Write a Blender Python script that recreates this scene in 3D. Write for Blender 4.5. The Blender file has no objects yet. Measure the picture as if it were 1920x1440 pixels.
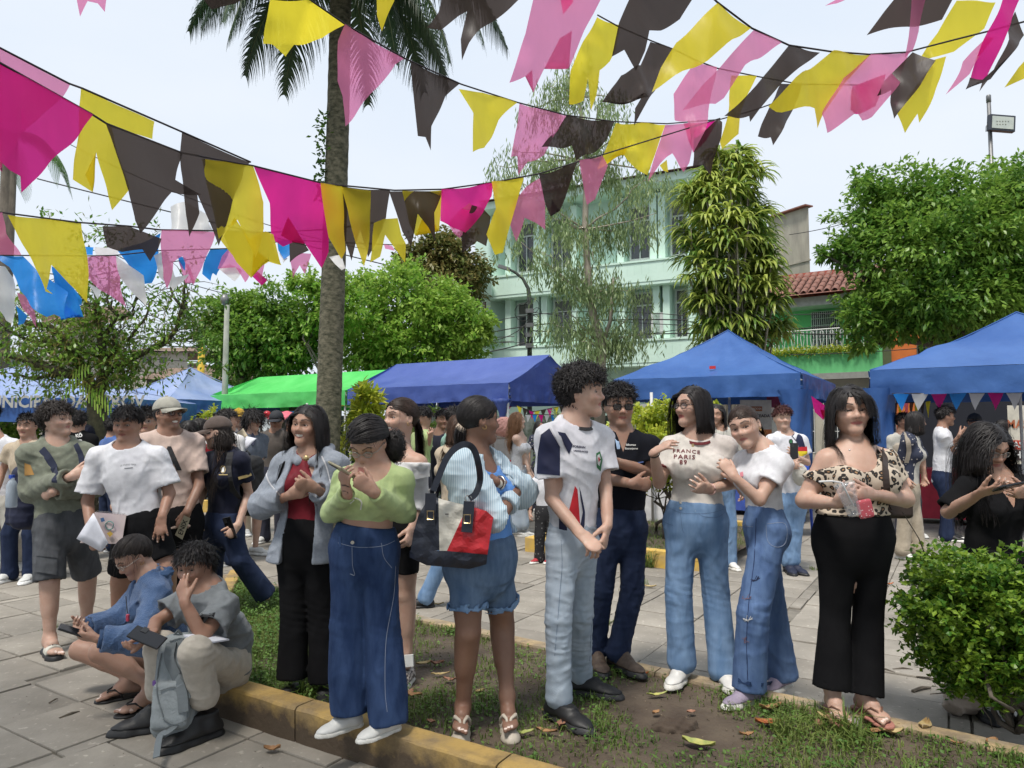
import bpy,bmesh,math,random,time
import numpy as np
from mathutils import Vector,Matrix,noise
from mathutils.bvhtree import BVHTree
T0=time.time()
R=math.radians
random.seed(7);RNG=np.random.default_rng(7)
scene=bpy.context.scene
COL=scene.collection
# ---------------------------------------------------------------- camera
FPX,PITCH,CAMZ=1331.0,R(3.57),1.40
cd=bpy.data.cameras.new('camera');cam=bpy.data.objects.new('camera',cd);COL.objects.link(cam)
cam.location=(0,0,CAMZ);cam.rotation_euler=(math.pi/2+PITCH,0,0)
cd.sensor_width=36;cd.lens=FPX/1920*36;cd.clip_start=0.05;cd.clip_end=2000
scene.camera=cam
# ---------------------------------------------------------------- world and sun
w=bpy.data.worlds.new('World');scene.world=w;w.use_nodes=True
nt=w.node_tree;nt.nodes.clear()
SUN_EL,SUN_AZ=R(66),R(208)
sky=nt.nodes.new('ShaderNodeTexSky');sky.sky_type='NISHITA';sky.sun_disc=False
sky.sun_elevation=SUN_EL;sky.sun_rotation=SUN_AZ
tc=nt.nodes.new('ShaderNodeTexCoord');mp=nt.nodes.new('ShaderNodeMapping');mp.inputs['Scale'].default_value=(1,1,3.0)
nz=nt.nodes.new('ShaderNodeTexNoise');nz.inputs['Scale'].default_value=1.6;nz.inputs['Detail'].default_value=5;nz.inputs['Roughness'].default_value=.5
rp=nt.nodes.new('ShaderNodeValToRGB');rp.color_ramp.elements[0].position=.3;rp.color_ramp.elements[1].position=.72
rp.color_ramp.elements[0].color=(5.6,6.3,7.25,1);rp.color_ramp.elements[1].color=(6.5,6.9,7.4,1)
mx=nt.nodes.new('ShaderNodeMix');mx.data_type='RGBA';mx.inputs[0].default_value=.93
bg=nt.nodes.new('ShaderNodeBackground');bg.inputs['Strength'].default_value=.1
wo=nt.nodes.new('ShaderNodeOutputWorld')
nt.links.new(tc.outputs['Generated'],mp.inputs[0]);nt.links.new(mp.outputs[0],nz.inputs['Vector'])
nt.links.new(nz.outputs[0],rp.inputs[0]);nt.links.new(sky.outputs[0],mx.inputs[6]);nt.links.new(rp.outputs[0],mx.inputs[7])
nt.links.new(mx.outputs[2],bg.inputs[0]);nt.links.new(bg.outputs[0],wo.inputs[0])
sl=bpy.data.lights.new('sun','SUN');sl.energy=2.9;sl.angle=R(12);sl.color=(1,.95,.88)
so=bpy.data.objects.new('sun',sl);COL.objects.link(so)
sd=Vector((math.sin(SUN_AZ)*math.cos(SUN_EL),math.cos(SUN_AZ)*math.cos(SUN_EL),math.sin(SUN_EL)))
so.rotation_euler=(-sd).to_track_quat('-Z','Y').to_euler()
vs=scene.view_settings;scene.display_settings.display_device='sRGB'
vs.view_transform='Standard';vs.look='None';vs.gamma=1;vs.use_curve_mapping=False;vs.exposure=0.5
scene.cycles.use_denoising=True
scene.cycles.max_bounces=6;scene.cycles.transparent_max_bounces=16;scene.cycles.diffuse_bounces=3
scene.cycles.glossy_bounces=2;scene.cycles.transmission_bounces=4
scene.cycles.use_adaptive_sampling=True;scene.cycles.adaptive_threshold=.02
# ---------------------------------------------------------------- pixel -> world
CP,SP=math.cos(PITCH),math.sin(PITCH)
def P(px,py,Y):
 u,v=(px-960)/FPX,(720-py)/FPX
 s=Y/(CP-v*SP)
 return Vector((u*s,Y,CAMZ+(SP+v*CP)*s))
def G(px,py,z=0.0):
 u,v=(px-960)/FPX,(720-py)/FPX
 s=(z-CAMZ)/(SP+v*CP)
 return Vector((u*s,(CP-v*SP)*s,z))
def link(o,parent=None,label=None,cat=None,group=None,kind=None):
 COL.objects.link(o)
 if parent is not None:o.parent=parent
 if label:o['label']=label
 if cat:o['category']=cat
 if group:o['group']=group
 if kind:o['kind']=kind
 return o
def empty(name,loc=(0,0,0),label=None,cat=None,group=None,parent=None):
 o=bpy.data.objects.new(name,None);o.empty_display_size=.1;o.location=loc
 link(o,None,label,cat,group)
 if parent is not None:finish(o,parent)
 return o
def finish(o,parent):
 if parent is not None:
  o.parent=parent
  m=Matrix.Translation(root_loc(parent))
  o.matrix_parent_inverse=m.inverted()
 return o
def root_loc(p):return Vector(p.location)
def meshn(name,V,F,mat=None,parent=None,smooth=True,attrs=None,**kw):
 """V (n,3) float, F (m,k) int; world coordinates"""
 me=bpy.data.meshes.new(name)
 V=np.ascontiguousarray(V,dtype=np.float32);F=np.ascontiguousarray(F,dtype=np.int32)
 k=F.shape[1] if len(F) else 3
 me.vertices.add(len(V));me.vertices.foreach_set('co',V.ravel())
 me.loops.add(F.size);me.loops.foreach_set('vertex_index',F.ravel())
 me.polygons.add(len(F));me.polygons.foreach_set('loop_start',np.arange(0,F.size,k,dtype=np.int32))
 me.polygons.foreach_set('loop_total',np.full(len(F),k,dtype=np.int32))
 me.polygons.foreach_set('use_smooth',np.full(len(F),smooth))
 me.update(calc_edges=True)
 if attrs:
  for an,av in attrs.items():
   at=me.attributes.new(an,'FLOAT','POINT');at.data.foreach_set('value',np.asarray(av,dtype=np.float32))
 if mat is not None:
  for m in(mat if isinstance(mat,(list,tuple)) else[mat]):me.materials.append(m)
 o=bpy.data.objects.new(name,me)
 link(o,None,**kw)
 return finish(o,parent)
class MB:
 """collects triangles/quads"""
 def __init__(s):s.v=[];s.f=[]
 def add(s,vs_,fs_):
  n=len(s.v);s.v.extend([tuple(a) for a in vs_]);s.f.extend([tuple(i+n for i in f) for f in fs_]);return s
 def box(s,c,size,rz=0.0,M=None):
  hx,hy,hz=size[0]/2,size[1]/2,size[2]/2
  vs_=[Vector((x,y,z)) for x in(-hx,hx) for y in(-hy,hy) for z in(-hz,hz)]
  m=(Matrix(np.array(M).tolist()) if not isinstance(M,Matrix) else M) if M is not None else Matrix.Rotation(rz,3,'Z')
  c=Vector(c)
  return s.add([c+m@v for v in vs_],[(0,1,3,2),(4,6,7,5),(0,4,5,1),(2,3,7,6),(0,2,6,4),(1,5,7,3)])
 def quad(s,a,b,c,d):return s.add([a,b,c,d],[(0,1,2,3)])
 def tube(s,pts,r,n=6,cap=True):
  pts=[Vector(p) for p in pts];m=len(pts)
  rs=r if isinstance(r,(list,tuple)) else[r]*m
  up=Vector((0,0,1));rings=[]
  for i,p in enumerate(pts):
   d=(pts[min(i+1,m-1)]-pts[max(i-1,0)])
   if d.length<1e-9:d=Vector((0,0,1))
   d.normalize()
   a=d.cross(up)
   if a.length<.05:a=d.cross(Vector((1,0,0)))
   a.normalize();b=d.cross(a)
   rings.append([p+(a*math.cos(2*math.pi*k/n)+b*math.sin(2*math.pi*k/n))*rs[i] for k in range(n)])
  vs_=[v for rg in rings for v in rg]
  fs_=[(i*n+k,i*n+(k+1)%n,(i+1)*n+(k+1)%n,(i+1)*n+k) for i in range(m-1) for k in range(n)]
  if cap:fs_+=[tuple(range(n-1,-1,-1)),tuple((m-1)*n+k for k in range(n))]
  return s.add(vs_,fs_)
 def lathe(s,prof,c,n=16,M=None):
  c=Vector(c);vs_=[];m=M or Matrix.Identity(3)
  for(r,z) in prof:
   for k in range(n):
    a=2*math.pi*k/n;vs_.append(c+m@Vector((r*math.cos(a),r*math.sin(a),z)))
  fs_=[(i*n+k,i*n+(k+1)%n,(i+1)*n+(k+1)%n,(i+1)*n+k) for i in range(len(prof)-1) for k in range(n)]
  fs_+=[tuple(range(n-1,-1,-1)),tuple((len(prof)-1)*n+k for k in range(n))]
  return s.add(vs_,fs_)
 def build(s,name,mat,parent=None,smooth=False,bevel=0,**kw):
  me=bpy.data.meshes.new(name);me.from_pydata(s.v,[],s.f);me.update()
  if smooth:me.polygons.foreach_set('use_smooth',[True]*len(me.polygons))
  if mat is not None:
   for m in(mat if isinstance(mat,(list,tuple)) else[mat]):me.materials.append(m)
  o=bpy.data.objects.new(name,me);link(o,None,**kw)
  if bevel:
   bm=bmesh.new();bm.from_mesh(me)
   bmesh.ops.bevel(bm,geom=bm.edges[:],offset=bevel,segments=1,affect='EDGES',clamp_overlap=True)
   bm.to_mesh(me);bm.free()
  return finish(o,parent)
def sheet(name,pts3,mat,parent=None,cuts=2,disp=None,thick=0,smooth=True,**kw):
 """filled polygon through 3D points, subdivided and displaced by disp(co)->Vector"""
 bm=bmesh.new()
 vs_=[bm.verts.new(p) for p in pts3]
 f=bm.faces.new(vs_)
 bmesh.ops.triangulate(bm,faces=[f],ngon_method='BEAUTY')
 for _ in range(cuts):
  bmesh.ops.subdivide_edges(bm,edges=bm.edges[:],cuts=1,use_grid_fill=True)
 if disp:
  for v in bm.verts:v.co+=disp(v.co)
 if thick:
  bmesh.ops.recalc_face_normals(bm,faces=bm.faces[:])
  bmesh.ops.solidify(bm,geom=bm.faces[:],thickness=thick)
 me=bpy.data.meshes.new(name);bm.to_mesh(me);bm.free()
 if smooth:me.polygons.foreach_set('use_smooth',[True]*len(me.polygons))
 me.materials.append(mat)
 o=bpy.data.objects.new(name,me);link(o,None,**kw)
 return finish(o,parent)
def copy_tree(o,parent=None,loc=None,rotz=None,label=None):
 c=o.copy();COL.objects.link(c);c.parent=parent
 if loc is not None:c.location=loc
 if rotz is not None:c.rotation_euler.z=rotz
 if label:c['label']=label
 for ch in list(o.children):
  d=copy_tree(ch,c)
 return c
MATS={}
def srgb(r,g=None,b=None):
 if g is None:r,g,b=r
 f=lambda c:((c/255+.055)/1.055)**2.4 if c/255>.04045 else c/255/12.92
 return(f(r),f(g),f(b))
def mat(name,col,rough=.7,col2=None,scale=8,detail=4,amt=None,bump=0,bscale=None,metal=0,spec=.5,trans=0,coords='Object',stretch=(1,1,1),lo=.35,hi=.65,sheen=0,alpha=1,sss=0,wr=0):
 if name in MATS:return MATS[name]
 m=bpy.data.materials.new(name);m.use_nodes=True;nt=m.node_tree;N=nt.nodes;L=nt.links
 b=N['Principled BSDF'];b.inputs['Roughness'].default_value=rough;b.inputs['Metallic'].default_value=metal
 b.inputs['Specular IOR Level'].default_value=spec
 if sheen:b.inputs['Sheen Weight'].default_value=sheen
 col=tuple(col)[:3]
 if col2 is None:col2=tuple(c*.82 for c in col)
 t=N.new('ShaderNodeTexCoord');mp=N.new('ShaderNodeMapping');mp.inputs['Scale'].default_value=stretch
 L.new(t.outputs[coords],mp.inputs[0])
 n=N.new('ShaderNodeTexNoise');n.inputs['Scale'].default_value=scale;n.inputs['Detail'].default_value=detail
 n.inputs['Roughness'].default_value=.6
 L.new(mp.outputs[0],n.inputs['Vector'])
 r=N.new('ShaderNodeValToRGB');r.color_ramp.elements[0].position=lo;r.color_ramp.elements[1].position=hi
 r.color_ramp.elements[0].color=(*col,1);r.color_ramp.elements[1].color=(*col2[:3],1)
 L.new(n.outputs['Fac'],r.inputs[0]);L.new(r.outputs[0],b.inputs['Base Color'])
 if bump:
  n2=N.new('ShaderNodeTexNoise');n2.inputs['Scale'].default_value=bscale or scale*4;n2.inputs['Detail'].default_value=4
  L.new(mp.outputs[0],n2.inputs['Vector'])
  bp=N.new('ShaderNodeBump');bp.inputs['Strength'].default_value=bump;bp.inputs['Distance'].default_value=.01
  L.new(n2.outputs['Fac'],bp.inputs['Height']);L.new(bp.outputs[0],b.inputs['Normal'])
  if wr:
   n3=N.new('ShaderNodeTexNoise');n3.noise_type='RIDGED_MULTIFRACTAL';n3.inputs['Scale'].default_value=6.5;n3.inputs['Detail'].default_value=3;n3.inputs['Distortion'].default_value=1.2;m3=N.new('ShaderNodeMapping');m3.inputs['Scale'].default_value=(1.3,1.3,.8);m3.inputs['Rotation'].default_value=(.5,.4,.3);L.new(t.outputs[coords],m3.inputs[0]);L.new(m3.outputs[0],n3.inputs['Vector'])
   b3=N.new('ShaderNodeBump');b3.inputs['Strength'].default_value=wr;b3.inputs['Distance'].default_value=.018;L.new(n3.outputs['Fac'],b3.inputs['Height']);L.new(bp.outputs[0],b3.inputs['Normal']);L.new(b3.outputs[0],b.inputs['Normal'])
 if trans:
  tr=N.new('ShaderNodeBsdfTranslucent');L.new(r.outputs[0],tr.inputs[0])
  ms=N.new('ShaderNodeMixShader');ms.inputs[0].default_value=trans
  L.new(b.outputs[0],ms.inputs[1]);L.new(tr.outputs[0],ms.inputs[2]);L.new(ms.outputs[0],N['Material Output'].inputs[0])
 if alpha<1:b.inputs['Alpha'].default_value=alpha
 if sss:
  b.inputs['Subsurface Weight'].default_value=sss;b.inputs['Subsurface Radius'].default_value=(.02,.008,.004);b.inputs['Subsurface Scale'].default_value=.3
 MATS[name]=m
 return m
def attr_mix(m,attr,col,rough=None):
 """blend the base colour towards col where a vertex attribute says so (lips, brows, nails, dye)"""
 nt=m.node_tree;N=nt.nodes;L=nt.links;b=N['Principled BSDF']
 src=b.inputs['Base Color'].links[0].from_socket
 a=N.new('ShaderNodeAttribute');a.attribute_name=attr
 x=N.new('ShaderNodeMix');x.data_type='RGBA';L.new(a.outputs['Fac'],x.inputs[0]);L.new(src,x.inputs[6]);x.inputs[7].default_value=(*col,1)
 for lk in list(src.links):
  if lk.to_node!=x:
   L.new(x.outputs[2],lk.to_socket)
 return m
def asmat(c,rough=.7,**kw):
 if isinstance(c,tuple):return mat('plain_%d_%d_%d'%tuple(int(x*1000) for x in c),c,rough,**kw)
 return c
A3=lambda v:np.array([v[0],v[1],v[2]],dtype=np.float64)
def unit(v):
 v=A3(v);n=np.linalg.norm(v);return v/n if n>1e-9 else np.array([0,0,1.0])
class SDF:
 def __init__(s):s.p=[]
 def cone(s,a,b,ra,rb,k=.02,flat=1,side=None,cut0=False,cut1=False,op='u',bulge=0,curve=0,nd=None):
  a=A3(a);b=A3(b);ab=b-a;L2=max(ab@ab,1e-9);u=ab/math.sqrt(L2)
  if side is not None:
   sd_=A3(side);sd_=unit(sd_-u*(sd_@u));n_=np.cross(u,sd_)
  rm=max(ra,rb)+abs(bulge)
  lo=np.minimum(a,b)-rm;hi=np.maximum(a,b)+rm
  def fn(X,Y,Z):
   x=X-a[0];y=Y-a[1];z=Z-a[2]
   t0=(x*ab[0]+y*ab[1]+z*ab[2])/L2
   t=np.clip(t0,0,1)
   r=ra+(rb-ra)*t
   if bulge:r=r+bulge*np.sin(np.pi*t)
   x=x-ab[0]*t;y=y-ab[1]*t;z=z-ab[2]*t
   if side is None or flat==1:d=np.sqrt(x*x+y*y+z*z)-r
   else:
    qs=x*sd_[0]+y*sd_[1]+z*sd_[2];qn=(x*n_[0]+y*n_[1]+z*n_[2])/flat;qa=x*u[0]+y*u[1]+z*u[2]
    d=np.sqrt(qs*qs+qn*qn+qa*qa)-r
   if nd:
    d=d+nd(t0,X,Y,Z)
   if cut0:d=np.maximum(d,-t0*math.sqrt(L2))
   if cut1:d=np.maximum(d,(t0-1)*math.sqrt(L2))
   return d
  s.p.append((op,fn,lo,hi,k));return s
 def ell(s,c,rad,M=None,k=.02,op='u'):
  c=A3(c);rad=np.array(rad,float);Mx=np.eye(3) if M is None else np.array(M,float)
  ext=np.sqrt(((Mx.T*rad)**2).sum(1));lo=c-ext;hi=c+ext
  def fn(X,Y,Z):
   x=X-c[0];y=Y-c[1];z=Z-c[2]
   q=[(x*Mx[i,0]+y*Mx[i,1]+z*Mx[i,2])/rad[i] for i in range(3)]
   k0=np.sqrt(q[0]**2+q[1]**2+q[2]**2)+1e-9
   k1=np.sqrt((q[0]/rad[0])**2+(q[1]/rad[1])**2+(q[2]/rad[2])**2)+1e-9
   return k0*(k0-1)/k1
  s.p.append((op,fn,lo,hi,k));return s
 def box(s,c,half,M=None,rnd=.005,k=.004,op='u'):
  c=A3(c);half=np.array(half,float)-rnd;Mx=np.eye(3) if M is None else np.array(M,float)
  ext=(np.abs(Mx.T)*(half+rnd)).sum(1);lo=c-ext;hi=c+ext
  def fn(X,Y,Z):
   x=X-c[0];y=Y-c[1];z=Z-c[2]
   q=[np.abs(x*Mx[i,0]+y*Mx[i,1]+z*Mx[i,2])-half[i] for i in range(3)]
   out=np.sqrt(sum(np.maximum(v,0)**2 for v in q))
   return out+np.minimum(np.maximum(q[0],np.maximum(q[1],q[2])),0)-rnd
  s.p.append((op,fn,lo,hi,k));return s
 def plane(s,c,n,k=.003):
  c=A3(c);n=unit(n)
  s.p.append(('i',lambda X,Y,Z:(X-c[0])*n[0]+(Y-c[1])*n[1]+(Z-c[2])*n[2],None,None,k));return s
 def func(s,fn,op='d'):s.p.append((op,fn,None,None,0));return s
 def bounds(s):
  b=[(p[2],p[3]) for p in s.p if p[0]=='u']
  return np.min([x[0] for x in b],0),np.max([x[1] for x in b],0)
 def field(s,lo,hi,h):
  n=np.maximum(np.ceil((hi-lo)/h).astype(int)+1,4)
  ax=[lo[i]+h*np.arange(n[i]) for i in range(3)]
  F=np.full(n,.5,dtype=np.float32)
  for op,fn,plo,phi,k in s.p:
   if plo is None:i0=[0,0,0];i1=list(n)
   else:
    m=k+2.5*h+.004
    i0=[max(0,int(math.floor((plo[i]-m-lo[i])/h))) for i in range(3)]
    i1=[min(n[i],int(math.ceil((phi[i]+m-lo[i])/h))+1) for i in range(3)]
    if any(i1[i]<=i0[i] for i in range(3)):continue
   sl_=tuple(slice(i0[i],i1[i]) for i in range(3))
   X=ax[0][sl_[0]][:,None,None].astype(np.float32);Y=ax[1][sl_[1]][None,:,None].astype(np.float32);Z=ax[2][sl_[2]][None,None,:].astype(np.float32)
   f=F[sl_]
   if op=='d':
    msk=np.abs(f)<.05
    XX,YY,ZZ=np.broadcast_arrays(X,Y,Z)
    f[msk]+=fn(XX[msk],YY[msk],ZZ[msk]).astype(np.float32);continue
   d=fn(X,Y,Z)
   if op=='u':
    hh=np.maximum(k-np.abs(f-d),0)/max(k,1e-6);f[...]=np.minimum(f,d)-hh*hh*k*.25
   elif op=='s':
    d=-d;hh=np.maximum(k-np.abs(f-d),0)/max(k,1e-6);f[...]=np.maximum(f,d)+hh*hh*k*.25
   else:
    hh=np.maximum(k-np.abs(f-d),0)/max(k,1e-6);f[...]=np.maximum(f,d)+hh*hh*k*.25
  return F
 def mesh(s,h,fine=()):
  """fine: list of (lo, hi, h) boxes meshed more finely"""
  lo,hi=s.bounds();lo=lo-2*h;hi=hi+2*h
  VS,FS,n=[],[],0
  for(a,b,fh) in fine:
   a=np.maximum(a,lo);b=np.minimum(b,hi)
   V,F=surface_net(s.field(a-fh,b+fh,fh),a-fh,fh,keep=(a-1e-6,b+1e-6))
   VS.append(V);FS.append(F+n);n+=len(V)
  V,F=surface_net(s.field(lo,hi,h),lo,h,drop=[(a+h*1.7,b-h*1.7) for(a,b,fh) in fine])
  VS.append(V);FS.append(F+n)
  return np.vstack(VS),np.vstack(FS)
EDG=[((0,0,0),(1,0,0)),((0,1,0),(1,1,0)),((0,0,1),(1,0,1)),((0,1,1),(1,1,1)),((0,0,0),(0,1,0)),((1,0,0),(1,1,0)),((0,0,1),(0,1,1)),((1,0,1),(1,1,1)),((0,0,0),(0,0,1)),((1,0,0),(1,0,1)),((0,1,0),(0,1,1)),((1,1,0),(1,1,1))]
def surface_net(F,org,h,keep=None,drop=()):
 S=F<0
 c=np.zeros(tuple(x-1 for x in F.shape),np.uint8)
 for i in(0,1):
  for j in(0,1):
   for k in(0,1):c+=S[i:F.shape[0]-1+i,j:F.shape[1]-1+j,k:F.shape[2]-1+k]
 act=(c>0)&(c<8)
 idx=np.argwhere(act)
 if len(idx)==0:return np.zeros((0,3)),np.zeros((0,4),int)
 ctr=org+(idx+.5)*h
 ok=np.ones(len(idx),bool)
 if keep is not None:ok&=np.all((ctr>=keep[0])&(ctr<=keep[1]),1)
 for a,b in drop:ok&=~np.all((ctr>a)&(ctr<b),1)
 idx=idx[ok]
 if len(idx)==0:return np.zeros((0,3)),np.zeros((0,4),int)
 cid=np.full(act.shape,-1,np.int32);cid[tuple(idx.T)]=np.arange(len(idx))
 acc=np.zeros((len(idx),3));cnt=np.zeros(len(idx))
 for a,b in EDG:
  fa=F[idx[:,0]+a[0],idx[:,1]+a[1],idx[:,2]+a[2]];fb=F[idx[:,0]+b[0],idx[:,1]+b[1],idx[:,2]+b[2]]
  m=(fa<0)!=(fb<0)
  t=(fa/(fa-fb+1e-20))[m][:,None]
  acc[m]+=np.array(a)+t*(np.array(b)-np.array(a));cnt[m]+=1
 V=org+(idx+acc/cnt[:,None])*h
 FS=[]
 for ax in range(3):
  o1,o2=[(1,2),(2,0),(0,1)][ax]
  sa=[slice(None)]*3;sb=[slice(None)]*3;sa[ax]=slice(0,-1);sb[ax]=slice(1,None)
  A=S[tuple(sa)];B=S[tuple(sb)]
  ch=A!=B
  ij=np.argwhere(ch)
  m=(ij[:,o1]>=1)&(ij[:,o2]>=1)&(ij[:,o1]<F.shape[o1]-1)&(ij[:,o2]<F.shape[o2]-1)
  ij=ij[m]
  if not len(ij):continue
  e1=np.zeros(3,int);e1[o1]=1;e2=np.zeros(3,int);e2[o2]=1
  q=[cid[tuple((ij-d).T)] for d in(e1*0,e1,e1+e2,e2)]
  q=np.stack(q,1)
  inside=A[tuple(ij.T)]
  good=np.all(q>=0,1);q=q[good];inside=inside[good]
  q[~inside]=q[~inside][:,::-1]
  FS.append(q)
 if not FS:return np.zeros((0,3)),np.zeros((0,4),int)
 return V,np.vstack(FS)
def smooth_v(V,F,it=1,lam=.5):
 A=np.concatenate([F.ravel(),np.roll(F,-1,1).ravel()]);Bq=np.concatenate([np.roll(F,-1,1).ravel(),F.ravel()])
 cnt=np.maximum(np.bincount(A,minlength=len(V)),1)
 for _ in range(it):
  acc=np.stack([np.bincount(A,weights=V[Bq,i],minlength=len(V)) for i in range(3)],1)
  V=V+lam*(acc/cnt[:,None]-V)
 return V
def folds(seed,amp=.005,freq=(50,50,22),warp=1.0):
 """cloth creases: ridged, domain-warped waves; freq in radians per metre"""
 r=np.random.default_rng(seed);ph=r.uniform(0,6.28,10);a1=r.uniform(-.6,.6,8)
 fx,fy,fz=freq
 def fn(X,Y,Z):
  wx=(np.sin(Z*fz*.55+X*fx*.30*a1[0]+ph[0])+.6*np.sin(Y*fy*.4+Z*fz*1.3+ph[6]))*1.6*warp;wy=(np.sin(X*fx*.35+Z*fz*.4+ph[1])+.5*np.sin(Z*fz*.9-Y*fy*.5+ph[7]))*1.6*warp
  a=np.sin(X*fx+Y*fy*.7+Z*fz*a1[1]+wx+ph[2]);b=np.sin(X*fx*.55*(1 if a1[2]>0 else-1)-Y*fy*.4+Z*fz*1.7+wy*1.2+ph[3]);c_=np.sin(X*fx*1.7*a1[3]+Z*fz*2.4+Y*fy*1.1+wx*1.5+ph[4])
  m=.45+.55*np.sin(X*9+ph[5]+Z*7)*np.sin(Z*11+ph[8]+Y*6)
  m2=1-.7*m
  ridge=(1-np.abs(a))**2.2*m*1.5+(1-np.abs(b))**2.2*m2*1.3+.12*c_
  return amp*(.55-ridge)
 return fn
UP=np.array([0,0,1.0])
def rotm(axis,ang):
 return np.array(Matrix.Rotation(ang,3,Vector(axis)))
class Person:pass
def skin_mat(tone):
 tones={'light':(.51,.335,.258),'mid':(.41,.248,.18),'tan':(.33,.187,.13),'dark':(.225,.125,.085),'fair':(.57,.40,.32)}
 nm='skin_'+tone
 if nm in MATS:return MATS[nm]
 c=tones[tone]
 m=mat(nm,c,.50,col2=(c[0]*.90,c[1]*.84,c[2]*.82),scale=14,detail=3,bump=.05,bscale=260,spec=.4)
 b=m.node_tree.nodes['Principled BSDF'];b.inputs['Subsurface Weight'].default_value=.12
 b.inputs['Subsurface Radius'].default_value=(1,.35,.2);b.inputs['Subsurface Scale'].default_value=.008
 attr_mix(m,'blush',(c[0]*1.0,c[1]*.72,c[2]*.68))
 attr_mix(m,'lip',(c[0]*.66,c[1]*.36,c[2]*.40))
 attr_mix(m,'redlip',(.28,.035,.04))
 attr_mix(m,'brow',(.018,.012,.01))
 attr_mix(m,'teeth',(.75,.7,.62))
 attr_mix(m,'nail',(.75,.62,.55))
 return m
def hair_mat(name,c,rough=.5):
 return mat('hair_'+name,c,rough,col2=tuple(x*1.7+.003 for x in c),scale=60,detail=2,spec=.3,stretch=(1,1,.15))
def foot_frame(yaw):
 f=np.array([math.sin(yaw),-math.cos(yaw),0]);return f,np.array([math.cos(yaw),math.sin(yaw),0])
def make_head(p,B,s):
 """adds the head to SDF B; records the head frame"""
 hh=s.get('hh',.135*s['H']*(1.0 if s['H']>1.5 else 1.06));p.hh=hh
 yaw,pitch,roll=R(s.get('hyaw',s.get('yaw',0))),R(s.get('hpitch',0)),R(s.get('hroll',0))
 f=np.array([math.sin(yaw),-math.cos(yaw),0]);x=np.array([math.cos(yaw),math.sin(yaw),0])
 Mp=rotm(x,pitch);f=Mp@f;u=Mp@UP
 Mr=rotm(f,roll);x=Mr@x;u=Mr@u
 if(np.cross(f,x)@u)>0:pass
 p.hx,p.hf,p.hu=x,f,u;c=A3(p.head);p.M=np.stack([x,f,u])
 fat=s.get('face',1.0)
 def q(a,b,c_):return c+hh*(x*a+f*b+u*c_)
 p.q=q;M=p.M
 def E(cc,rad,k=.02,op='u',MM=None):B.ell(q(*cc),[r*hh for r in rad],M if MM is None else MM,k=k*hh/.22,op=op)
 def C(a,b,ra,rb,k=.02,op='u',**kw):B.cone(q(*a),q(*b),ra*hh,rb*hh,k=k*hh/.22,op=op,**kw)
 E((0,-.07,.13),(.325*fat**.5,.405,.365),.01)
 E((0,.08,-.03),(.275*fat,.275,.40),.03)
 C((0,.12,-.10),(0,.225,-.375),.235*fat,.095*fat,.03)
 E((0,.275,-.405),(.075*fat,.06,.055),.03)
 for sg in(-1,1):
  jw=fat*(1 if s['sex']=='m' else.90)
  C((sg*.20*jw,.0,-.12),(sg*.172*jw,.05,-.28),.10,.072*jw,.03)
  C((sg*.172*jw,.05,-.28),(sg*.04,.235,-.415),.068*jw,.046,.03)
  E((sg*.165*fat,.225,-.12),(.10,.09,.085),.025)
  C((sg*.05,.305,.095),(sg*.20,.245,.10),.05,.04,.02)
 C((0,.30,.06),(0,.375,-.105),.035,.045,.018)
 E((0,.395,-.125),(.048,.045,.04),.012)
 for sg in(-1,1):
  E((sg*.052,.35,-.14),(.036,.04,.03),.010)
  E((sg*.135,.345,.005),(.085,.055,.062),.022,'s')
  E((sg*.135,.262,.0),(.070,.060,.056),.006)
  E((sg*.135,.318,-.002),(.058,.045,.0150 if not s.get('eyes_closed') else.004),.002,'s')
  E((sg*.330*fat**.5,-.06,-.02),(.045,.080,.125),.010)
  E((sg*.375*fat**.5,-.04,-.0),(.034,.045,.07),.006,'s')
 smile=s.get('smile',0)
 mz=-.262
 if s.get('teeth'):
  E((0,.325,mz),(.115,.075,.047),.008,'s')
  E((0,.262,mz+.012),(.10,.07,.034),.002)
 if s.get('mouth_open'):
  E((0,.34,mz-.005),(.055,.06,.026),.006,'s')
 wl=.085+.02*smile
 C((-wl,.280-.01*smile,mz+.012*smile+.010),(0,.316,mz+.020),.010,.019,.010);C((0,.316,mz+.020),(wl,.280-.01*smile,mz+.012*smile+.010),.019,.010,.010)
 dz=.03 if(s.get('teeth')) else(.018 if s.get('mouth_open') else 0)
 C((-wl*.8,.276,mz-.004-dz),(0,.305,mz-.020-dz),.010,.021,.010);C((0,.305,mz-.020-dz),(wl*.8,.276,mz-.004-dz),.021,.010,.010)
 nr=(.058 if s['sex']=='m' else.049)*s['H']/1.65*s.get('neckw',1)
 B.cone(q(0,-.15,-.16),p.neckb,nr*.92,nr*1.12,k=.025)
 p.neck_r=nr
 R_=hh*.62
 return(c-R_*np.array([.72,.72,.95]),c+R_*np.array([.72,.72,.9]))
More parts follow.
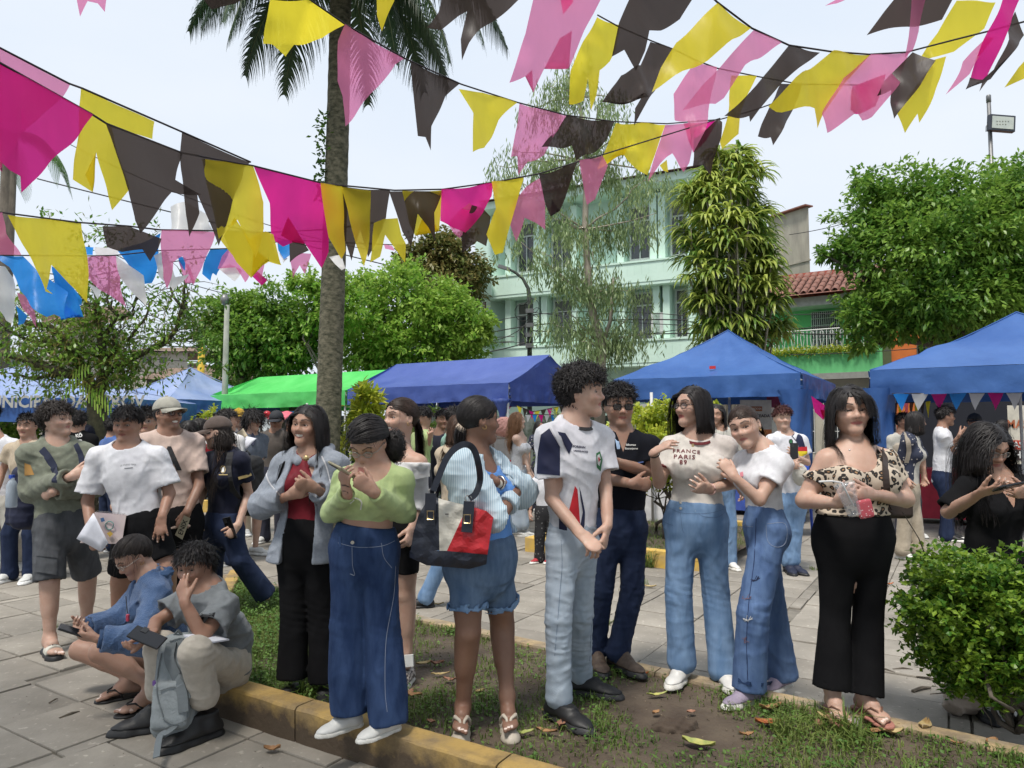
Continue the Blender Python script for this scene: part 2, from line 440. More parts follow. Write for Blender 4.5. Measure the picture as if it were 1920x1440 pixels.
def head_attrs(p,V,s):
 """vertex attributes on the body for lips, brows ..."""
 d=(V-A3(p.head))/p.hh;lx=d@p.hx;lf=d@p.hf;lu=d@p.hu
 front=(lf>.12)
 smile=s.get('smile',0);mz=-.262+.015*smile*(lx/.1)**2
 ww=.105+.02*smile
 hgt=.034+(.022 if s.get('teeth') else 0)+(.012 if s.get('mouth_open') else 0)
 e=(lx/ww)**2+((lu-mz)/hgt)**2
 lip=np.clip((1.15-e)/.3,0,1)*front*(np.abs(lu+.262)<.12)
 teeth=np.zeros(len(V));
 if s.get('teeth'):
  e2=(lx/(ww*.86))**2+((lu-mz-.006)/.030)**2
  teeth=np.clip((1.1-e2)/.25,0,1)*front;lip=lip*(1-teeth)
 brow=np.zeros(len(V))
 bt=s.get('browt',.015 if s['sex']=='m' else.0095)
 ax=np.abs(lx)
 bz=.118+.03*np.clip((ax-.06)/.1,0,1)-.035*np.clip((ax-.16)/.08,0,1)
 e3=np.abs(lu-bz)/(bt*1.3);brow=np.clip(1.65-e3,0,1)*((ax>.05)&(ax<.24)&front)*.95
 e4=(((ax-.135)/.062)**2+((lu-.006)/.030)**2)
 lash=np.clip(1.2-np.abs(e4-1.0)/.42,0,1)*np.where(lu>-.006,1,.35)*front
 brow=np.maximum(brow,lash)
 nost=np.exp(-(((ax-.03)/.014)**2+((lu+.165)/.010)**2))*(lf>.3)*.8
 brow=np.maximum(brow,nost)
 if s.get('beard'):
  sm=lambda a,b_,v:np.clip((v-a)/(b_-a),0,1)
  bd=s['beard']*np.maximum(sm(-.20,-.30,lu)*sm(-.05,.1,lf),sm(-.26,-.225,lu)*sm(-.185,-.2,lu)*sm(.13,.10,ax)*front)*np.clip((e-.9)/.5,0,1)*.6
  brow=np.maximum(brow,bd)
 blush=np.exp(-(((ax-.19)/.08)**2+((lu+.12)/.08)**2))*front*.35+np.exp(-((lx/.07)**2+((lu+.13)/.06)**2))*(lf>.33)*.3
 at={'lip':lip*.95,'redlip':lip*s.get('redlip',0)*.8,'brow':brow,'teeth':teeth,'blush':blush}
 nail=np.zeros(len(V))
 for(c,r,dirn) in p.nails:
  w_=V-c;m=(np.linalg.norm(w_,axis=1)<r*1.5)&((w_@dirn)>-r*.1);nail[m]=1
 at['nail']=nail
 return at
def add_eyes(p,s,root):
 if s.get('eyes_closed') or s.get('noeyes'):return
 lookx,looku=s.get('look',(0,0));hh=p.hh
 for sg in(-1,1):
  c=p.q(sg*.135,.250,0);r=.062*hh
  g=unit(p.hf+p.hx*lookx*.6+p.hu*looku*.5)
  a=unit(np.cross(g,p.hu));b=np.cross(a,g);n=14;prof=[0,.27,.30,.60,.64,.9,1.2,1.57,2.2,3.1]
  V=[c+g*r*1.04];F=[];matid=[]
  for t in prof[1:]:
   for k in range(n):
    an=2*math.pi*k/n;V.append(c+r*(g*math.cos(t)+(a*math.cos(an)+b*math.sin(an))*math.sin(t)))
  F4=[(0,1+k,1+(k+1)%n,1+(k+1)%n) for k in range(n)];mid=[2]*n
  for i in range(len(prof)-2):
   for k in range(n):
    F4.append((1+i*n+k,1+(i+1)*n+k,1+(i+1)*n+(k+1)%n,1+i*n+(k+1)%n));mid.append(2 if i<1 else(1 if i<3 else 0))
  me=bpy.data.meshes.new('eye');me.from_pydata([tuple(v) for v in V],[],[tuple(dict.fromkeys(f)) for f in F4])
  for m_ in(mat('eye_white',(.46,.43,.40),.25,lo=.4,hi=.8),mat('iris_brown',(.03,.014,.007),.2),mat('pupil_black',(.004,.004,.004),.1)):me.materials.append(m_)
  me.polygons.foreach_set('material_index',mid);me.polygons.foreach_set('use_smooth',[True]*len(mid))
  o=bpy.data.objects.new('eye',me);link(o);finish(o,root)
def add_hand(B,p,side,W,E,s,spec):
 """five-fingered hand. spec: dir (towards the knuckles), pn (palm normal), curl, spread, thumb"""
 H=s['H'];sc=H/1.65*(1.0 if s['sex']=='m' else.93)*s.get('handscale',1.0)
 W=A3(W);d=unit(spec['dir']);n=A3(spec['pn']);n=unit(n-d*(n@d));
 t=np.cross(n,d) if side=='L' else np.cross(d,n)
 curl=spec.get('curl',.4);spread=spec.get('spread',.12)
 k=.006
 pl=.088*sc;K=W+d*pl
 B.cone(W+d*.01*sc,W+d*pl*.90,.024*sc,.0365*sc,k=.015,flat=.36,side=t)
 B.cone(W-d*.01,W+d*.03*sc,.021*sc,.025*sc,k=.02,flat=.62,side=t)
 lens=[.072,.080,.074,.058];offs=[.028,.0095,-.009,-.0265]
 rr=[.0078,.0080,.0076,.0068]
 for i in range(4):
  c_=curl[i] if isinstance(curl,(list,tuple)) else curl
  base=K-d*.012*sc+t*offs[i]*sc-d*(.006 if i in(0,2) else(.016 if i==3 else 0))*sc
  sp=(1.5-i)*spread
  dd=unit(d+t*sp);ax=np.cross(dd,n);L=lens[i]*sc*1.0
  cur=base;ang=0
  for j,fr in enumerate((.46,.30,.24)):
   ang+=c_*(1.25 if j==0 else 1.35 if j==1 else.8)
   v=dd*math.cos(ang)+n*math.sin(ang)
   nx=cur+v*L*fr
   B.cone(cur,nx,rr[i]*sc*(1.08-.07*j),rr[i]*sc*(1.0-.07*(j+1)),k=k if j else.010)
   cur=nx
  if spec.get('nails',1):p.nails.append((cur-(-dd*math.sin(ang)+n*math.cos(ang))*.006*sc,.0065*sc,-(-dd*math.sin(ang)+n*math.cos(ang))))
 tb=W+d*.022*sc+t*.022*sc+n*.006;ta=spec.get('thumb',.6);tn=spec.get('thumbin',.45)
 v=unit(d*math.cos(ta)+t*math.sin(ta)+n*tn);m1=tb+v*.038*sc;B.cone(tb,m1,.0155*sc,.0115*sc,k=.016)
 v2=unit(v+d*.25+n*.12);m2=m1+v2*.031*sc;B.cone(m1,m2,.0108*sc,.0095*sc,k=.006)
 m3=m2+unit(v2+d*.15)*.023*sc;B.cone(m2,m3,.0096*sc,.0072*sc,k=.004)
 c0=W+d*.08*sc;r=.125*sc
 return(c0-r,c0+r)
def add_foot(B,p,ank,yaw,s,gz,tilt=0,toes=True):
 f,l=foot_frame(yaw);sc=s['H']/1.65*(1.05 if s['sex']=='m' else.95);A=A3(ank).copy()
 z0=gz;a0=np.array([A[0],A[1],0.0])
 def q(fw,lat,z):return a0+f*fw*sc+l*lat*sc+UP*(z0+z)
 B.cone(A+UP*.0,q(-.005,0,.05),.031*sc,.034*sc,k=.02)
 B.cone(q(-.035,0,.032),q(.06,0,.045),.031*sc,.030*sc,k=.02)
 B.cone(A,q(.06,.0,.040),.030*sc,.026*sc,k=.03)
 B.cone(q(.05,0,.032),q(.125,0,.020),.032*sc,.040*sc,k=.02,flat=.5,side=l)
 if toes:
  for i in range(5):
   sg=spec_side=(1 if p._side=='R' else-1)
   off=(.030-.0155*i)*sg;ln=.052-.007*i
   B.cone(q(.125-.004*i*i*.6,off,.016),q(.125+ln-.004*i*i*.6,off*1.08,.011),(.0125 if i==0 else.0085)*sc,(.0105 if i==0 else.0075)*sc,k=.006)
   p.nails.append((q(.125+ln-.004*i*i*.6,off*1.08,.019),.007*sc,UP))
 c0=q(.06,0,.04);return(c0-.16*sc,c0+.16*sc)
def shoe(p,ank,yaw,s,gz,kind,root,cols):
 f,l=foot_frame(yaw);sc=s['H']/1.65*(1.06 if s['sex']=='m' else.96)*s.get('shoescale',1);A=A3(ank);a0=np.array([A[0],A[1],0.0])
 def q(fw,lat,z):return a0+f*fw*sc+l*lat*sc+UP*(gz+z*sc)
 hh=max(.005,p.hres*.8);upc,solec=cols
 st={'sneaker':.028,'boot':.030,'canvas':.018,'slide':.034,'clog':.02,'flat':.02}.get(kind,.025)
 U=SDF()
 U.cone(q(-.045,0,.035),q(.05,0,.045),.036*sc,.036*sc,k=.02)
 U.cone(q(.05,0,.043),q(.135,.0,.028),.039*sc,.040*sc,k=.03,flat=.62 if kind!='boot' else.78,side=l)
 U.cone(q(.125,.0,.026),q(.175,0,.022),.038*sc,.027*sc,k=.03,flat=.62,side=l)
 if kind in('sneaker','boot','canvas'):
  top=.11 if kind=='boot' else.078
  U.cone(q(-.02,0,.04),q(-.022,0,top),.038*sc,.036*sc,k=.03,cut1=True)
  U.cone(q(-.0,0,top+.02),q(.07,0,.062),.022*sc,.024*sc,k=.03)
  U.func(lambda X,Y,Z:(Z-(gz+(top)*sc)),'i')
  def lace(X,Y,Z):
   fw=(X-a0[0])*f[0]+(Y-a0[1])*f[1];lt=(X-a0[0])*l[0]+(Y-a0[1])*l[1]
   return-.0022*(np.sin(fw/sc*420)>.2)*(np.abs(lt)<.02*sc)*((fw>.03*sc)&(fw<.11*sc))*(Z>gz+.05*sc)
  U.func(lace,'d')
 if kind=='clog':U.func(lambda X,Y,Z:(Z-(gz+.075*sc)),'i')
 U.plane(q(0,0,st),-UP)
 if kind!='bare':
  V,F=U.mesh(hh);meshn('upper',V,F,cols[0],p.shoe_root)
 if kind in('sneaker','boot') and p.s['D']<5:
  for i in range(4):
   fw=.035+.021*i;zz=(.098 if kind=='boot' else.088)-.011*i;MB().tube([q(fw+(.008 if k else-.0),lt,zz-abs(lt)*.45+(.003 if k==1 else 0)) for k,lt in enumerate((-.024,0,.024))],.0024*sc,4).build('lace',mat('lace_dark',(.035,.03,.028),.8) if cols[0] in(k_black,k_brown) else mat('lace_pale',(.5,.5,.48),.8),p.shoe_root)
 S=SDF();g=.004*sc
 S.cone(q(-.048,0,0),q(.05,0,0),.040*sc,.039*sc,k=.02);S.cone(q(.05,0,0),q(.13,.0,0),.040*sc,.046*sc,k=.03)
 S.cone(q(.13,0,0),q(.178,0,0),.046*sc,.032*sc,k=.03)
 def sl(X,Y,Z):
  toe=((X-a0[0])*f[0]+(Y-a0[1])*f[1])/sc
  up=gz+(st+.004)*sc+np.maximum(toe-.13,0)*.25*sc
  return np.maximum(Z-up,gz+.001-Z)
 S.func(sl,'i');V,F=S.mesh(hh);meshn('sole',V,F,cols[1],p.shoe_root)
def pj(s,key,D,default=None):
 v=s.get(key,default)
 if v is None:return None
 if isinstance(v,np.ndarray):return v
 dd=v[2] if len(v)>2 else 0
 return A3(P(v[0],v[1],D+dd))
def top_sdf(p,s,g):
 """upper-body garment. g keys: ease, sleeve (0..2), sleeve_r, hem (m below hip line, negative = above), hemr, neck, amp"""
 T=SDF();b=s.get('build',1.0);e=.004+g.get('ease',.012)*.55;fem=s['sex']=='f'
 H=s['H'];sc=H/1.65;Lx=p.L;fl=.66
 fo=folds(g.get('seed',sum(map(ord,s['key']))%1000),g.get('amp',.006)*.55,g.get('freq',(42,42,24)))
 hemd=g.get('hem',.02);he=g.get('hemr',0)
 T.cone(p.chestc,p.waist,(p.rc+e),(p.rw+e+g.get('waiste',0)),k=.05,flat=fl+.02,side=Lx)
 down=unit(p.hip-p.waist);hemc=p.hip+down*(hemd+.02)
 if g.get('crop') is None:
  T.cone(p.waist,hemc,p.rw+e+g.get('waiste',0),max(p.rhc,p.rw)+e+he,k=.05,flat=fl+.04,side=p.Lh)
 T.cone(p.shL-Lx*.015,p.shR+Lx*.015,.041*sc+e,.041*sc+e,k=.04)
 for sh in(p.shL,p.shR):T.cone(p.neckb-UP*.004,sh,.040*sc+e,.038*sc+e,k=.05)
 T.cone(p.neckb-UP*.005,p.neckb-UP*.07*sc,.05*sc+e,.07*sc+e,k=.06)
 T.cone(p.shc-UP*.05*sc,p.chestc,(p.rc*.9+e),(p.rc+e),k=.05,flat=fl,side=Lx)
 if s.get('belly'):T.ell(p.waist+p.f*.03-UP*.02,[p.rw*.9+e,p.rw*.65+s['belly']+e,.13*sc],np.stack([Lx,p.f,UP]),k=.05)
 if fem:
  bu=s.get('bust',1)
  for sg in(-1,1):
   T.ell(p.chestc+Lx*sg*.068*sc*b+p.f*(.070*sc*b)-UP*.015,[.062*sc*bu+e*.5,.062*sc*bu+e*.5,.066*sc*bu+e*.5],None,k=.04)
 sl=g.get('sleeve',.55);slr=g.get('sleeve_r',.0)
 ends=[]
 for sd_,(sh,el,wr) in(('L',(p.shL,p.elL,p.wrL)),('R',(p.shR,p.elR,p.wrR))):
  sle=g.get('sleeve'+sd_,sl)
  if sle<=0:continue
  ra,re,rw_=.040*sc*p.ab+e,.035*sc*p.ab+e*.9+slr,.029*sc*p.ab+e*.9+slr*.6
  if sle<=1:
   end=sh+(el-sh)*sle;re2=ra+(re-ra)*sle+slr*.6
   T.cone(sh,end,ra,re2,k=.035,cut1=True);ends.append((end,unit(el-sh),re2))
  else:
   T.cone(sh,el,ra,re,k=.035);fr=sle-1;end=el+(wr-el)*fr;re2=re+(rw_-re)*fr
   T.cone(el,end,re,re2,k=.03,cut1=True);ends.append((end,unit(wr-el),re2))
 T.func(fo,'d')
 th=max(.009,p.hres*1.5);gam=.9*g.get('amp',.006)
 for end,u_,r_ in ends:
  T.cone(end-u_*.03,end+u_*.03,r_-th-gam,r_-th-gam,k=.002,op='s',cut0=True)
 hn=A3(g['hemn']) if 'hemn' in g else(-UP if 'hemz' not in g else-UP)
 hz=hemc if g.get('crop') is None else p.waist+UP*g['crop']
 if 'hemtilt' in g:hn=unit(-UP+Lx*g['hemtilt'][0]+p.f*g['hemtilt'][1])
 T.plane(hz,hn)
 nk=g.get('neck',('crew',))
 nb=p.neckb
 if nk[0]=='crew':
  T.ell(nb+p.f*.018+UP*.025,[p.neck_r+.016+(nk[1] if len(nk)>1 else 0),p.neck_r+.022+(nk[1] if len(nk)>1 else 0),.045+(nk[2] if len(nk)>2 else 0)],np.stack([Lx,p.f,UP]),k=.006,op='s')
 elif nk[0]=='v':
  T.ell(nb+UP*.03,[p.neck_r+.018,p.neck_r+.018,.05],np.stack([Lx,p.f,UP]),k=.004,op='s')
  dp,wd=nk[1],nk[2]
  def vee(X,Y,Z):
   x=(X-nb[0])*Lx[0]+(Y-nb[1])*Lx[1];y=(X-nb[0])*p.f[0]+(Y-nb[1])*p.f[1];z=(Z-nb[2]+dp)/dp
   return-np.maximum(np.abs(x)-wd*np.clip(z,-1,1.5),-(y))*.9
  T.func(vee,'i')
 elif nk[0]=='scoop':
  T.ell(nb+UP*(.02)+p.f*.05,[nk[1],.10,nk[2]],np.stack([Lx,p.f,UP]),k=.004,op='s')
 elif nk[0]=='off':
  n=unit(UP*nk[2]+Lx*nk[3]+p.f*nk[4]);T.plane(nb+UP*nk[1],n)
  if len(nk)>5:T.ell(nb+p.f*nk[5][0]+Lx*nk[5][1]+UP*nk[5][2],nk[5][3:6],np.stack([Lx,p.f,UP]),k=.004,op='s')
 if g.get('front'):
  wt,wb=g['front'];z1=nb[2];z0=hz[2];c0=p.hip if g.get('crop') is None else p.waist
  cx0,cx1=c0,p.chestc
  def opn(X,Y,Z):
   t=np.clip((Z-z0)/(z1-z0),0,1);cx=cx0[0]+(cx1[0]-cx0[0])*t;cy=cx0[1]+(cx1[1]-cx0[1])*t
   x=(X-cx)*Lx[0]+(Y-cy)*Lx[1]-g.get('fshift',0);y=(X-cx)*p.f[0]+(Y-cy)*p.f[1]
   return-np.maximum(np.abs(x)-(wb+(wt-wb)*t),-(y))*.9
  T.func(opn,'i')
 for extra in g.get('extra',()):extra(T,p)
 return T
def bottom_sdf(p,s,g):
 """g keys: ease, leg (0..2), r = (thigh, knee, hem) radii, top (m above the hip line)"""
 T=SDF();sc=s['H']/1.65;e=g.get('ease',.010);b=s.get('build',1)
 rt,rk,rh_=[x*sc*q_ for x,q_ in zip(g.get('r',(.088,.062,.05)),(.90,.93,.98))]
 fo=folds(g.get('seed',sum(map(ord,s['key']))%997+3),g.get('amp',.005)*.42,g.get('freq',(26,26,34)))
 tp=g.get('top',.10)*sc;up=unit(p.waist-p.hip)
 hipr=p.rhc+e
 T.cone(p.hip+up*tp*1.3,p.hip,(p.rw+e)*1.0,hipr,k=.04,flat=.70,side=p.Lh)
 T.cone(p.hip,p.hip-up*.04,hipr,hipr*.93,k=.05,flat=.70,side=p.Lh)
 if s['sex']=='f' or g.get('glute'):
  for sg in(-1,1):T.ell(p.hip+p.Lh*sg*.058*sc*b-p.fh*.050*sc*b-UP*.05*sc,[.070*sc*b+e]*3,None,k=.05)
 ends=[];lg=g.get('leg',1.95)
 for hp,kn,an in((p.hjL,p.knL,p.anL),(p.hjR,p.knR,p.anR)):
  if lg<=1:
   end=hp+(kn-hp)*lg;T.cone(hp,end,rt,rt+(rk-rt)*lg+g.get('flare',0),k=.018,cut1=True);ends.append((end,unit(kn-hp),rt+(rk-rt)*lg+g.get('flare',0)))
   if 'cuff' in g:T.cone(end-unit(kn-hp)*.035,end,rt+(rk-rt)*lg+g.get('flare',0)+.006,rt+(rk-rt)*lg+g.get('flare',0)+.006,k=.003,cut0=True,cut1=True)
  else:
   T.cone(hp,hp+(kn-hp)*.3,rt,rt+(rk-rt)*.3,k=.04);T.cone(hp+(kn-hp)*.3,kn,rt+(rk-rt)*.3,rk,k=.012);fr=lg-1;end=kn+(an-kn)*fr
   T.cone(kn,end,rk,rk+(rh_-rk)*fr,k=.010,cut1=True,bulge=g.get('calf',0));ends.append((end,unit(an-kn),rk+(rh_-rk)*fr))
   if g.get('stack',1) and not g.get('wide'):
    T.cone(end-unit(an-kn)*.05,end-unit(an-kn)*.012,(rk+(rh_-rk)*fr)*1.06,(rk+(rh_-rk)*fr)*1.1,k=.01)
 T.func(fo,'d')
 kz=[p.knL,p.knR]
 def kneef(X,Y,Z):
  r_=0
  for kk in kz:
   dz=(Z-kk[2]);r_=r_+np.exp(-(dz/.09)**2-(((X-kk[0])**2+(Y-kk[1])**2)/.012))*np.abs(np.sin(dz*95+X*22))
  return-.004*r_*g.get('knee',1)
 if lg>1:T.func(kneef,'d')
 th=max(.009,p.hres*1.5);gam=.9*g.get('amp',.006)
 for end,u_,r_ in ends:
  T.cone(end-u_*.03,end+u_*.03,r_-th-gam,r_-th-gam,k=.002,op='s',cut0=True)
 T.func(lambda X,Y,Z:np.minimum((X-p.hip[0]-up[0]*tp)*up[0]+(Y-p.hip[1]-up[1]*tp)*up[1]+(Z-p.hip[2]-up[2]*tp)*up[2],.25*sc*max(1,b)-np.sqrt((X-p.hip[0])**2+(Y-p.hip[1])**2+(Z-p.hip[2])**2)),'i')
 if 'fly' not in g or g['fly']:
  fc=p.hip+p.fh*.09
  def fly(X,Y,Z):
   x=(X-p.hip[0])*p.Lh[0]+(Y-p.hip[1])*p.Lh[1];y=(X-p.hip[0])*p.fh[0]+(Y-p.hip[1])*p.fh[1]
   return-.003*((np.abs(x-.008)<.013)&(y>.03)&(Z>p.hip[2]-.06)&(Z<p.hip[2]+tp))-.003*((Z>p.hip[2]+tp-.04))
  T.func(fly,'d')
 return T
def person(key,label,**s):
 """builds one person as an Empty with a body mesh and the clothing"""
 s['key']=key;D=s['D'];s.setdefault('sex','f');s.setdefault('H',1.6 if s['sex']=='f' else 1.7);s.setdefault('tone','mid')
 H=s['H'];sc=H/1.65;b=s.get('build',1.0);sex=s['sex'];yaw=R(s.get('yaw',0));hyaw=R(s.get('hipyaw',s.get('yaw',0)))
 p=Person();p.nails=[];p.s=s;gz=s.get('gz',0.0)
 p.hres=max(.0075,D*.0021)*s.get('res',1)
 p.f=np.array([math.sin(yaw),-math.cos(yaw),0]);p.L=np.array([math.cos(yaw),math.sin(yaw),0])
 p.fh=np.array([math.sin(hyaw),-math.cos(hyaw),0]);p.Lh=np.array([math.cos(hyaw),math.sin(hyaw),0])
 fx=s.get('x')
 def dflt(z,lat=0,fw=0):
  base=A3(G(fx,803+CAMZ*FPX/D,0)) if False else np.array([(fx-960)/FPX*D/(CP),D,0.0])
  return base+p.L*lat+p.f*fw+UP*(gz+z)
 J=lambda k_,d_:pj(s,k_,D) if k_ in s else(dflt(*d_) if fx is not None else None)
 hw=(.161 if sex=='m' else.146)*sc*s.get('shw',1)
 hk=s.get('hipk',.95);hj=.076*sc*b**.5*hk
 p.hip=J('hip',(.51*H,));p.shc=J('sh',(.815*H,));p.head=J('head',(.932*H,0,.01))
 p.shL=pj(s,'shL',D) if 'shL' in s else p.shc+p.L*hw-UP*.018;p.shR=pj(s,'shR',D) if 'shR' in s else p.shc-p.L*hw-UP*.018
 p.hjL=p.hip+p.Lh*hj-UP*.03*sc;p.hjR=p.hip-p.Lh*hj-UP*.03*sc
 p.knL=J('knL',(.275*H,.10*sc,.02));p.knR=J('knR',(.275*H,-.10*sc,.02))
 p.anL=J('anL',(.045*H,.10*sc,-.01));p.anR=J('anR',(.045*H,-.10*sc,-.01))
 p.elL=J('elL',(.64*H,hw+.05,-.02));p.elR=J('elR',(.64*H,-hw-.05,-.02))
 p.wrL=J('wrL',(.49*H,hw+.06,.06));p.wrR=J('wrR',(.49*H,-hw-.06,.06))
 spine=p.shc-p.hip;p.waist=p.hip+spine*.40+p.f*s.get('wf',0);p.chestc=p.hip+spine*.74+p.f*s.get('cf',.012)
 p.neckb=p.shc+UP*.04*sc-p.f*.012
 p.rc=(.131 if sex=='m' else.122)*sc*b;p.rw=(.114 if sex=='m' else.104)*sc*b*s.get('waistw',1);p.rh=(.138 if sex=='m' else.149)*sc*b*hk*s.get('hipw',1)
 p.rhc=max(p.rh,(.076*b**.5+.074*b**.6)*sc*.98*hk);p.ab=b**.7*s.get('armw',1)
 root=empty('person',(p.hip[0],p.hip[1],gz),label,'person',s.get('group'));p.root=root
 B=SDF()
 hb=make_head(p,B,s)
 fl=.66
 B.cone(p.shc-UP*.05*sc,p.chestc,p.rc*.88,p.rc,k=.05,flat=fl,side=p.L);B.cone(p.chestc,p.waist,p.rc,p.rw,k=.05,flat=fl+.02,side=p.L)
 B.cone(p.waist,p.hip,p.rw,p.rh,k=.05,flat=fl+.05,side=p.Lh)
 B.cone(p.shL-p.L*.02,p.shR+p.L*.02,.041*sc,.041*sc,k=.04)
 B.cone(p.neckb+UP*.015,p.neckb-UP*.07*sc,.052*sc,.06*sc,k=.05)
 for sh in(p.shL,p.shR):B.cone(p.neckb+UP*.0,sh,.040*sc,.035*sc,k=.05)
 if s.get('collarbone',sex=='f'):
  for sh in(p.shL,p.shR):B.cone(p.neckb+p.f*.058*sc-UP*.045+(sh-p.neckb)*.1,p.neckb*.25+sh*.75+p.f*.04*sc+UP*.012,.008,.007,k=.02)
 if sex=='f':
  bu=s.get('bust',1)
  for sg in(-1,1):B.ell(p.chestc+p.L*sg*.068*sc*b+p.f*(.066*sc*b)-UP*.015,[.058*sc*bu]*3,None,k=.04)
 hipsh=s.get('legr',1.0)*b**.6
 for sh,el,wr in((p.shL,p.elL,p.wrL),(p.shR,p.elR,p.wrR)):
  B.cone(sh,el,.038*sc*p.ab,.031*sc*p.ab,k=.035,bulge=.003);B.cone(el,wr,.032*sc*p.ab,.0215*sc*(.9 if sex=='f' else 1.05),k=.02,bulge=.005)
 for hp,kn,an in((p.hjL,p.knL,p.anL),(p.hjR,p.knR,p.anR)):
  B.cone(hp,kn,.074*sc*hipsh,.052*sc*hipsh,k=.04,bulge=.004);B.cone(kn,an,.050*sc*hipsh,.032*sc*(hipsh*.5+.5),k=.02)
  kb=unit(an-kn);cb=unit(np.cross(p.Lh,kb));cb=cb if cb@p.fh<0 else-cb
  B.cone(kn+(an-kn)*.16+cb*.014,kn+(an-kn)*.48+cb*.010,.043*sc*hipsh,.036*sc*hipsh,k=.04)
  B.ell(kn-cb*.018*sc,[.034*sc*hipsh]*3,None,k=.02)
 fine=[]
 fh=max(.0036,D*.00088)
 fine.append((hb[0],hb[1],fh))
 shoes=s.get('shoes',('sneaker',(.6,.6,.58),(.8,.8,.78)));shoes=(shoes[0],asmat(shoes[1]),asmat(shoes[2]))
 for sd_,an,ty in(('L',p.anL,s.get('toeL',s.get('yaw',0)+12)),('R',p.anR,s.get('toeR',s.get('yaw',0)-12))):
  if s.get('nofeet'):break
  fgz=s.get('gz'+sd_,gz);p._side=sd_
  thick={'flipflop':.014,'wedge':.045,'slide':.028}.get(shoes[0],0)
  if shoes[0] in('flipflop','slide','wedge','bare'):
   fb=add_foot(B,p,an,R(ty),s,fgz+thick)
   fine.append((fb[0],fb[1],max(.004,D*.001)))
   sandal(p,an,R(ty),s,fgz,thick,shoes,sd_)
  else:
   p.shoe_root=empty('shoe',(an[0],an[1],fgz),parent=root)
   shoe(p,an,R(ty),s,fgz,shoes[0],root,(shoes[1],shoes[2]))
 for sd_,wr,el in(('L',p.wrL,p.elL),('R',p.wrR,p.elR)):
  hs=s.get('hand'+sd_,{})
  if hs is None or D>s.get('handD',9):
   B.cone(wr,wr+unit(wr-el)*.11*sc,.028*sc,.02*sc,k=.02,flat=.6,side=p.f);continue
  hs=dict(hs);hs.setdefault('dir',wr-el);hs.setdefault('pn',(-p.L if sd_=='L' else p.L))
  if isinstance(hs['dir'],tuple) and len(hs['dir'])==3 and abs(hs['dir'][0])>5:
   hs['dir']=A3(P(hs['dir'][0],hs['dir'][1],D+hs['dir'][2]))-wr
  hbx=add_hand(B,p,sd_,wr,el,s,hs)
  fine.append((hbx[0],hbx[1],max(.0036,D*.0009)))
 fine=merge_boxes(fine)
 V,F=B.mesh(max(.012,p.hres*1.5),fine)
 meshn('body',V,F,skin_mat(s['tone']),root,attrs=head_attrs(p,V,s))
 if D<9:add_eyes(p,s,root)
 p.garments={}
 for gi,g in enumerate(s.get('wear',())):
  kind=g['kind'];hres=p.hres*g.get('res',1)
  T=(bottom_sdf if kind in('bottom',) else top_sdf)(p,s,g)
  V,F=T.mesh(hres);V=smooth_v(V,F,1,.4)
  o=meshn(g['name'],V,F,g['mat'],root)
  p.garments[g['name']]=(V,F)
 return p
def merge_boxes(bs):
 """cut the overlap off: later boxes are trimmed against earlier ones along the axis that loses least"""
 out=[]
 for lo,hi,h in bs:
  lo=np.array(lo,float);hi=np.array(hi,float)
  for a,b,_ in out:
   if np.all(lo<b) and np.all(hi>a):
    cuts=[(b[i]-lo[i],'lo',i) for i in range(3)]+[(hi[i]-a[i],'hi',i) for i in range(3)]
    c_,w_,i=min(cuts,key=lambda t:t[0])
    if w_=='lo':lo[i]=b[i]
    else:hi[i]=a[i]
  if np.all(hi-lo>.01):out.append((lo,hi,h))
 return out
def sandal(p,an,yaw,s,gz,th,shoes,side):
 f,l=foot_frame(yaw);sc=s['H']/1.65*(1.05 if s['sex']=='m' else.95);a0=np.array([an[0],an[1],0.0]);kind=shoes[0]
 if kind=='bare':return
 def q(fw,lat,z):return a0+f*fw*sc+l*lat*sc+UP*(gz+z)
 S=SDF();S.cone(q(-.05,0,0),q(.05,0,0),.038*sc,.037*sc,k=.02);S.cone(q(.05,0,0),q(.13,0,0),.037*sc,.046*sc,k=.03);S.cone(q(.13,0,0),q(.155,0,0),.046*sc,.038*sc,k=.02)
 def sl(X,Y,Z):
  fw=((X-a0[0])*f[0]+(Y-a0[1])*f[1])/sc
  up=gz+th+(np.clip(.05-fw,0,.1)*.35 if kind=='wedge' else 0)
  return np.maximum(Z-up,gz+.001-Z)
 S.func(sl,'i');V,F=S.mesh(.005);rt=empty('sandal',tuple(q(0,0,0)),parent=p.root)
 meshn('sole',V,F,shoes[2],rt)
 mb=MB()
 if kind in('flipflop','wedge'):
  sg=1 if side=='R' else-1;toe=q(.145,sg*.014,th+.012)
  for lt,hgt in((.040,.0),(-.040,.0)):
   pts=[toe,q(.12,lt*.3+sg*.008,th+.042),q(.09,lt*.75,th+.046),q(.055,lt*1.0,th+.02),q(.045,lt*1.02,th-.002)]
   mb.tube(pts,[.004,.007,.009,.008,.006] if kind=='wedge' else[.003,.004,.0045,.004,.004],6)
  mb.build('strap',shoes[1],rt,smooth=True)
 else:
  S=SDF();S.cone(q(.045,0,th+.01),q(.125,0,th+.006),.043*sc,.046*sc,k=.01,flat=1.0,side=l,cut0=True,cut1=True)
  S.plane(q(0,0,th-.002),-UP);S.func(lambda X,Y,Z:Z-(gz+th+.055),'i')
  V,F=S.mesh(.0055);p.garments_slide=(V,F);meshn('strap',V,F,shoes[1],rt)
  p.slides=getattr(p,'slides',[]);p.slides.append((V,F,q(.085,0,th+.05),f,l,rt))
SK_C=np.array([0,-.07,.13]);SK_R=np.array([.325,.405,.365])
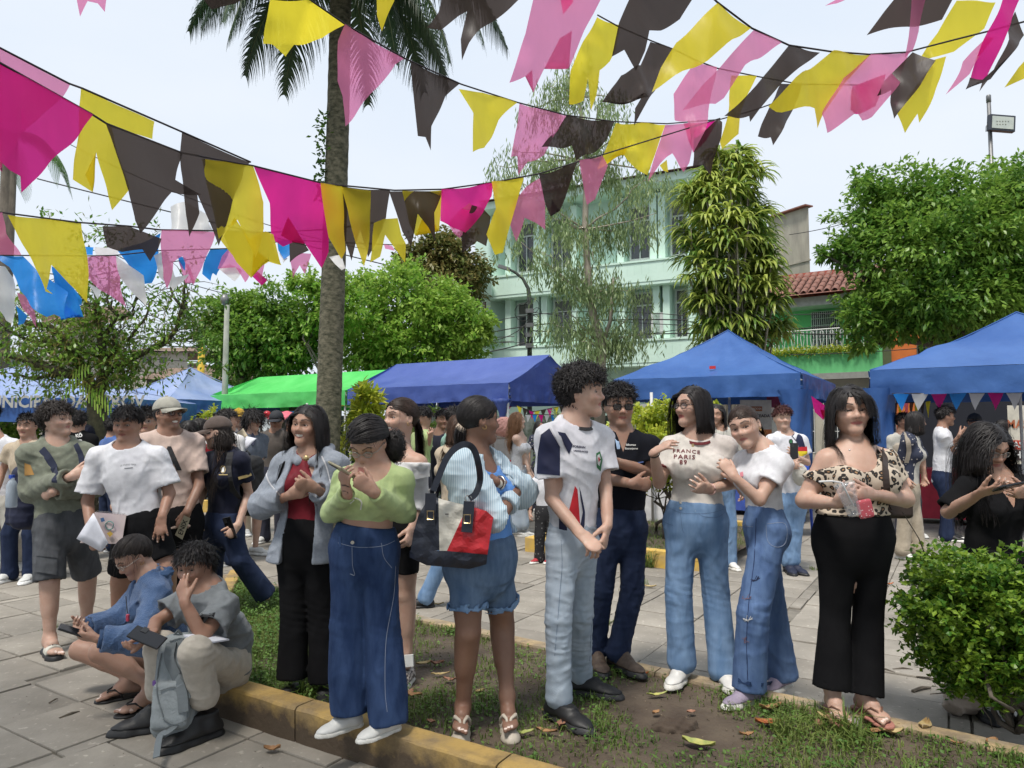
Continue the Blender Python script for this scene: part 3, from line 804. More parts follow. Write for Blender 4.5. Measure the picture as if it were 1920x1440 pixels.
def ribbons(name,paths,nrm,w0,w1,m,root,taper=1.0):
 """paths (N,S,3) world; ribbons lying along them"""
 N,S_,_=paths.shape
 tan=np.gradient(paths,axis=1);tan/=np.linalg.norm(tan,axis=2,keepdims=True)+1e-9
 side=np.cross(tan,nrm);side/=np.linalg.norm(side,axis=2,keepdims=True)+1e-9
 t=np.linspace(0,1,S_)[None,:,None]
 wd=(w0+(w1-w0)*t**taper)*.5
 bulge=nrm*wd*.5
 V=np.stack([paths-side*wd,paths+bulge,paths+side*wd],2).reshape(-1,3)
 i=(np.arange(N)[:,None]*S_+np.arange(S_-1)[None,:]).ravel()*3
 F=np.concatenate([np.stack([i,i+1,i+4,i+3],1),np.stack([i+1,i+2,i+5,i+4],1)])
 return V,F
def hloc(p,X,Y,Z):
 a,b,c=(X-p.head[0])/p.hh,(Y-p.head[1])/p.hh,(Z-p.head[2])/p.hh
 return[a*m[0]+b*m[1]+c*m[2] for m in p.M]
def add_hair(p,s,root):
 h=s.get('hair')
 if not h:return
 far=s['D']>6.5
 rng=np.random.default_rng(h.get('seed',len(s['key'])*7+3));hh=p.hh;M=p.M
 col=h.get('col','black');cols={'black':(.010,.008,.008),'soft':(.016,.011,.009),'brown':(.045,.022,.012),'dbrown':(.022,.012,.008),'light':(.14,.07,.035),'red':(.05,.014,.012)}
 hm=hair_mat(col,cols[col]);st=h['style']
 W=lambda loc:A3(p.head)+(loc*hh)@M
 grav=np.array([M[0][2],M[1][2],M[2][2]])*-1.0
 cap=s.get('cap') is not None
 S=SDF();q=p.q;vol=h.get('vol',.04)
 S.ell(q(*SK_C),(SK_R+(vol*.55 if st not in('pony','bun') else.020))*hh,M,k=.01)
 hl=h.get('hairline',.30)
 def face_cut(X,Y,Z):
  x,f,u=hloc(p,X,Y,Z)
  side=.055 if st!='bun' else.0
  fc=side+.48*np.clip((u-(hl-.17)-.22*np.clip(np.abs(x)-.14,0,.2))/.2,0,1)**1.3
  low=np.where(f>-.10,-.02 if s['sex']=='m' else.06,-.27)
  return np.maximum(f-fc,low-u)*hh*.8
 S.func(face_cut,'i')
 V,F=S.mesh(max(.006,s['D']*.0018));VS=[V];FS=[F];n0=len(V)
 def sample(n):
  a=rng.normal(size=(n*4,3));a/=np.linalg.norm(a,axis=1,keepdims=True)
  pt=SK_C+a*SK_R;x,f,u=pt.T
  fc=.04+.48*np.clip((u-(hl-.17)-.22*np.clip(np.abs(x)-.14,0,.2))/.2,0,1)**1.3
  low=np.where(f>-.10,.0,-.24)
  ok=(f<fc)&(u>low)&~((np.abs(x)>.2)&(f>-.17)&(f<.03)&(u<.10))
  if cap:ok&=u<.12
  pt=pt[ok][:n];return pt
 def nrm_of(pt):
  g=(pt-SK_C)/SK_R**2;return g/np.linalg.norm(g,axis=-1,keepdims=True)
 def push(pos,infl):
  g=(pos-SK_C)/(SK_R+infl[:,None]);r=np.linalg.norm(g,axis=1);m=r<1
  pos[m]=SK_C+g[m]/r[m][:,None]*(SK_R+infl[m][:,None]);return pos
 def grow(pts,length,steps,v0,g,curl,guard=True,layer=.03,follow=0,part=0,damp=.8,cfreq=1.6):
  n=len(pts);pos=pts.copy();L=length if np.ndim(length) else np.full(n,length)
  infl=rng.uniform(.012,layer,n);v=v0.copy();out=[pos.copy()];ph=rng.uniform(0,6.28,(n,3));side=np.sign(pts[:,0]-part);side[side==0]=1
  cg=rng.normal(size=(n,3))*.25;xmax=rng.uniform(.37,.37+layer*2,n);fb=(rng.random(n)<h.get('front',.4))&(pts[:,1]>-.15)
  world_sh=[(p.shL,p.shR,.066*s['H']/1.65),(p.neckb,p.q(0,-.05,-.1),.066*s['H']/1.65),(p.shc-UP*.05,p.chestc,.0)]
  for i in range(steps):
   nv=v+grav*g*(1+i*.15);nv+=curl*np.sin(ph+i*cfreq+cg*6)*.9
   nv/=np.linalg.norm(nv,axis=1,keepdims=True)+1e-9
   pos=pos+nv*(L/steps)[:,None];v=damp*nv+(1-damp)*v
   pos=push(pos,infl)
   if guard:
    lim=.29+.05*rng.random(n)*(i>0)
    m=(pos[:,1]>.04)&(pos[:,2]<hl-.02)&(np.abs(pos[:,0])<lim)
    pos[m,0]=side[m]*lim[m]
   if steps>8 and st!='pony':
    mm=np.abs(pos[:,0])>xmax+.02*i*h.get('widen',.5);pos[mm,0]-=(pos[mm,0]-np.sign(pos[mm,0])*(xmax[mm]+.02*i*h.get('widen',.5)))*.6
   if steps>8:
    wp=W(pos)
    for a,b,r in world_sh[1:2]:
     ab=b-a;t=np.clip(((wp-a)@ab)/(ab@ab),0,1);c=a+t[:,None]*ab;d=wp-c;dn=np.linalg.norm(d,axis=1)
     rr=r+infl*.25*hh;m=dn<rr;wp[m]=c[m]+d[m]/(dn[m][:,None]+1e-9)*rr[m][:,None]
    cc=p.chestc;d=wp-cc;lx=d@p.L;lf=d@p.f;tz=np.clip((p.shc[2]+.06-wp[:,2])/.13,0,1)**.5
    ra=(p.rc+.09);bump=(.045 if s['sex']=='f' else.01)*np.clip((p.shc[2]-.05-wp[:,2])/.1,0,1)
    rb=(p.rc*.66+.03+infl*.2*hh+np.where(lf>0,bump,0))*tz
    want=rb*np.sqrt(np.clip(1-(lx/ra)**2,.05,1))
    sgnf=np.where(fb,1,-1);m=(tz>0)&(lf*sgnf<want)
    wp[m]+=p.f[None,:]*((want*sgnf-lf)[m])[:,None]*.75
    pos=((wp-A3(p.head))@M.T)/hh
   out.append(pos.copy())
  return np.stack(out,1)
 def emit(paths,w0,w1,taper=1.0):
  nl=nrm_of(paths);Pw=W(paths.reshape(-1,3)).reshape(paths.shape);Nw=(nl.reshape(-1,3)@M).reshape(paths.shape)
  v,f=ribbons('h',Pw,Nw,w0,w1,hm,root,taper);nonlocal n0
  VS.append(v);FS.append(f+n0);n0+=len(v)
 dens=h.get('n',1.0)*(.35 if far else 1)
 wid=h.get('wid',.0036)*(1.9 if far else 1)*hh/.22
 curl=h.get('curl',.1)
 X=np.array([1,0,0.]);Fw=np.array([0,1,0.]);Uu=np.array([0,0,1.])
 if st=='short':
  n=int(2300*dens);pt=sample(n);nr=nrm_of(pt)
  fl=np.array(h.get('flow',(.3,.5,0)));L=rng.uniform(.6,1.15,len(pt))*h.get('len',.24)
  topw=np.clip((pt[:,2]-.02)/.3,.22,1)
  L=L*(topw if h.get('fade',1) else 1)
  fr=fl[None,:]+np.zeros_like(pt)
  if h.get('whorl'):fr=nr*0+np.stack([pt[:,0]*1.5,pt[:,1]*1.0+.3,pt[:,2]*0-.2],1)
  v0=nr*h.get('lift',.38)+fr+rng.normal(size=pt.shape)*h.get('mess',.25)
  emit(grow(pt,L,6,v0,h.get('g',.12),curl,guard=h.get('guard',False),layer=vol+.02,damp=.9,cfreq=h.get('cf',1.6)),wid*1.25,wid*.55)
  if h.get('fringe'):
   fx0,fx1,fl_,fd=h['fringe'];n=int(170*dens);x0=rng.uniform(fx0,fx1,n)
   pt=np.stack([x0,.27-.5*x0**2,np.full(n,hl+.06)+rng.uniform(-.02,.05,n)],1);pt=push(pt,np.full(n,.01))
   emit(grow(pt,rng.uniform(.7,1.1,n)*fl_,6,nrm_of(pt)*.35+np.array(fd)[None,:]+rng.normal(size=pt.shape)*.15,.35,curl,guard=False,layer=.05),wid,wid*.3)
 elif st in('long','curly'):
  n=int(h.get('N',1500)*1.3*dens);pt=sample(n);nr=nrm_of(pt);part=h.get('part',0.0)
  sd_=np.sign(pt[:,0]-part);sd_[sd_==0]=1
  v0=sd_[:,None]*X*.9+Fw*(-.35+h.get('fwd',0))-Uu*.3+rng.normal(size=pt.shape)*.06;v0=v0-nr*(v0*nr).sum(1,keepdims=True)
  L=h.get('len',2.0)*rng.uniform(.82,1.05,n)+.2
  if len(pt)<n:L=L[:len(pt)]
  if h.get('sweep'):v0+=np.array(h['sweep'])[None,:]
  emit(grow(pt,L,16 if not far else 10,v0,.55,curl,layer=vol+.03,part=part,damp=.75,cfreq=h.get('cf',1.1)),wid,wid*.45)
  if h.get('fringe'):
   fx0,fx1,fl_,fd=h['fringe'];n=int(h.get('fn',90)*dens);x0=rng.uniform(fx0,fx1,n)
   pt=np.stack([x0,.27-.5*x0**2,np.full(n,hl+.05)+rng.uniform(-.02,.05,n)],1);pt=push(pt,np.full(n,.01))
   sgn=np.sign(x0-part+1e-6)[:,None]
   emit(grow(pt,rng.uniform(.7,1.1,n)*fl_,7,nrm_of(pt)*.3+np.array(fd)[None,:]*np.concatenate([sgn,np.ones((n,2))],1),.35,curl*.7,guard=False,layer=.05),wid*.8,wid*.3)
 elif st in('pony','bun'):
  hl2=0
  tie=np.array(h.get('tie',(0,-.46,.02)));n=int(2000*dens);pt=sample(n);k=9
  ts=np.linspace(0,1,k)[None,:,None];infl=rng.uniform(.022,vol+.018,len(pt))
  pth=pt[:,None,:]*(1-ts)+tie[None,None,:]*ts
  pth=np.stack([push(pth[:,i].copy(),infl) for i in range(k)],1);pth[:,-1]=tie+rng.normal(size=(len(pt),3))*.02
  emit(pth,wid,wid*.8)
  if h.get('loose',1):
   m=int(22*dens*h.get('loose',.6));pt=sample(1200);pt=pt[(pt[:,1]>-.02)][:m]
   emit(grow(pt,rng.uniform(.25,.6,len(pt)),8,nrm_of(pt)*.6-Uu*.5,.25,max(curl,.3),guard=True,layer=.08),wid*.45,wid*.2)
  m=int(420*dens*h.get('tailn',1));base=tie[None,:]+rng.normal(size=(m,3))*h.get('tw',.035)
  v0=np.array(h.get('tv',(0,-.8,.1)))[None,:]+rng.normal(size=(m,3))*.12
  if st=='pony':
   emit(grow(base,rng.uniform(.8,1.05,m)*h.get('len',1.6),14,v0,h.get('tg',.38),curl,guard=True,layer=vol+.06,part=h.get('tpart',0)),wid,wid*.35)
   tm=MB();c=W(tie[None,:])[0];dr=unit((np.array(h.get('tv',(0,-.8,.1))))@M)
   tm.tube([c-dr*.008,c+dr*.014],.02*h.get('tier',1),12);tm.build('hair_tie',h.get('tiemat') or mat('tie_black',(.02,.02,.02)),root,smooth=True)
 if h.get('bangs'):
  for(x0,x1,L,vx,vf,cnt) in h['bangs']:
   n=int(cnt*dens);xs=rng.uniform(x0,x1,n)
   pt=np.stack([xs,.27-.5*xs**2,np.full(n,hl+.05)+rng.uniform(-.02,.04,n)],1);pt=push(pt,np.full(n,.015))
   emit(grow(pt,rng.uniform(.8,1.1,n)*L,8,nrm_of(pt)*.5+np.array([vx,vf,-.2])[None,:],.4,curl*.7,guard=False,layer=.06),wid*.8,wid*.3)
 meshn('hair',np.vstack(VS),np.vstack(FS),hm,root)
def add_cap(p,s,root):
 c=s['cap'];q=p.q;hh=p.hh;M=p.M;m=c['mat']
 S=SDF();S.ell(q(0,-.075,.175),np.array([.385,.465,.40])*hh,M,k=.01)
 tilt=c.get('tilt',.0)
 def cut(X,Y,Z):
  x,f,u=hloc(p,X,Y,Z)
  return(.155+tilt*f-u)*hh
 S.func(cut,'i')
 def pan(X,Y,Z):
  x,f,u=hloc(p,X,Y,Z);f=f+.075
  a=np.arctan2(x,f);return.0015*np.exp(-(np.abs(((a/(math.pi/3)+.5)%1)-.5)/.03)**2)
 S.func(pan,'d')
 V,F=S.mesh(max(.005,s['D']*.0012));o=meshn('cap',V,F,m,root)
 n=15;V=[];F=[]
 bs=-1 if c.get('back') else 1
 for j in range(7):
  r=j/6
  for i in range(n):
   a=(i/(n-1)-.5)*R(134)
   x=.375*math.sin(a)*(1-.06*r*r);f=bs*(-.075+.455*math.cos(a)+r*.40*max(0,math.cos(a*1.32))**.55)
   z=.165+tilt*f*bs-.11*(x/.37)**2*(.25+r*.75)-.07*r+c.get('up',0)*r
   V.append(q(x,f,z))
 for j in range(6):
  for i in range(n-1):F.append((j*n+i,j*n+i+1,(j+1)*n+i+1,(j+1)*n+i))
 nv=len(V);V2=[v-p.hu*.004 for v in V]
 Fb=[tuple(nv+k for k in f[::-1]) for f in F]
 rim=[(i+6*n,i+1+6*n,nv+i+1+6*n,nv+i+6*n) for i in range(n-1)]+[((j)*n,(j+1)*n,nv+(j+1)*n,nv+j*n) for j in range(6)]+[((j+1)*n+n-1,j*n+n-1,nv+j*n+n-1,nv+(j+1)*n+n-1) for j in range(6)]
 meshn('brim',np.array(V+V2),np.array(F+Fb+rim),c.get('brim',m),o)
 mb=MB();mb.lathe([(.012,0),(.010,.005),(.003,.008)],q(0,-.075,.575),8,Matrix.Identity(3));mb.build('button',m,o,smooth=True)
def add_glasses(p,s,root):
 g=s['glasses'];q=p.q;hh=p.hh;mb=MB();r=g.get('r',.075);rz=g.get('rz',r*.85);th=g.get('th',.0018);dz=g.get('dz',-.005)
 lens=[]
 for sg in(-1,1):
  pts=[];n=18
  for k in range(n+1):
   a=2*math.pi*k/n;e=g.get('sq',2.5);ca,sa=math.cos(a),math.sin(a)
   x=sg*.145+r*1.12*math.copysign(abs(ca)**(2/e),ca);z=dz+rz*math.copysign(abs(sa)**(2/e),sa)
   pts.append(q(x,.385-.35*(abs(x)-.05)**1.0*.35,z))
  mb.tube(pts,th,5,cap=False)
  c=sum(pts[:-1])/n;lens.append(MB().add([c]+pts[:-1],[(0,1+k,1+(k+1)%n) for k in range(n)]))
  mb.tube([q(sg*(.145+r*1.12),.355,dz+.02),q(sg*.33,.28,dz+.025),q(sg*.36,-.02,.02),q(sg*.345,-.09,-.03)],th,5)
 mb.tube([q(-.065,.385,dz+.012),q(0,.41,dz+.025),q(.065,.385,dz+.012)],th,5)
 o=mb.build('glasses_frame',g['mat'],root,smooth=True)
 if g.get('tint'):lm=mat('lens_dark',(.02,.018,.022),.08,alpha=.86)
 else:
  lm=mat('lens_clear',(.7,.72,.75),.05,alpha=.10)
 for L_ in lens:L_.build('lens',lm,o)
def dress_head(p,s):
 add_hair(p,s,p.root)
 if s.get('cap'):add_cap(p,s,p.root)
 if s.get('glasses'):add_glasses(p,s,p.root)
 if s.get('earring') is not None:
  for sg in(-1,1):
   mb=MB();c=p.q(sg*.345,-.02,-.13-s['earring']*4)
   r=.004+s['earring'];pts=[c+(p.hf*math.cos(a)+p.hu*math.sin(a))*r for a in np.linspace(0,6.2832,11)]
   mb.tube(pts,.0013,5,cap=False);mb.build('earring',mat('gold',(.75,.5,.2),.25,metal=1),p.root,smooth=True)
def bvh_of(VF):
 V,F=VF
 return BVHTree.FromPolygons([Vector(v) for v in V],[tuple(int(i) for i in dict.fromkeys(f)) for f in F])
def decal(p,VF,pts2,faces,origin,right,up,m,name='print',off=.002,parent=None,cut=None):
 """pts2: list of (x, y) in metres round origin; laid onto the cloth along the view normal"""
 right=unit(right);up=A3(up);up=unit(up-right*(up@right));n=np.cross(right,up)
 key=id(VF[0])
 if not hasattr(p,'_bvh'):p._bvh={}
 if key not in p._bvh:p._bvh[key]=bvh_of(VF)
 T=p._bvh[key];out=[]
 last=None
 for x,y in pts2:
  o=A3(origin)+right*x+up*y
  hit=T.ray_cast(Vector(o+n*.25),Vector(-n),.6)
  if hit[0] is None:
   q_=T.find_nearest(Vector(o+n*(last if last is not None else 0)))
   out.append(A3(q_[0])+A3(q_[1])*off if q_[0] is not None else o)
  else:
   out.append(A3(hit[0])+n*off);last=(A3(hit[0])-o)@n
 me=bpy.data.meshes.new(name);me.from_pydata([tuple(v) for v in out],[],faces);me.update()
 me.materials.append(m);o_=bpy.data.objects.new(name,me);link(o_);finish(o_,parent or p.root)
 return o_
def text_geo(txt,width,bold=0,spacing=1.0,ys=1.0):
 cu=bpy.data.curves.new('t','FONT');cu.body=txt;cu.align_x='CENTER';cu.align_y='CENTER';cu.resolution_u=2;cu.offset=bold;cu.space_character=spacing
 o=bpy.data.objects.new('t',cu);COL.objects.link(o)
 dg=bpy.context.evaluated_depsgraph_get();me=bpy.data.meshes.new_from_object(o.evaluated_get(dg))
 COL.objects.unlink(o);bpy.data.objects.remove(o);bpy.data.curves.remove(cu)
 bm=bmesh.new();bm.from_mesh(me);bmesh.ops.triangulate(bm,faces=bm.faces[:])
 xs=[v.co.x for v in bm.verts];wd=max(xs)-min(xs);k=width/wd
 for v in bm.verts:v.co*=k
 for _ in range(3):
  le=[e for e in bm.edges if e.calc_length()>.02]
  if not le:break
  bmesh.ops.subdivide_edges(bm,edges=le,cuts=1);bmesh.ops.triangulate(bm,faces=[f for f in bm.faces if len(f.verts)>3])
 pts=[(v.co.x,v.co.y*ys) for v in bm.verts];bm.verts.index_update();fs=[tuple(v.index for v in f.verts) for f in bm.faces]
 bm.free();bpy.data.meshes.remove(me)
 return pts,fs
def poly_geo(pts,step=.018):
 bm=bmesh.new();vs_=[bm.verts.new((x,y,0)) for x,y in pts];f=bm.faces.new(vs_);bmesh.ops.triangulate(bm,faces=[f])
 for _ in range(5):
  le=[e for e in bm.edges if e.calc_length()>step]
  if not le:break
  bmesh.ops.subdivide_edges(bm,edges=le,cuts=1);bmesh.ops.triangulate(bm,faces=[f for f in bm.faces if len(f.verts)>3])
 bm.verts.index_update();out=[(v.co.x,v.co.y) for v in bm.verts],[tuple(v.index for v in f.verts) for f in bm.faces];bm.free();return out
def on_front(p,VF,px,py,geo,m,yawoff=0,up=None,rot=0,**kw):
 """print placed where the picture shows it, projected horizontally against the chest"""
 D=p.s['D'];o=A3(P(px,py,D-.15));f=rotm(UP,R(yawoff))@p.f;r=rotm(UP,R(yawoff))@p.L
 T0_=bvh_of(VF) if not hasattr(p,'_bvh') or id(VF[0]) not in p._bvh else p._bvh[id(VF[0])]
 if not hasattr(p,'_bvh'):p._bvh={}
 p._bvh[id(VF[0])]=T0_
 c=A3(cam.location);d=unit(A3(P(px,py,D))-c);h=T0_.ray_cast(Vector(c),Vector(d))
 if h[0] is not None:o=A3(h[0])
 up=UP if up is None else up
 if rot:r2=r*math.cos(R(rot))+up*math.sin(R(rot));up=-r*math.sin(R(rot))+up*math.cos(R(rot));r=r2
 return decal(p,VF,geo[0],geo[1],o,r,up,m,**kw)
U2=np.array([.846,-.533,0]);V2_=np.array([.533,.846,0])
def w2(u,v,z=0):return Vector((U2[0]*u+V2_[0]*v,U2[1]*u+V2_[1]*v,z))
m_soil=mat('soil',(.060,.042,.030),.95,col2=(.115,.088,.062),scale=5,detail=8,bump=.7,bscale=40)
m_far=mat('far_ground',(.26,.25,.23),.95,col2=(.34,.33,.30),scale=1.5,detail=6,bump=.3,bscale=20)
m_grout=mat('joint_dirt',(.135,.123,.103),.95,col2=(.21,.19,.16),scale=12,bump=.5,bscale=60)
def slab_mat():
 m=mat('paving_stone',(.205,.184,.153),.8,col2=(.30,.272,.232),scale=2.2,detail=8,bump=.25,bscale=55,lo=.3,hi=.7)
 nt=m.node_tree;N=nt.nodes;L=nt.links;b=N['Principled BSDF'];src=b.inputs['Base Color'].links[0].from_socket
 oi=N.new('ShaderNodeObjectInfo');mr=N.new('ShaderNodeMapRange');mr.inputs[3].default_value=.86;mr.inputs[4].default_value=1.12
 L.new(oi.outputs['Random'],mr.inputs[0])
 g=N.new('ShaderNodeNewGeometry');n2=N.new('ShaderNodeTexNoise');n2.inputs['Scale'].default_value=1.1;n2.inputs['Detail'].default_value=6;n2.inputs['Roughness'].default_value=.65
 L.new(g.outputs['Position'],n2.inputs['Vector'])
 r2=N.new('ShaderNodeMapRange');r2.inputs[1].default_value=.3;r2.inputs[2].default_value=.7;r2.inputs[3].default_value=.72;r2.inputs[4].default_value=1.25;L.new(n2.outputs['Fac'],r2.inputs[0])
 n3=N.new('ShaderNodeTexNoise');n3.inputs['Scale'].default_value=26;n3.inputs['Detail'].default_value=3;L.new(g.outputs['Position'],n3.inputs['Vector'])
 r3=N.new('ShaderNodeMapRange');r3.inputs[1].default_value=.62;r3.inputs[2].default_value=.72;r3.inputs[3].default_value=1;r3.inputs[4].default_value=1.5;L.new(n3.outputs['Fac'],r3.inputs[0])
 mm=N.new('ShaderNodeMath');mm.operation='MULTIPLY';L.new(mr.outputs[0],mm.inputs[0]);L.new(r2.outputs[0],mm.inputs[1])
 m3=N.new('ShaderNodeMath');m3.operation='MULTIPLY';L.new(mm.outputs[0],m3.inputs[0]);L.new(r3.outputs[0],m3.inputs[1])
 vm=N.new('ShaderNodeVectorMath');vm.operation='SCALE';L.new(src,vm.inputs[0]);L.new(m3.outputs[0],vm.inputs['Scale']);L.new(vm.outputs[0],b.inputs['Base Color'])
 return m
m_slab=slab_mat()
# ground sheet (the bed's own soil is a separate, higher sheet)
MB().add([(-400,-60,-.03),(400,-60,-.03),(400,800,-.03),(-400,800,-.03)],[(0,1,2,3)]).build('ground',m_far,kind='structure')
# bed outline
FA,FB=Vector((-1.80,3.765,0)),Vector((1.6,1.72,0))
RA,RB=Vector((-2.52,6.43,0)),Vector((2.24,2.90,0))
def side_of(a,b,x,y):return(b.x-a.x)*(y-a.y)-(b.y-a.y)*(x-a.x)
def in_bed(x,y,m=0.0):
 return side_of(FA,FB,x,y)>-m and side_of(RA,RB,x,y)<m and side_of(FA,RA,x,y)<m
FARBED=[Vector((.15,8.2,0)),Vector((1.98,6.95,0)),Vector((3.5,9.4,0)),Vector((1.7,10.6,0))]
def in_far(x,y):
 P4=FARBED;s_=[side_of(P4[i],P4[(i+1)%4],x,y) for i in range(4)]
 return all(v>0 for v in s_)
def slab_mesh(sz,k):
 rng=random.Random(k);hx,hy=sz[0]/2-.0028,sz[1]/2-.0028;c=[]
 for(sx,sy) in((-1,-1),(1,-1),(1,1),(-1,1)):
  c.append((sx*hx+rng.uniform(-.006,.002)*sx,sy*hy+rng.uniform(-.006,.002)*sy))
 top=[(x*.992,y*.99,0) for x,y in c];mid=[(x,y,-.006) for x,y in c];bot=[(x,y,-.04) for x,y in c]
 me=bpy.data.meshes.new('slab');me.from_pydata(top+mid+bot,[],[(0,1,2,3)]+[(i+4,(i+1)%4+4,(i+1)%4,i) for i in range(4)]+[(i+8,(i+1)%4+8,(i+1)%4+4,i+4) for i in range(4)])
 me.materials.append(m_slab);return me
pave=MB().add([(-40,.5,-.012),(40,.5,-.012),(40,40,-.012),(-40,40,-.012)],[(0,1,2,3)]).build('pavement',m_grout,kind='structure')
SL=[]
rngp=random.Random(3)
su,sv,strip=.50,.36,.09
for iu in range(-40,60):
 for iv in range(-10,60):
  blk=iu//2;u0=iu*su+blk*strip+su/2;v0=iv*sv+(sv/2 if blk%2 else 0)
  p_=w2(u0,v0)
  if p_.y<1.9 or p_.y>13.5:continue
  if abs(p_.x)>p_.y*.80+.6:continue
  if in_bed(p_.x,p_.y,.22*3) and in_bed(p_.x+.2,p_.y+.1,.2) and in_bed(p_.x-.2,p_.y-.1,.2):continue
  if in_far(p_.x,p_.y):continue
  SL.append((p_.length,p_,0))
 if iu%2==0:
  for iv in range(-10,60,1):
   u0=iu*su+(iu//2)*strip-strip/2;p_=w2(u0,iv*sv)
   if p_.y<1.9 or p_.y>13.5 or abs(p_.x)>p_.y*.80+.4 or in_bed(p_.x,p_.y,.1) or in_far(p_.x,p_.y):continue
   SL.append((p_.length,p_,1))
SL.sort(key=lambda t:t[0])
variants=[[slab_mesh((su,sv),k) for k in range(6)],[slab_mesh((strip,sv*.98),20+k) for k in range(3)]]
ang=math.atan2(U2[1],U2[0]);farmb=MB();nb_=0
for d,p_,kd in SL:
 z=rngp.gauss(0,.0022);tl=(rngp.gauss(0,.004),rngp.gauss(0,.004))
 if kd==0 and rngp.random()<.05:z+=.003;tl=(rngp.gauss(0,.012),rngp.gauss(0,.012))
 if kd==1 and rngp.random()<.25:continue
 if nb_<298:
  o=bpy.data.objects.new('slab',rngp.choice(variants[kd]));COL.objects.link(o);o.parent=pave
  o.location=(p_.x,p_.y,z);o.rotation_euler=(tl[0],tl[1],ang+rngp.gauss(0,.004));nb_+=1
 else:
  me=rngp.choice(variants[kd]);Mx=Matrix.Translation((p_.x,p_.y,z))@Matrix.Rotation(ang,4,'Z')
  farmb.add([Mx@v.co for v in me.vertices],[tuple(f.vertices) for f in me.polygons])
farmb.build('slabs',m_slab,pave,kind='stuff')
# soil in the bed, with bumps
def bed_sheet(name,quad,z,m,nx=60,ny=34,amp=.014,**kw):
 a,b,c,d=[Vector(q) for q in quad];V=[];F=[]
 for j in range(ny):
  for i in range(nx):
   s_,t=i/(nx-1),j/(ny-1);p_=(a*(1-s_)+b*s_)*(1-t)+(d*(1-s_)+c*s_)*t
   h=amp*(noise.noise(Vector((p_.x*3,p_.y*3,0)))+.5*noise.noise(Vector((p_.x*11,p_.y*11,3))))
   V.append((p_.x,p_.y,z+h))
 F=[(j*nx+i,j*nx+i+1,(j+1)*nx+i+1,(j+1)*nx+i) for j in range(ny-1) for i in range(nx-1)]
 return MB().add(V,F).build(name,m,smooth=True,**kw)
SOILZ=.075
bed_sheet('soil',(FA+Vector((.02,.05,0)),FB+Vector((.03,.06,0)),RB+Vector((2.5,-1.9,0)),RA+Vector((.0,-.05,0))),SOILZ,m_soil,90,50,kind='structure')
bed_sheet('grass_bed',FARBED,.10,m_soil,20,20,kind='structure')
# kerbs
def kerb_mat(name,c1,c2,dirt):
 m=mat(name,c1,.75,col2=c2,scale=5,detail=8,bump=.5,bscale=34,lo=.4,hi=.62)
 nt=m.node_tree;N=nt.nodes;L=nt.links;b=N['Principled BSDF'];src=b.inputs['Base Color'].links[0].from_socket
 g=N.new('ShaderNodeNewGeometry');sx=N.new('ShaderNodeSeparateXYZ');L.new(g.outputs['Position'],sx.inputs[0])
 n2=N.new('ShaderNodeTexNoise');n2.inputs['Scale'].default_value=7;n2.inputs['Detail'].default_value=8;n2.inputs['Roughness'].default_value=.7;L.new(g.outputs['Position'],n2.inputs['Vector'])
 a=N.new('ShaderNodeMath');a.operation='MULTIPLY_ADD';L.new(sx.outputs[2],a.inputs[0]);a.inputs[1].default_value=-4.2;L.new(n2.outputs['Fac'],a.inputs[2])
 r=N.new('ShaderNodeMapRange');r.inputs[1].default_value=-.12;r.inputs[2].default_value=.22;L.new(a.outputs[0],r.inputs[0])
 x=N.new('ShaderNodeMix');x.data_type='RGBA';L.new(r.outputs[0],x.inputs[0]);L.new(src,x.inputs[6]);x.inputs[7].default_value=(*dirt,1)
 L.new(x.outputs[2],b.inputs['Base Color']);return m
m_kerb=kerb_mat('kerb_yellow',(.42,.275,.085),(.24,.17,.085),(.075,.052,.032))
m_kerb2=kerb_mat('kerb_worn',(.50,.36,.18),(.30,.26,.21),(.17,.13,.085))
def kerb(name,a,b,wd,z0,z1,m,seglen=1.0,inward=1,seed=1,round_=.012):
 rng=random.Random(seed);d=(b-a);L_=d.length;d.normalize();n=Vector((-d.y,d.x,0))*inward;root=empty(name,tuple(a));root['kind']='structure'
 t=0
 while t<L_-.05:
  ln=min(seglen*rng.uniform(.85,1.15),L_-t);k=max(2,int(ln/.06));V=[];F=[]
  prof=[(0,z0),(0,z1-round_),(round_*.6,z1-round_*.2),(round_*1.6,z1),(wd-round_*1.6,z1),(wd-round_*.4,z1-round_*.3),(wd,z1-round_*1.4),(wd,z0)]
  for i in range(k+1):
   s_=t+.004+(ln-.008)*i/k
   for j,(pn,pz) in enumerate(prof):
    q_=a+d*s_+n*pn;jj=noise.noise(Vector((s_*9+seed,j*1.7,0)))*.006+noise.noise(Vector((s_*31+seed,j*2.7,5)))*.003
    V.append(q_+n*jj*(1 if j<4 else-1)+Vector((0,0,(pz+jj*.7) if 0<j<7 else pz)))
  m8=len(prof)
  F=[(i*m8+j,i*m8+j+1,(i+1)*m8+j+1,(i+1)*m8+j) for i in range(k) for j in range(m8-1)]
  F+=[tuple(range(m8-1,-1,-1)),tuple(k*m8+j for j in range(m8))]
  MB().add(V,F).build('kerb_stone',m,root,smooth=False);t+=ln
 return root
kerb('kerb',FA,FB,.125,-.03,.152,m_kerb,1.05,1,3)
kerb('kerb',RA,RB,.10,-.03,.105,m_kerb2,1.3,-1,5)
kerb('kerb',FA+Vector((0,.02,0)),RA,.11,-.03,.14,m_kerb,1.0,-1,7)
m_kerb3=mat('kerb_fresh_yellow',(.62,.40,.07),.7,col2=(.48,.33,.12),scale=9,bump=.3)
P4=FARBED
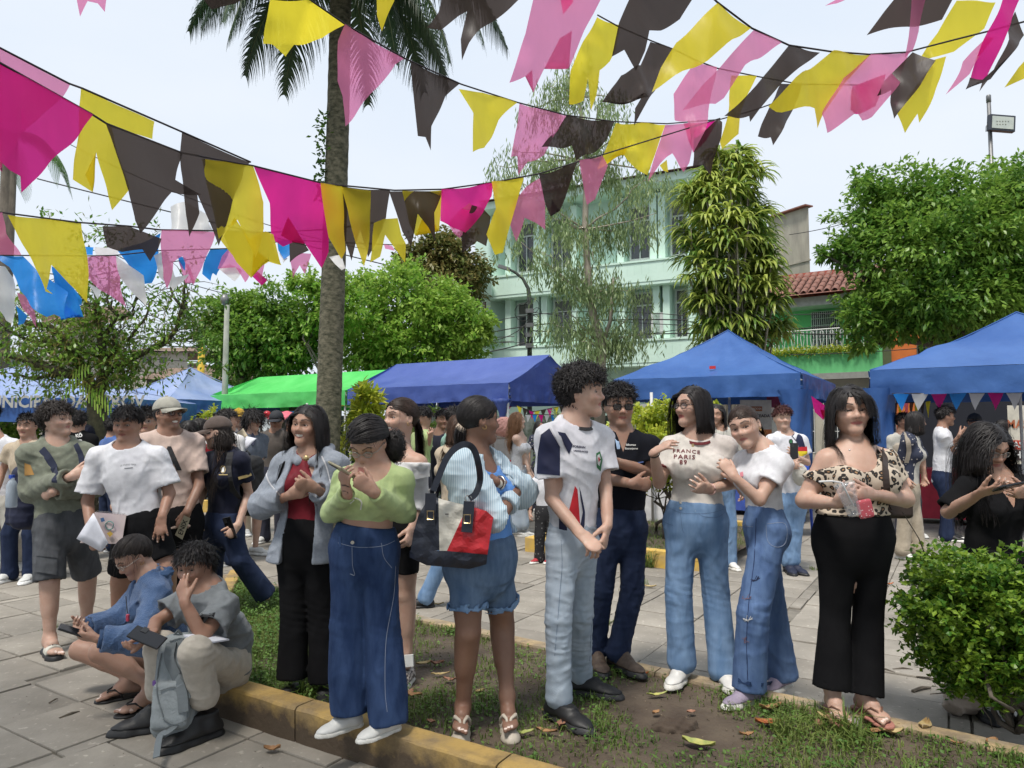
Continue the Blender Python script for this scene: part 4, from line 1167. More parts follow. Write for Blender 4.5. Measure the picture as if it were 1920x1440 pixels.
kerb('kerb',P4[0],P4[1],.13,-.03,.16,m_kerb3,1.1,1,11,.006);kerb('kerb',P4[3],P4[0],.13,-.03,.16,m_kerb3,1.1,1,12,.006);kerb('kerb',P4[2],P4[3],.13,-.03,.16,m_kerb3,1.1,1,13,.006)
kerb('kerb',Vector((-7.3,12.3,0)),Vector((-1.2,11.2,0)),.15,-.03,.2,m_kerb3,1.4,1,14,.006)
# ---------------------------------------------------------------- foliage helpers
def leaf_mat(name,c,c2,tr=.35,rough=.38,scale=.9):
 m=mat(name,c,rough,col2=c2,scale=scale,detail=4,trans=tr,lo=.25,hi=.75,spec=.35);N=m.node_tree.nodes;L=m.node_tree.links
 g=N.new('ShaderNodeNewGeometry');r=next(n for n in N if n.type=='VALTORGB');nz_=r.inputs[0].links[0].from_socket;a=N.new('ShaderNodeMath');a.operation='MULTIPLY_ADD';a.inputs[1].default_value=.55;L.new(g.outputs['Random Per Island'],a.inputs[0]);b=N.new('ShaderNodeMath');b.operation='MULTIPLY_ADD';b.inputs[1].default_value=1.3;b.inputs[2].default_value=-.43;L.new(nz_,b.inputs[0]);L.new(b.outputs[0],a.inputs[2]);L.new(a.outputs[0],r.inputs[0])
 return m
def leaves(pos,dirn,L,W,rng,fold=.25,droop=.0,nseg=1):
 """pos, dirn (n,3); leaf = two folded halves"""
 n=len(pos);L=np.broadcast_to(L,n);W=np.broadcast_to(W,n)
 d=dirn/(np.linalg.norm(dirn,axis=1,keepdims=True)+1e-9);r=rng.normal(size=(n,3));s_=np.cross(d,r);s_/=np.linalg.norm(s_,axis=1,keepdims=True)+1e-9
 up=np.array([0,0,1.0]);s2=np.cross(d,up+r*.35);s2/=np.linalg.norm(s2,axis=1,keepdims=True)+1e-9;s_=s2;nr=np.cross(s_,d)
 a=pos;tip=pos+d*L[:,None]+np.array([0,0,-1.])*(droop*L)[:,None]
 mid=pos+d*(L*.5)[:,None]-nr*(W*fold)[:,None]*.5+np.array([0,0,-1.])*(droop*L*.22)[:,None]
 m1=mid+s_*(W*.5)[:,None]+nr*(W*fold)[:,None];m2=mid-s_*(W*.5)[:,None]+nr*(W*fold)[:,None]
 V=np.stack([a,m1,tip,m2,mid],1).reshape(-1,3);i=np.arange(n)*5
 F=np.concatenate([np.stack([i,i+1,i+2],1),np.stack([i,i+2,i+3],1)]) if fold<.05 else np.concatenate([np.stack([i,i+1,i+4],1),np.stack([i+1,i+2,i+4],1),np.stack([i+4,i+2,i+3],1),np.stack([i,i+4,i+3],1)])
 return V,F
def puffs_leaves(puffs,n_per,L,W,seed,shell=.55,droop=.2,fold=.03,updir=.35,clump=0):
 rng=np.random.default_rng(seed);PS=[];DS=[]
 for(c,r) in puffs:
  c=np.array(c,float);r=np.array([r,r,r*.8] if np.isscalar(r) else r);n=int(n_per*2.3*np.mean(r)**2)
  d=rng.normal(size=(n,3));d/=np.linalg.norm(d,axis=1,keepdims=True);rad=rng.uniform(shell,1.06,n)**.6
  k=max(3,n//18);cl=rng.normal(size=(k,3));cl/=np.linalg.norm(cl,axis=1,keepdims=True);cr=rng.uniform(shell,1.12,k)*np.where(rng.random(k)<.12,1.22,1);idx=rng.integers(0,k,n)
  cr=cr+np.array([noise.noise(Vector(q_*1.9)+Vector(c)) for q_ in cl])*.55;cc=cl[idx]*cr[idx][:,None];off=rng.normal(size=(n,3))*.105*np.array([1,1,.7]);core=rng.random(n)<.25;cc[core]*=rng.uniform(.2,.8,core.sum())[:,None]
  pos=c+(cc+off)*r;PS.append(pos);DS.append(cl[idx]*.8+rng.normal(size=(n,3))*.7+np.array([0,0,updir-.5]))
 pos=np.vstack(PS);d=np.vstack(DS);n=len(pos)
 return leaves(pos,d,rng.uniform(.7,1.2,n)*L,rng.uniform(.7,1.2,n)*W,rng,fold=fold,droop=droop)
def branchy(mb,a,b,r0,r1,seed,wob=.08,n=7,sides=7):
 rng=random.Random(seed);a=Vector(a);b=Vector(b);L_=(b-a).length;pts=[]
 for i in range(n+1):
  t=i/n;w_=wob*L_*math.sin(t*math.pi)
  pts.append(a.lerp(b,t)+Vector((noise.noise(Vector((t*3,seed,0))),noise.noise(Vector((t*3,seed,9))),noise.noise(Vector((t*3,seed,19)))*.5))*w_*2)
 mb.tube(pts,[r0+(r1-r0)*i/n for i in range(n+1)],sides);return pts
m_bark=mat('bark',(.075,.062,.048),.95,col2=(.13,.11,.085),scale=14,detail=6,bump=.8,bscale=30,stretch=(1,1,.35))
m_bark_pale=mat('bark_pale',(.25,.22,.17),.9,col2=(.38,.33,.26),scale=9,detail=5,bump=.4,bscale=22,stretch=(1,1,.3))
def tree(label,group,base,height,puffs,lm,n_per,L,W,seed,trunk_r=.18,bm_=None,limbs=True,top=None,cat='tree',name='tree',**kw):
 root=empty(name,tuple(base),label,cat,group);base=Vector(base);mb=MB()
 fork=Vector(top) if top is not None else base+Vector((0,0,height*.42))
 branchy(mb,base-Vector((0,0,.05)),fork,trunk_r,trunk_r*.7,seed,.03,6,9)
 if limbs:
  for i,(c,r) in enumerate(puffs):branchy(mb,fork-Vector((0,0,random.Random(i).uniform(0,.3))),Vector(c),trunk_r*.45,trunk_r*.08,seed+i,.10,6,6)
 mb.build('trunk',bm_ or m_bark,root,smooth=True)
 V,F=puffs_leaves(puffs,n_per,L,W,seed,**kw)
 meshn('crown',V,F,lm,root,smooth=False)
 return root
def PP(px,py,D):return tuple(P(px,py,D))
lm_ficus=leaf_mat('leaf_ficus',(.085,.20,.028),(.24,.38,.06),tr=.42)
lm_dark=leaf_mat('leaf_dark',(.04,.10,.018),(.12,.24,.04))
lm_light=leaf_mat('leaf_light',(.17,.34,.04),(.36,.50,.09),tr=.45)
lm_euc=leaf_mat('leaf_grey_green',(.17,.25,.10),(.32,.40,.18),tr=.4)
lm_drac=leaf_mat('leaf_strap',(.12,.23,.035),(.46,.52,.11),scale=.9,tr=.4)
lm_olive=leaf_mat('leaf_olive',(.12,.16,.04),(.25,.20,.07))
lm_yel=leaf_mat('leaf_yellow_green',(.30,.40,.04),(.55,.56,.07),scale=5)
lm_palm=leaf_mat('leaf_palm',(.020,.050,.018),(.05,.085,.035),tr=.2)
# right big tree
D=16.5
pf=[(PP(1615,470,D),.7),(PP(1640,405,D+.4),.85),(PP(1625,345,D+.6),.5),(PP(1545,478,D-.3),.22),(PP(1575,470,D-.3),.3),(PP(1700,372,D+.3),.95),(PP(1765,385,D),1.05),(PP(1720,470,D-.7),1.15),(PP(1830,450,D-.6),1.3),(PP(1900,400,D),1.2),(PP(1885,345,D+.4),.7),(PP(1655,550,D-.3),.85),(PP(1610,590,D-.7),.5),(PP(1620,640,D-.7),.3),(PP(1740,565,D-1.0),.95),(PP(1830,560,D-.8),1.1),(PP(1910,540,D-.5),1.1),(PP(1960,470,D),1.4),(PP(1690,610,D-.8),.5),(PP(1930,350,D-.4),.9),(PP(1990,600,D),1.1)]
tree('large dense green tree behind the rightmost blue tent, its crown reaching the picture edge',None,(10.3,D+.6,0),6,pf,lm_ficus,1700,.16,.075,5,.3,top=PP(1815,640,D+.3))
# centre-left light trees
D=21
pf=[(PP(700,600,D),1.0),(PP(760,560,D),1.1),(PP(820,590,D-.5),1.1),(PP(870,620,D-.6),.8),(PP(720,650,D-.5),.9),(PP(800,650,D-.6),1.0),(PP(690,540,D+.5),.7),(PP(750,520,D+.4),.55),(PP(900,610,D-.4),.5),(PP(850,560,D),.6),(PP(680,660,D),1.1),(PP(860,660,D-.3),.7)]
tree('bright green tree right of the palm trunk, in front of the mint building corner','round green trees behind the tents',(-3.6,D,0),5,pf,lm_light,1500,.16,.085,15,.16)
D=20
pf=[(PP(400,600,D),.75),(PP(450,590,D),.9),(PP(500,580,D),.9),(PP(545,600,D),.8),(PP(420,640,D-.3),.8),(PP(480,640,D-.4),1.0),(PP(550,640,D-.4),.9),(PP(590,620,D),.8),(PP(380,620,D),.5),(PP(450,680,D),.9),(PP(530,680,D),.9),(PP(460,560,D),.3)]
tree('rounded green tree behind the grey lamp post, left of the palm trunk','round green trees behind the tents',(-7,D,0),5,pf,lm_ficus,1500,.16,.08,25,.18)
D=19
pf=[(PP(580,530,D),.5),(PP(610,560,D),.6),(PP(555,525,D),.3),(PP(650,570,D),.7),(PP(640,530,D),.35),(PP(600,600,D),.6)]
tree('loose light green tree showing on both sides of the palm trunk','round green trees behind the tents',(-4.9,D,0),5,pf,lm_light,1500,.15,.08,35,.10)
D=28
pf=[(PP(800,500,D),1.1),(PP(850,490,D),1.2),(PP(880,520,D),.9),(PP(780,480,D),.7),(PP(830,465,D),.9),(PP(840,540,D),1.3),(PP(760,490,D),.4)]
tree('dark olive tree with reddish leaves rising behind the bright green tree',None,(-2.6,D,0),8,pf,lm_olive,1000,.22,.11,45,.25)
# eucalyptus: sparse hanging leaves
def euca():
 D=19.5;base=Vector((2.35,D,0));root=empty('eucalyptus_tree',tuple(base),'tall slender tree with thin hanging grey-green leaves before the mint building','tree');mb=MB();rng=np.random.default_rng(9)
 trunk=[base,Vector(PP(1128,650,D)),Vector(PP(1105,560,D)),Vector(PP(1097,430,D)),Vector(PP(1100,300,D)),Vector(PP(1085,180,D)),Vector(PP(1075,100,D))]
 mb.tube(trunk,[.17,.13,.11,.09,.07,.04,.01],8)
 mb.tube([Vector(PP(1128,650,D)),Vector(PP(1145,600,D)),Vector(PP(1150,520,D-.3))],[.07,.05,.02],6)
 targets=[(960,280),(950,330),(1000,200),(1030,160),(1080,120),(1120,200),(1180,230),(1010,400),(960,440),(1160,330),(1220,330),(1230,400),(1000,300),(1060,230),(1060,330),(1130,400),(1190,430),(1060,480),(1010,470),(1090,520),(1160,520),(1200,540),(1060,580),(1120,590),(1180,590),(1210,620),(1030,600),(1150,640),(1090,640),(1130,300),(1060,130),(1150,180),(930,310),(1245,340),(1110,470),(1070,420)]
 PS=[];DS=[]
 for i,(x,y) in enumerate(targets):
  e=Vector(PP(x,y,D+rng.uniform(-1,1)));t=min(trunk,key=lambda q_:abs(q_.z-(e.z-.6)))
  pts=branchy(mb,t,e,.035,.008,i+50,.12,5,5)
  for k in range(64):
   s_=pts[rng.integers(2,6)];o=np.array(s_)+rng.normal(size=3)*np.array([.30,.30,.14]);ln=rng.integers(5,11)
   for j in range(ln):
    PS.append(o+np.array([rng.normal()*.04,rng.normal()*.04,-j*.07]));DS.append([rng.normal()*.35,rng.normal()*.35,-1])
 mb.build('trunk',m_bark_pale,root,smooth=True)
 V,F=leaves(np.array(PS),np.array(DS,float),.19,.038,rng,fold=.02,droop=0);meshn('crown',V,F,lm_euc,root,smooth=False)
euca()
# dracaena column
def rosettes(cs,n,L,W,seed,up=.6,segs=5,droop=1.0):
 rng=np.random.default_rng(seed);V=[];F=[];b=0
 for c in cs:
  for k in range(n):
   a=rng.uniform(0,6.28);el=rng.uniform(-.2,1.1)*up;d=np.array([math.cos(a)*math.cos(el),math.sin(a)*math.cos(el),math.sin(el)]);p_=np.array(c)+rng.normal(size=3)*.03;l_=L*rng.uniform(.7,1.15);s_=unit(np.cross(d,UP));w_=W*rng.uniform(.8,1.2)
   for i in range(segs+1):
    t=i/segs;ww=w_*math.sin(math.pi*min(1,.12+t*.9))**.7*.5 if i<segs else.002
    V+=[p_-s_*ww,p_+s_*ww];p_=p_+d*l_/segs;d=unit(d+np.array([0,0,-1])*.42*droop*(.6+t))
   F+=[(b+2*i,b+2*i+1,b+2*i+3,b+2*i+2) for i in range(segs)];b+=2*(segs+1)
 return np.array(V),np.array(F)
def dracaena():
 D=17.5;base=Vector((5.5,D,0));root=empty('dracaena_tree',tuple(base),'tall column of drooping yellow-green strap leaves behind the blue tent','tree');rng=np.random.default_rng(4);mb=MB();cs=[]
 prof=[(290,1370,30),(330,1370,60),(370,1355,85),(410,1365,90),(450,1370,100),(490,1375,100),(530,1375,105),(570,1380,100),(610,1385,95),(645,1385,85)]
 for(y,x,w_) in prof:
  for k in range(max(5,int(w_/4))):
   a=rng.uniform(0,6.28);rr=w_*rng.uniform(.45,.9);x_=x+rr*math.cos(a);d_=D+rr/1331*17*math.sin(a);cs.append(PP(x_,y+rng.uniform(-22,12),d_))
 for i,c in enumerate(cs[::3]):branchy(mb,base+Vector((rng.uniform(-.15,.15),rng.uniform(-.15,.15),0)),Vector(c),.05,.02,i,.05,6,5)
 mb.tube([base,base+Vector((0,0,3)),PP(1372,380,D)],[.12,.09,.04],8)
 mb.build('trunk',m_bark_pale,root,smooth=True);V,F=rosettes(cs,28,.66,.075,6,droop=1.05);meshn('crown',V,F,lm_drac,root,smooth=False)
dracaena()
# palm
def palm():
 X0,D=-2.07,8.0;base=Vector((X0-.03,D,0));root=empty('palm_tree',tuple(base),'tall palm whose mossy grey trunk stands behind the girl in green','palm tree');mb=MB();rng=np.random.default_rng(2)
 zs=np.linspace(0,6.95,71);V=[];n=20
 pts=[]
 for i,z in enumerate(zs):
  x=X0+.035*math.sin(z*.35)+.012*(z-3);r=(.145 if z>.6 else.145+.09*(.6-z))-.004*z+.0035*(i%2)
  for k in range(n):
   a=2*math.pi*k/n;rr=r+.004*noise.noise(Vector((math.cos(a)*3,math.sin(a)*3,z*4)));V.append((x+rr*math.cos(a),D+rr*math.sin(a),z))
 F=[(i*n+k,i*n+(k+1)%n,(i+1)*n+(k+1)%n,(i+1)*n+k) for i in range(len(zs)-1) for k in range(n)]
 m_pt=mat('palm_trunk',(.040,.042,.024),.95,col2=(.17,.155,.105),scale=15,detail=8,bump=.9,bscale=38,stretch=(1,1,1.7))
 MB().add(V,F).build('trunk',m_pt,root,smooth=True)
 top=np.array([X0+.05,D,6.9])
 fr=[(R(180),.55,2.3),(R(200),.3,2.1),(R(160),.2,2.0),(R(10),.6,2.6),(R(-15),.35,2.5),(R(30),.2,2.1),(R(-60),.3,2.2),(R(-100),.35,2.2),(R(-130),.1,2.2),(R(90),.5,2.3),(R(60),.5,2.2),(R(130),.4,2.2),(R(-35),-.35,1.9),(R(-20),.05,2.3),(R(215),.0,2.0)]
 for fi,(az,el,L_) in enumerate(fr):
  p_=top.copy();d=np.array([math.cos(az)*math.cos(el),math.sin(az)*math.cos(el),math.sin(el)]);pts=[];ds=[]
  ns=16
  for i in range(ns+1):
   pts.append(p_.copy());ds.append(d.copy());p_=p_+d*L_/ns;d=unit(d+np.array([0,0,-1])*.155)
  f_=MB().tube([Vector(q_) for q_ in pts],[.022*(1-.85*i/ns) for i in range(ns+1)],5).build('frond',mat('frond_stalk',(.09,.12,.04),.6),root,smooth=True)
  PS=[];FS_=[];b=0
  for i in range(2,ns+1):
   for sg in(-1,1):
    for rep in range(7):
     t=i/ns;s_=unit(np.cross(ds[i],UP));o=pts[i-1]+(pts[i]-pts[i-1])*(rep/7);dd=unit(s_*sg*.75+ds[i]*.55+UP*(-.1+rng.uniform(-.2,.2)));ll=.68*math.sin(math.pi*(.18+.74*t))*rng.uniform(.85,1.1);wv=.017
     q_=o.copy();pn=unit(ds[i])
     for j in range(5):
      ww=wv*(1-j/4.4);PS+=[q_-pn*ww,q_+pn*ww];q_=q_+dd*ll/4;dd=unit(dd+np.array([0,0,-1])*.62)
     FS_+=[(b+2*j,b+2*j+1,b+2*j+3,b+2*j+2) for j in range(4)];b+=10
  meshn('leaflets',np.array(PS),np.array(FS_),lm_palm,f_,smooth=False)
 V,F=leaves(np.array([[X0-.10+rng.normal()*.04,D-.10+rng.normal()*.03,rng.uniform(3.95,5.0)] for _ in range(160)]),rng.normal(size=(160,3)),.07,.04,rng);meshn('creeper',V,F,lm_dark,root,smooth=False)
palm()
# left gnarly tree with epiphytes
def gnarly():
 D=8.6;base=Vector(P(185,800,D));base.z=0;root=empty('old_tree',tuple(base),'gnarled dark branching tree full of epiphytes at the left, by the first tents','tree');mb=MB();rng=np.random.default_rng(21)
 Q=lambda x,y,dd=0:Vector(P(x,y,D+dd))
 fork=Q(182,745);mb.tube([base,base+Vector((0,0,1.2)),fork],[.15,.12,.11],9)
 limbs=[[(182,745),(160,700),(120,700,-.2),(60,680,-.3),(0,660,-.4),(-60,640)],[(182,745),(195,700),(190,640),(180,580),(175,530)],[(182,745),(200,690),(230,682),(290,650),(330,620),(345,560),(350,530)],[(190,690),(215,650),(225,620)],[(170,720),(130,650),(90,610),(40,600),(0,580),(-40,570)],[(190,640),(215,600),(250,590),(255,560),(265,535)],[(180,580),(150,545),(110,520)],[(290,650),(320,640),(360,635)],[(130,650),(60,640),(0,610)],[(345,580),(320,540),(318,500)],[(330,610),(350,570),(345,520)],[(230,600),(200,560),(205,500)],[(240,640),(270,600),(280,560)],[(120,700),(70,710),(20,700)]]
 PS=[];DS=[]
 rs=[.075,.07,.045,.045,.05,.03,.025,.02,.03,.015,.015,.02,.02,.03]
 for li,(lb,r) in enumerate(zip(limbs,rs)):
  pts=[Q(*t) for t in lb];fine_=[]
  for i in range(len(pts)-1):
   for k in range(4):t=k/4;fine_.append(pts[i].lerp(pts[i+1],t)+Vector((noise.noise(Vector((i+t,li,1))),noise.noise(Vector((i+t,li,5))),noise.noise(Vector((i+t,li,8)))))*.05)
  fine_.append(pts[-1]);mb.tube(fine_,[r*(1-.8*i/(len(fine_)-1))+.004 for i in range(len(fine_))],7)
  for q_ in fine_[2:]:
   for _ in range(3):
    e=q_+Vector(rng.normal(size=3)*np.array([.22,.2,.2]));
    if rng.random()<.6:mb.tube([q_,q_.lerp(e,.5)+Vector((0,0,.03)),e],[.006,.004,.002],4)
    nn=rng.integers(8,26) if li not in(9,10,5,12) else rng.integers(0,5)
    for _k in range(nn):PS.append(np.array(e)+rng.normal(size=3)*.07);DS.append(rng.normal(size=3)*.7+np.array([0,0,-.3]))
 for(x,y,n_,sp) in((165,660,700,.22),(110,690,500,.2),(230,700,350,.16),(60,620,500,.25),(210,560,250,.2),(190,440,60,.1),(20,560,250,.2),(90,400,30,.07),(175,430,90,.14),(290,430,40,.12),(130,640,500,.2),(200,620,400,.2),(250,690,250,.15)):
  c=np.array(Q(x,y))
  for _k in range(n_):PS.append(c+rng.normal(size=3)*sp*np.array([1.2,1,.8]));DS.append(rng.normal(size=3)*.7+np.array([0,0,-.3]))
 mb.build('trunk',mat('bark_mossy',(.035,.032,.02),.95,col2=(.09,.085,.045),scale=12,detail=6,bump=.8,bscale=30),root,smooth=True)
 PS=np.array(PS);DS=np.array(DS);k=rng.random(len(PS))<.62
 V,F=leaves(PS[k],DS[k],.075,.034,rng,fold=.03);meshn('crown',V,F,lm_ficus,root,smooth=False)
 V,F=leaves(PS[~k],DS[~k],.10,.014,rng,fold=.03);meshn('epiphytes',V,F,lm_olive,root,smooth=False)['kind']='stuff'
 V,F=rosettes([tuple(Q(*t)) for t in((150,680),(215,670),(240,655),(170,610),(130,600),(190,600),(225,720),(170,725,-.3),(245,700),(90,700))],24,.22,.016,8,up=1.1,droop=.6);meshn('air_plants',V,F,leaf_mat('leaf_brownish',(.12,.11,.035),(.26,.24,.05)),root,smooth=False)['kind']='stuff'
 V=[];F=[];b=0
 for c,sgn in((Q(150,725,-.35),1),(Q(165,690,-.35),-1),(Q(175,735,-.3),1)):
  for i in range(9):
   for sg in(-1,1):
    o=c+Vector((.035*i*sgn,0,-.01*i-.004*i*i));e=o+Vector((.02,-.02,.11*sg*math.sin(.5+i*.28)-.02));w_=Vector((.012,0,0));V+=[o-w_,o+w_,e+w_*.6,e-w_*.6];F.append((b,b+1,b+2,b+3));b+=4
 meshn('split_leaves',np.array([tuple(v) for v in V]),np.array(F),lm_light,root,smooth=False)
gnarly()
# far small palm fronds at the upper left
def small_palm():
 D=13;root=empty('palm_tree',(P(20,700,D).x,D,0),'distant palm showing one drooping frond at the upper left','palm tree');mb=MB();rng=np.random.default_rng(5)
 t0_=Vector(P(20,250,D));mb.tube([Vector((t0_.x,D,0)),t0_],[.16,.12],8);mb.build('trunk',m_bark,root,smooth=True)
 for az,L_ in((0,1.35),(R(25),1.3),(R(180),1.3),(R(-90),1.2),(R(120),1.2)):
  p_=np.array(t0_);d=np.array([math.cos(az)*.95,math.sin(az)*.95,.25]);PS=[];FS_=[];b=0
  for i in range(14):
   p2=p_+d*L_/14;s_=unit(np.cross(d,UP))
   for sg in(-1,1):
    for r_ in range(3):
     o=p_+(p2-p_)*r_/3;e=o+(s_*sg*.25+d*.3-UP*.28)*(.6+.6*math.sin(i/14*3));w_=d*.012;PS+=[o-w_,o+w_,e+w_*.3,e-w_*.3];FS_.append((b,b+1,b+2,b+3));b+=4
   p_=p2;d=unit(d-UP*.16)
  meshn('frond',np.array(PS),np.array(FS_),lm_dark,root,smooth=False)
small_palm()
# ---------------------------------------------------------------- near bush and hedges
def bush(label,c,rad,n,L,W,lm,seed,stems=6,group=None,base=None,name='bush',fold=.12):
 c=Vector(c);base=Vector(base) if base is not None else Vector((c.x,c.y,0));root=empty(name,tuple(base),label,'bush',group);rng=np.random.default_rng(seed);mb=MB()
 for i in range(stems):
  e=c+Vector(rng.normal(size=3)*.33*np.array(rad));branchy(mb,base+Vector((rng.uniform(-.05,.05),rng.uniform(-.05,.05),0)),e,.016*max(rad)/.4,.004,i+seed,.25,7,6)
  for _ in range(4):
   e2=e+Vector(rng.normal(size=3)*.35*np.array(rad));branchy(mb,e.lerp(base,.35),e2,.006,.002,i*7+seed,.2,4,4)
 mb.build('stems',m_bark,root,smooth=True)
 k=max(8,n//26);cl=rng.normal(size=(k,3));cl/=np.linalg.norm(cl,axis=1,keepdims=True);bump=np.array([noise.noise(Vector(v*2.3)+Vector((seed,0,0))) for v in cl]);cr=rng.uniform(.45,1.0,k)+bump*.28;idx=rng.integers(0,k,n)
 up2=np.array([0,0,1.0]);tipc=(cl*cr[:,None])*np.array(rad)+np.array(c)
 a=rng.uniform(0,6.28,n);out=cl[idx];t1=np.cross(out,up2+1e-3);t1/=np.linalg.norm(t1,axis=1,keepdims=True);t2=np.cross(out,t1)
 dirn=out*rng.uniform(.1,.9,n)[:,None]+(t1*np.cos(a)[:,None]+t2*np.sin(a)[:,None])*.9+up2*.25
 pos=tipc[idx]+rng.normal(size=(n,3))*W*.7-out*rng.uniform(0,2.5,n)[:,None]*W
 V,F=leaves(pos,dirn,rng.uniform(.7,1.15,n)*L,rng.uniform(.8,1.2,n)*W,rng,fold=fold,droop=.12);meshn('foliage',V,F,lm,root,smooth=False);return root
lm_bush=leaf_mat('leaf_hedge',(.06,.16,.018),(.24,.36,.04),scale=7,tr=.35)
bc=P(1845,1165,3.25)
bush('clipped glossy green bush in the near right corner of the bed',bc,(.38,.36,.36),26000,.033,.023,lm_bush,31,stems=12,base=(2.22,3.2,SOILZ))
bush('yellow-green bush behind the man in sunglasses, on the far grass bed',P(1240,835,8.6),(.78,.5,.62),11000,.075,.035,lm_yel,32,group='yellow-green hedges')
bush('low yellow-green bush beside the green tent leg at left',P(385,830,13),(.75,.5,.65),5200,.10,.05,lm_yel,33,group='yellow-green hedges')
bush('small light green bush in front of the central blue tent',P(800,855,10.5),(.40,.3,.75),5000,.08,.035,leaf_mat('leaf_fresh',(.14,.24,.03),(.28,.38,.06),scale=5),34)
bush('low green hedge far left under the lettered tent',P(30,835,12.5),(.7,.4,.5),3000,.09,.05,lm_light,35)
bush('yellow croton plant hanging right beside the palm trunk',P(685,800,8.3),(.26,.2,.5),1300,.17,.05,lm_yel,36)
bush('thin bamboo-like plant behind the girl in the white camisole',P(1035,865,10.8),(.28,.25,.7),2400,.13,.02,lm_euc,37)
# ---------------------------------------------------------------- grass and leaves on the bed
def grass(name,region,n,h,seed,dens=None,m=None):
 rng=np.random.default_rng(seed);out=[]
 (x0,x1),(y0,y1),z0,inside=region
 X=rng.uniform(x0,x1,n*3);Y=rng.uniform(y0,y1,n*3);keep=[]
 for i in range(len(X)):
  if not inside(X[i],Y[i]):continue
  d_=dens(X[i],Y[i]) if dens else 1
  if rng.random()<d_:keep.append(i)
  if len(keep)>=n:break
 X=X[keep];Y=Y[keep];k=len(X);a=rng.uniform(0,6.28,k);lean=rng.uniform(.2,1.5,k);hh=rng.uniform(.35,1.2,k)*h*(dens and np.array([.5+.9*dens(X[i],Y[i]) for i in range(k)]) if dens else 1)
 w_=rng.uniform(.0014,.0032,k)*(h/.05)**.5;dx=np.cos(a);dy=np.sin(a);sx=-dy;sy=dx;z=np.full(k,z0-.005)
 p0=np.stack([X,Y,z],1);s_=np.stack([sx,sy,0*sx],1)*w_[:,None];d_=np.stack([dx,dy,0*dx],1)
 p1=p0+d_*(hh*lean*.25)[:,None]+UP*(hh*.6)[:,None];p2=p0+d_*(hh*lean*.8)[:,None]+UP*(hh*(1.05-.35*lean))[:,None]
 V=np.stack([p0-s_,p0+s_,p1-s_*.8,p1+s_*.8,p2],1).reshape(-1,3);i=np.arange(k)*5
 F=np.concatenate([np.stack([i,i+1,i+3],1),np.stack([i,i+3,i+2],1),np.stack([i+2,i+3,i+4],1)])
 return meshn(name,V,F,m or m_grass,smooth=False,kind='stuff')
m_grass=mat('grass_blade',(.075,.15,.022),.6,col2=(.20,.25,.06),scale=2.5,detail=4,trans=.3)
m_weed=mat('weed_leaf',(.07,.17,.025),.6,col2=(.16,.27,.05),scale=3,trans=.3)
def bed_dens(x,y):
 n_=noise.noise(Vector((x*1.9,y*1.9,2)))*.7+noise.noise(Vector((x*6,y*6,7)))*.45
 left=max(0,min(1,(-.55-x)/.5));rear=max(0,min(1,(y-(4.15-.75*x))/.5))
 return max(0.0,min(1,.33+n_*.95+left*.8+rear*.45))
inb=lambda x,y:side_of(FA,FB,x,y)>.5 and side_of(RA,RB,x,y)<-.55 and side_of(FA,RA,x,y)<-.2
grass('grass',((-2.4,2.6),(1.9,6.4),SOILZ,inb),46000,.055,1,bed_dens)
def weeds():
 rng=np.random.default_rng(8);PS=[];DS=[]
 for _ in range(110000):
  x,y=rng.uniform(-2.4,2.6),rng.uniform(1.9,6.4)
  if not inb(x,y):continue
  if rng.random()<bed_dens(x,y)**1.6*.55:PS.append([x,y,SOILZ+rng.uniform(.0,.035+.05*(x<-.6))]);DS.append([rng.normal(),rng.normal(),.25])
 V,F=leaves(np.array(PS),np.array(DS),.022,.014,rng,fold=.1);meshn('ground_cover',V,F,m_weed,smooth=False,kind='stuff')
weeds()
grass('grass',((.0,3.5),(6.8,10.6),.11,in_far),5200,.06,3)
def tuft(c,n,h,seed):grass('grass',((c[0]-.05,c[0]+.05),(c[1]-.05,c[1]+.05),c[2],lambda x,y:True),n,h,seed)
for i,(x,y,zz,n_,h_) in enumerate(((1215,1062,0,60,.22),(215,1190,0,60,.05),(690,1372,0,50,.06),(560,1372,0,40,.05),(575,1312,.07,60,.16),(1170,1110,0,40,.05),(1150,1170,0,50,.05),(1470,1378,.07,60,.12),(1590,1385,.07,90,.16),(1205,1095,0,30,.06),(90,1180,0,30,.04),(700,1120,0,30,.06),(1530,1068,0,40,.05))):
 g_=G(x,y,zz);tuft((g_.x,g_.y,zz),n_,h_,100+i)
lf_m=[mat('dry_leaf_a',(.36,.20,.085),.7,col2=(.24,.12,.05),scale=25),mat('dry_leaf_b',(.45,.36,.17),.7,col2=(.30,.2,.08),scale=25),mat('dry_leaf_c',(.42,.12,.03),.6,col2=(.30,.08,.02),scale=25),mat('dry_leaf_d',(.34,.17,.11),.75,col2=(.2,.1,.06),scale=25),mat('dry_leaf_e',(.45,.42,.12),.6,col2=(.25,.3,.08),scale=25)]
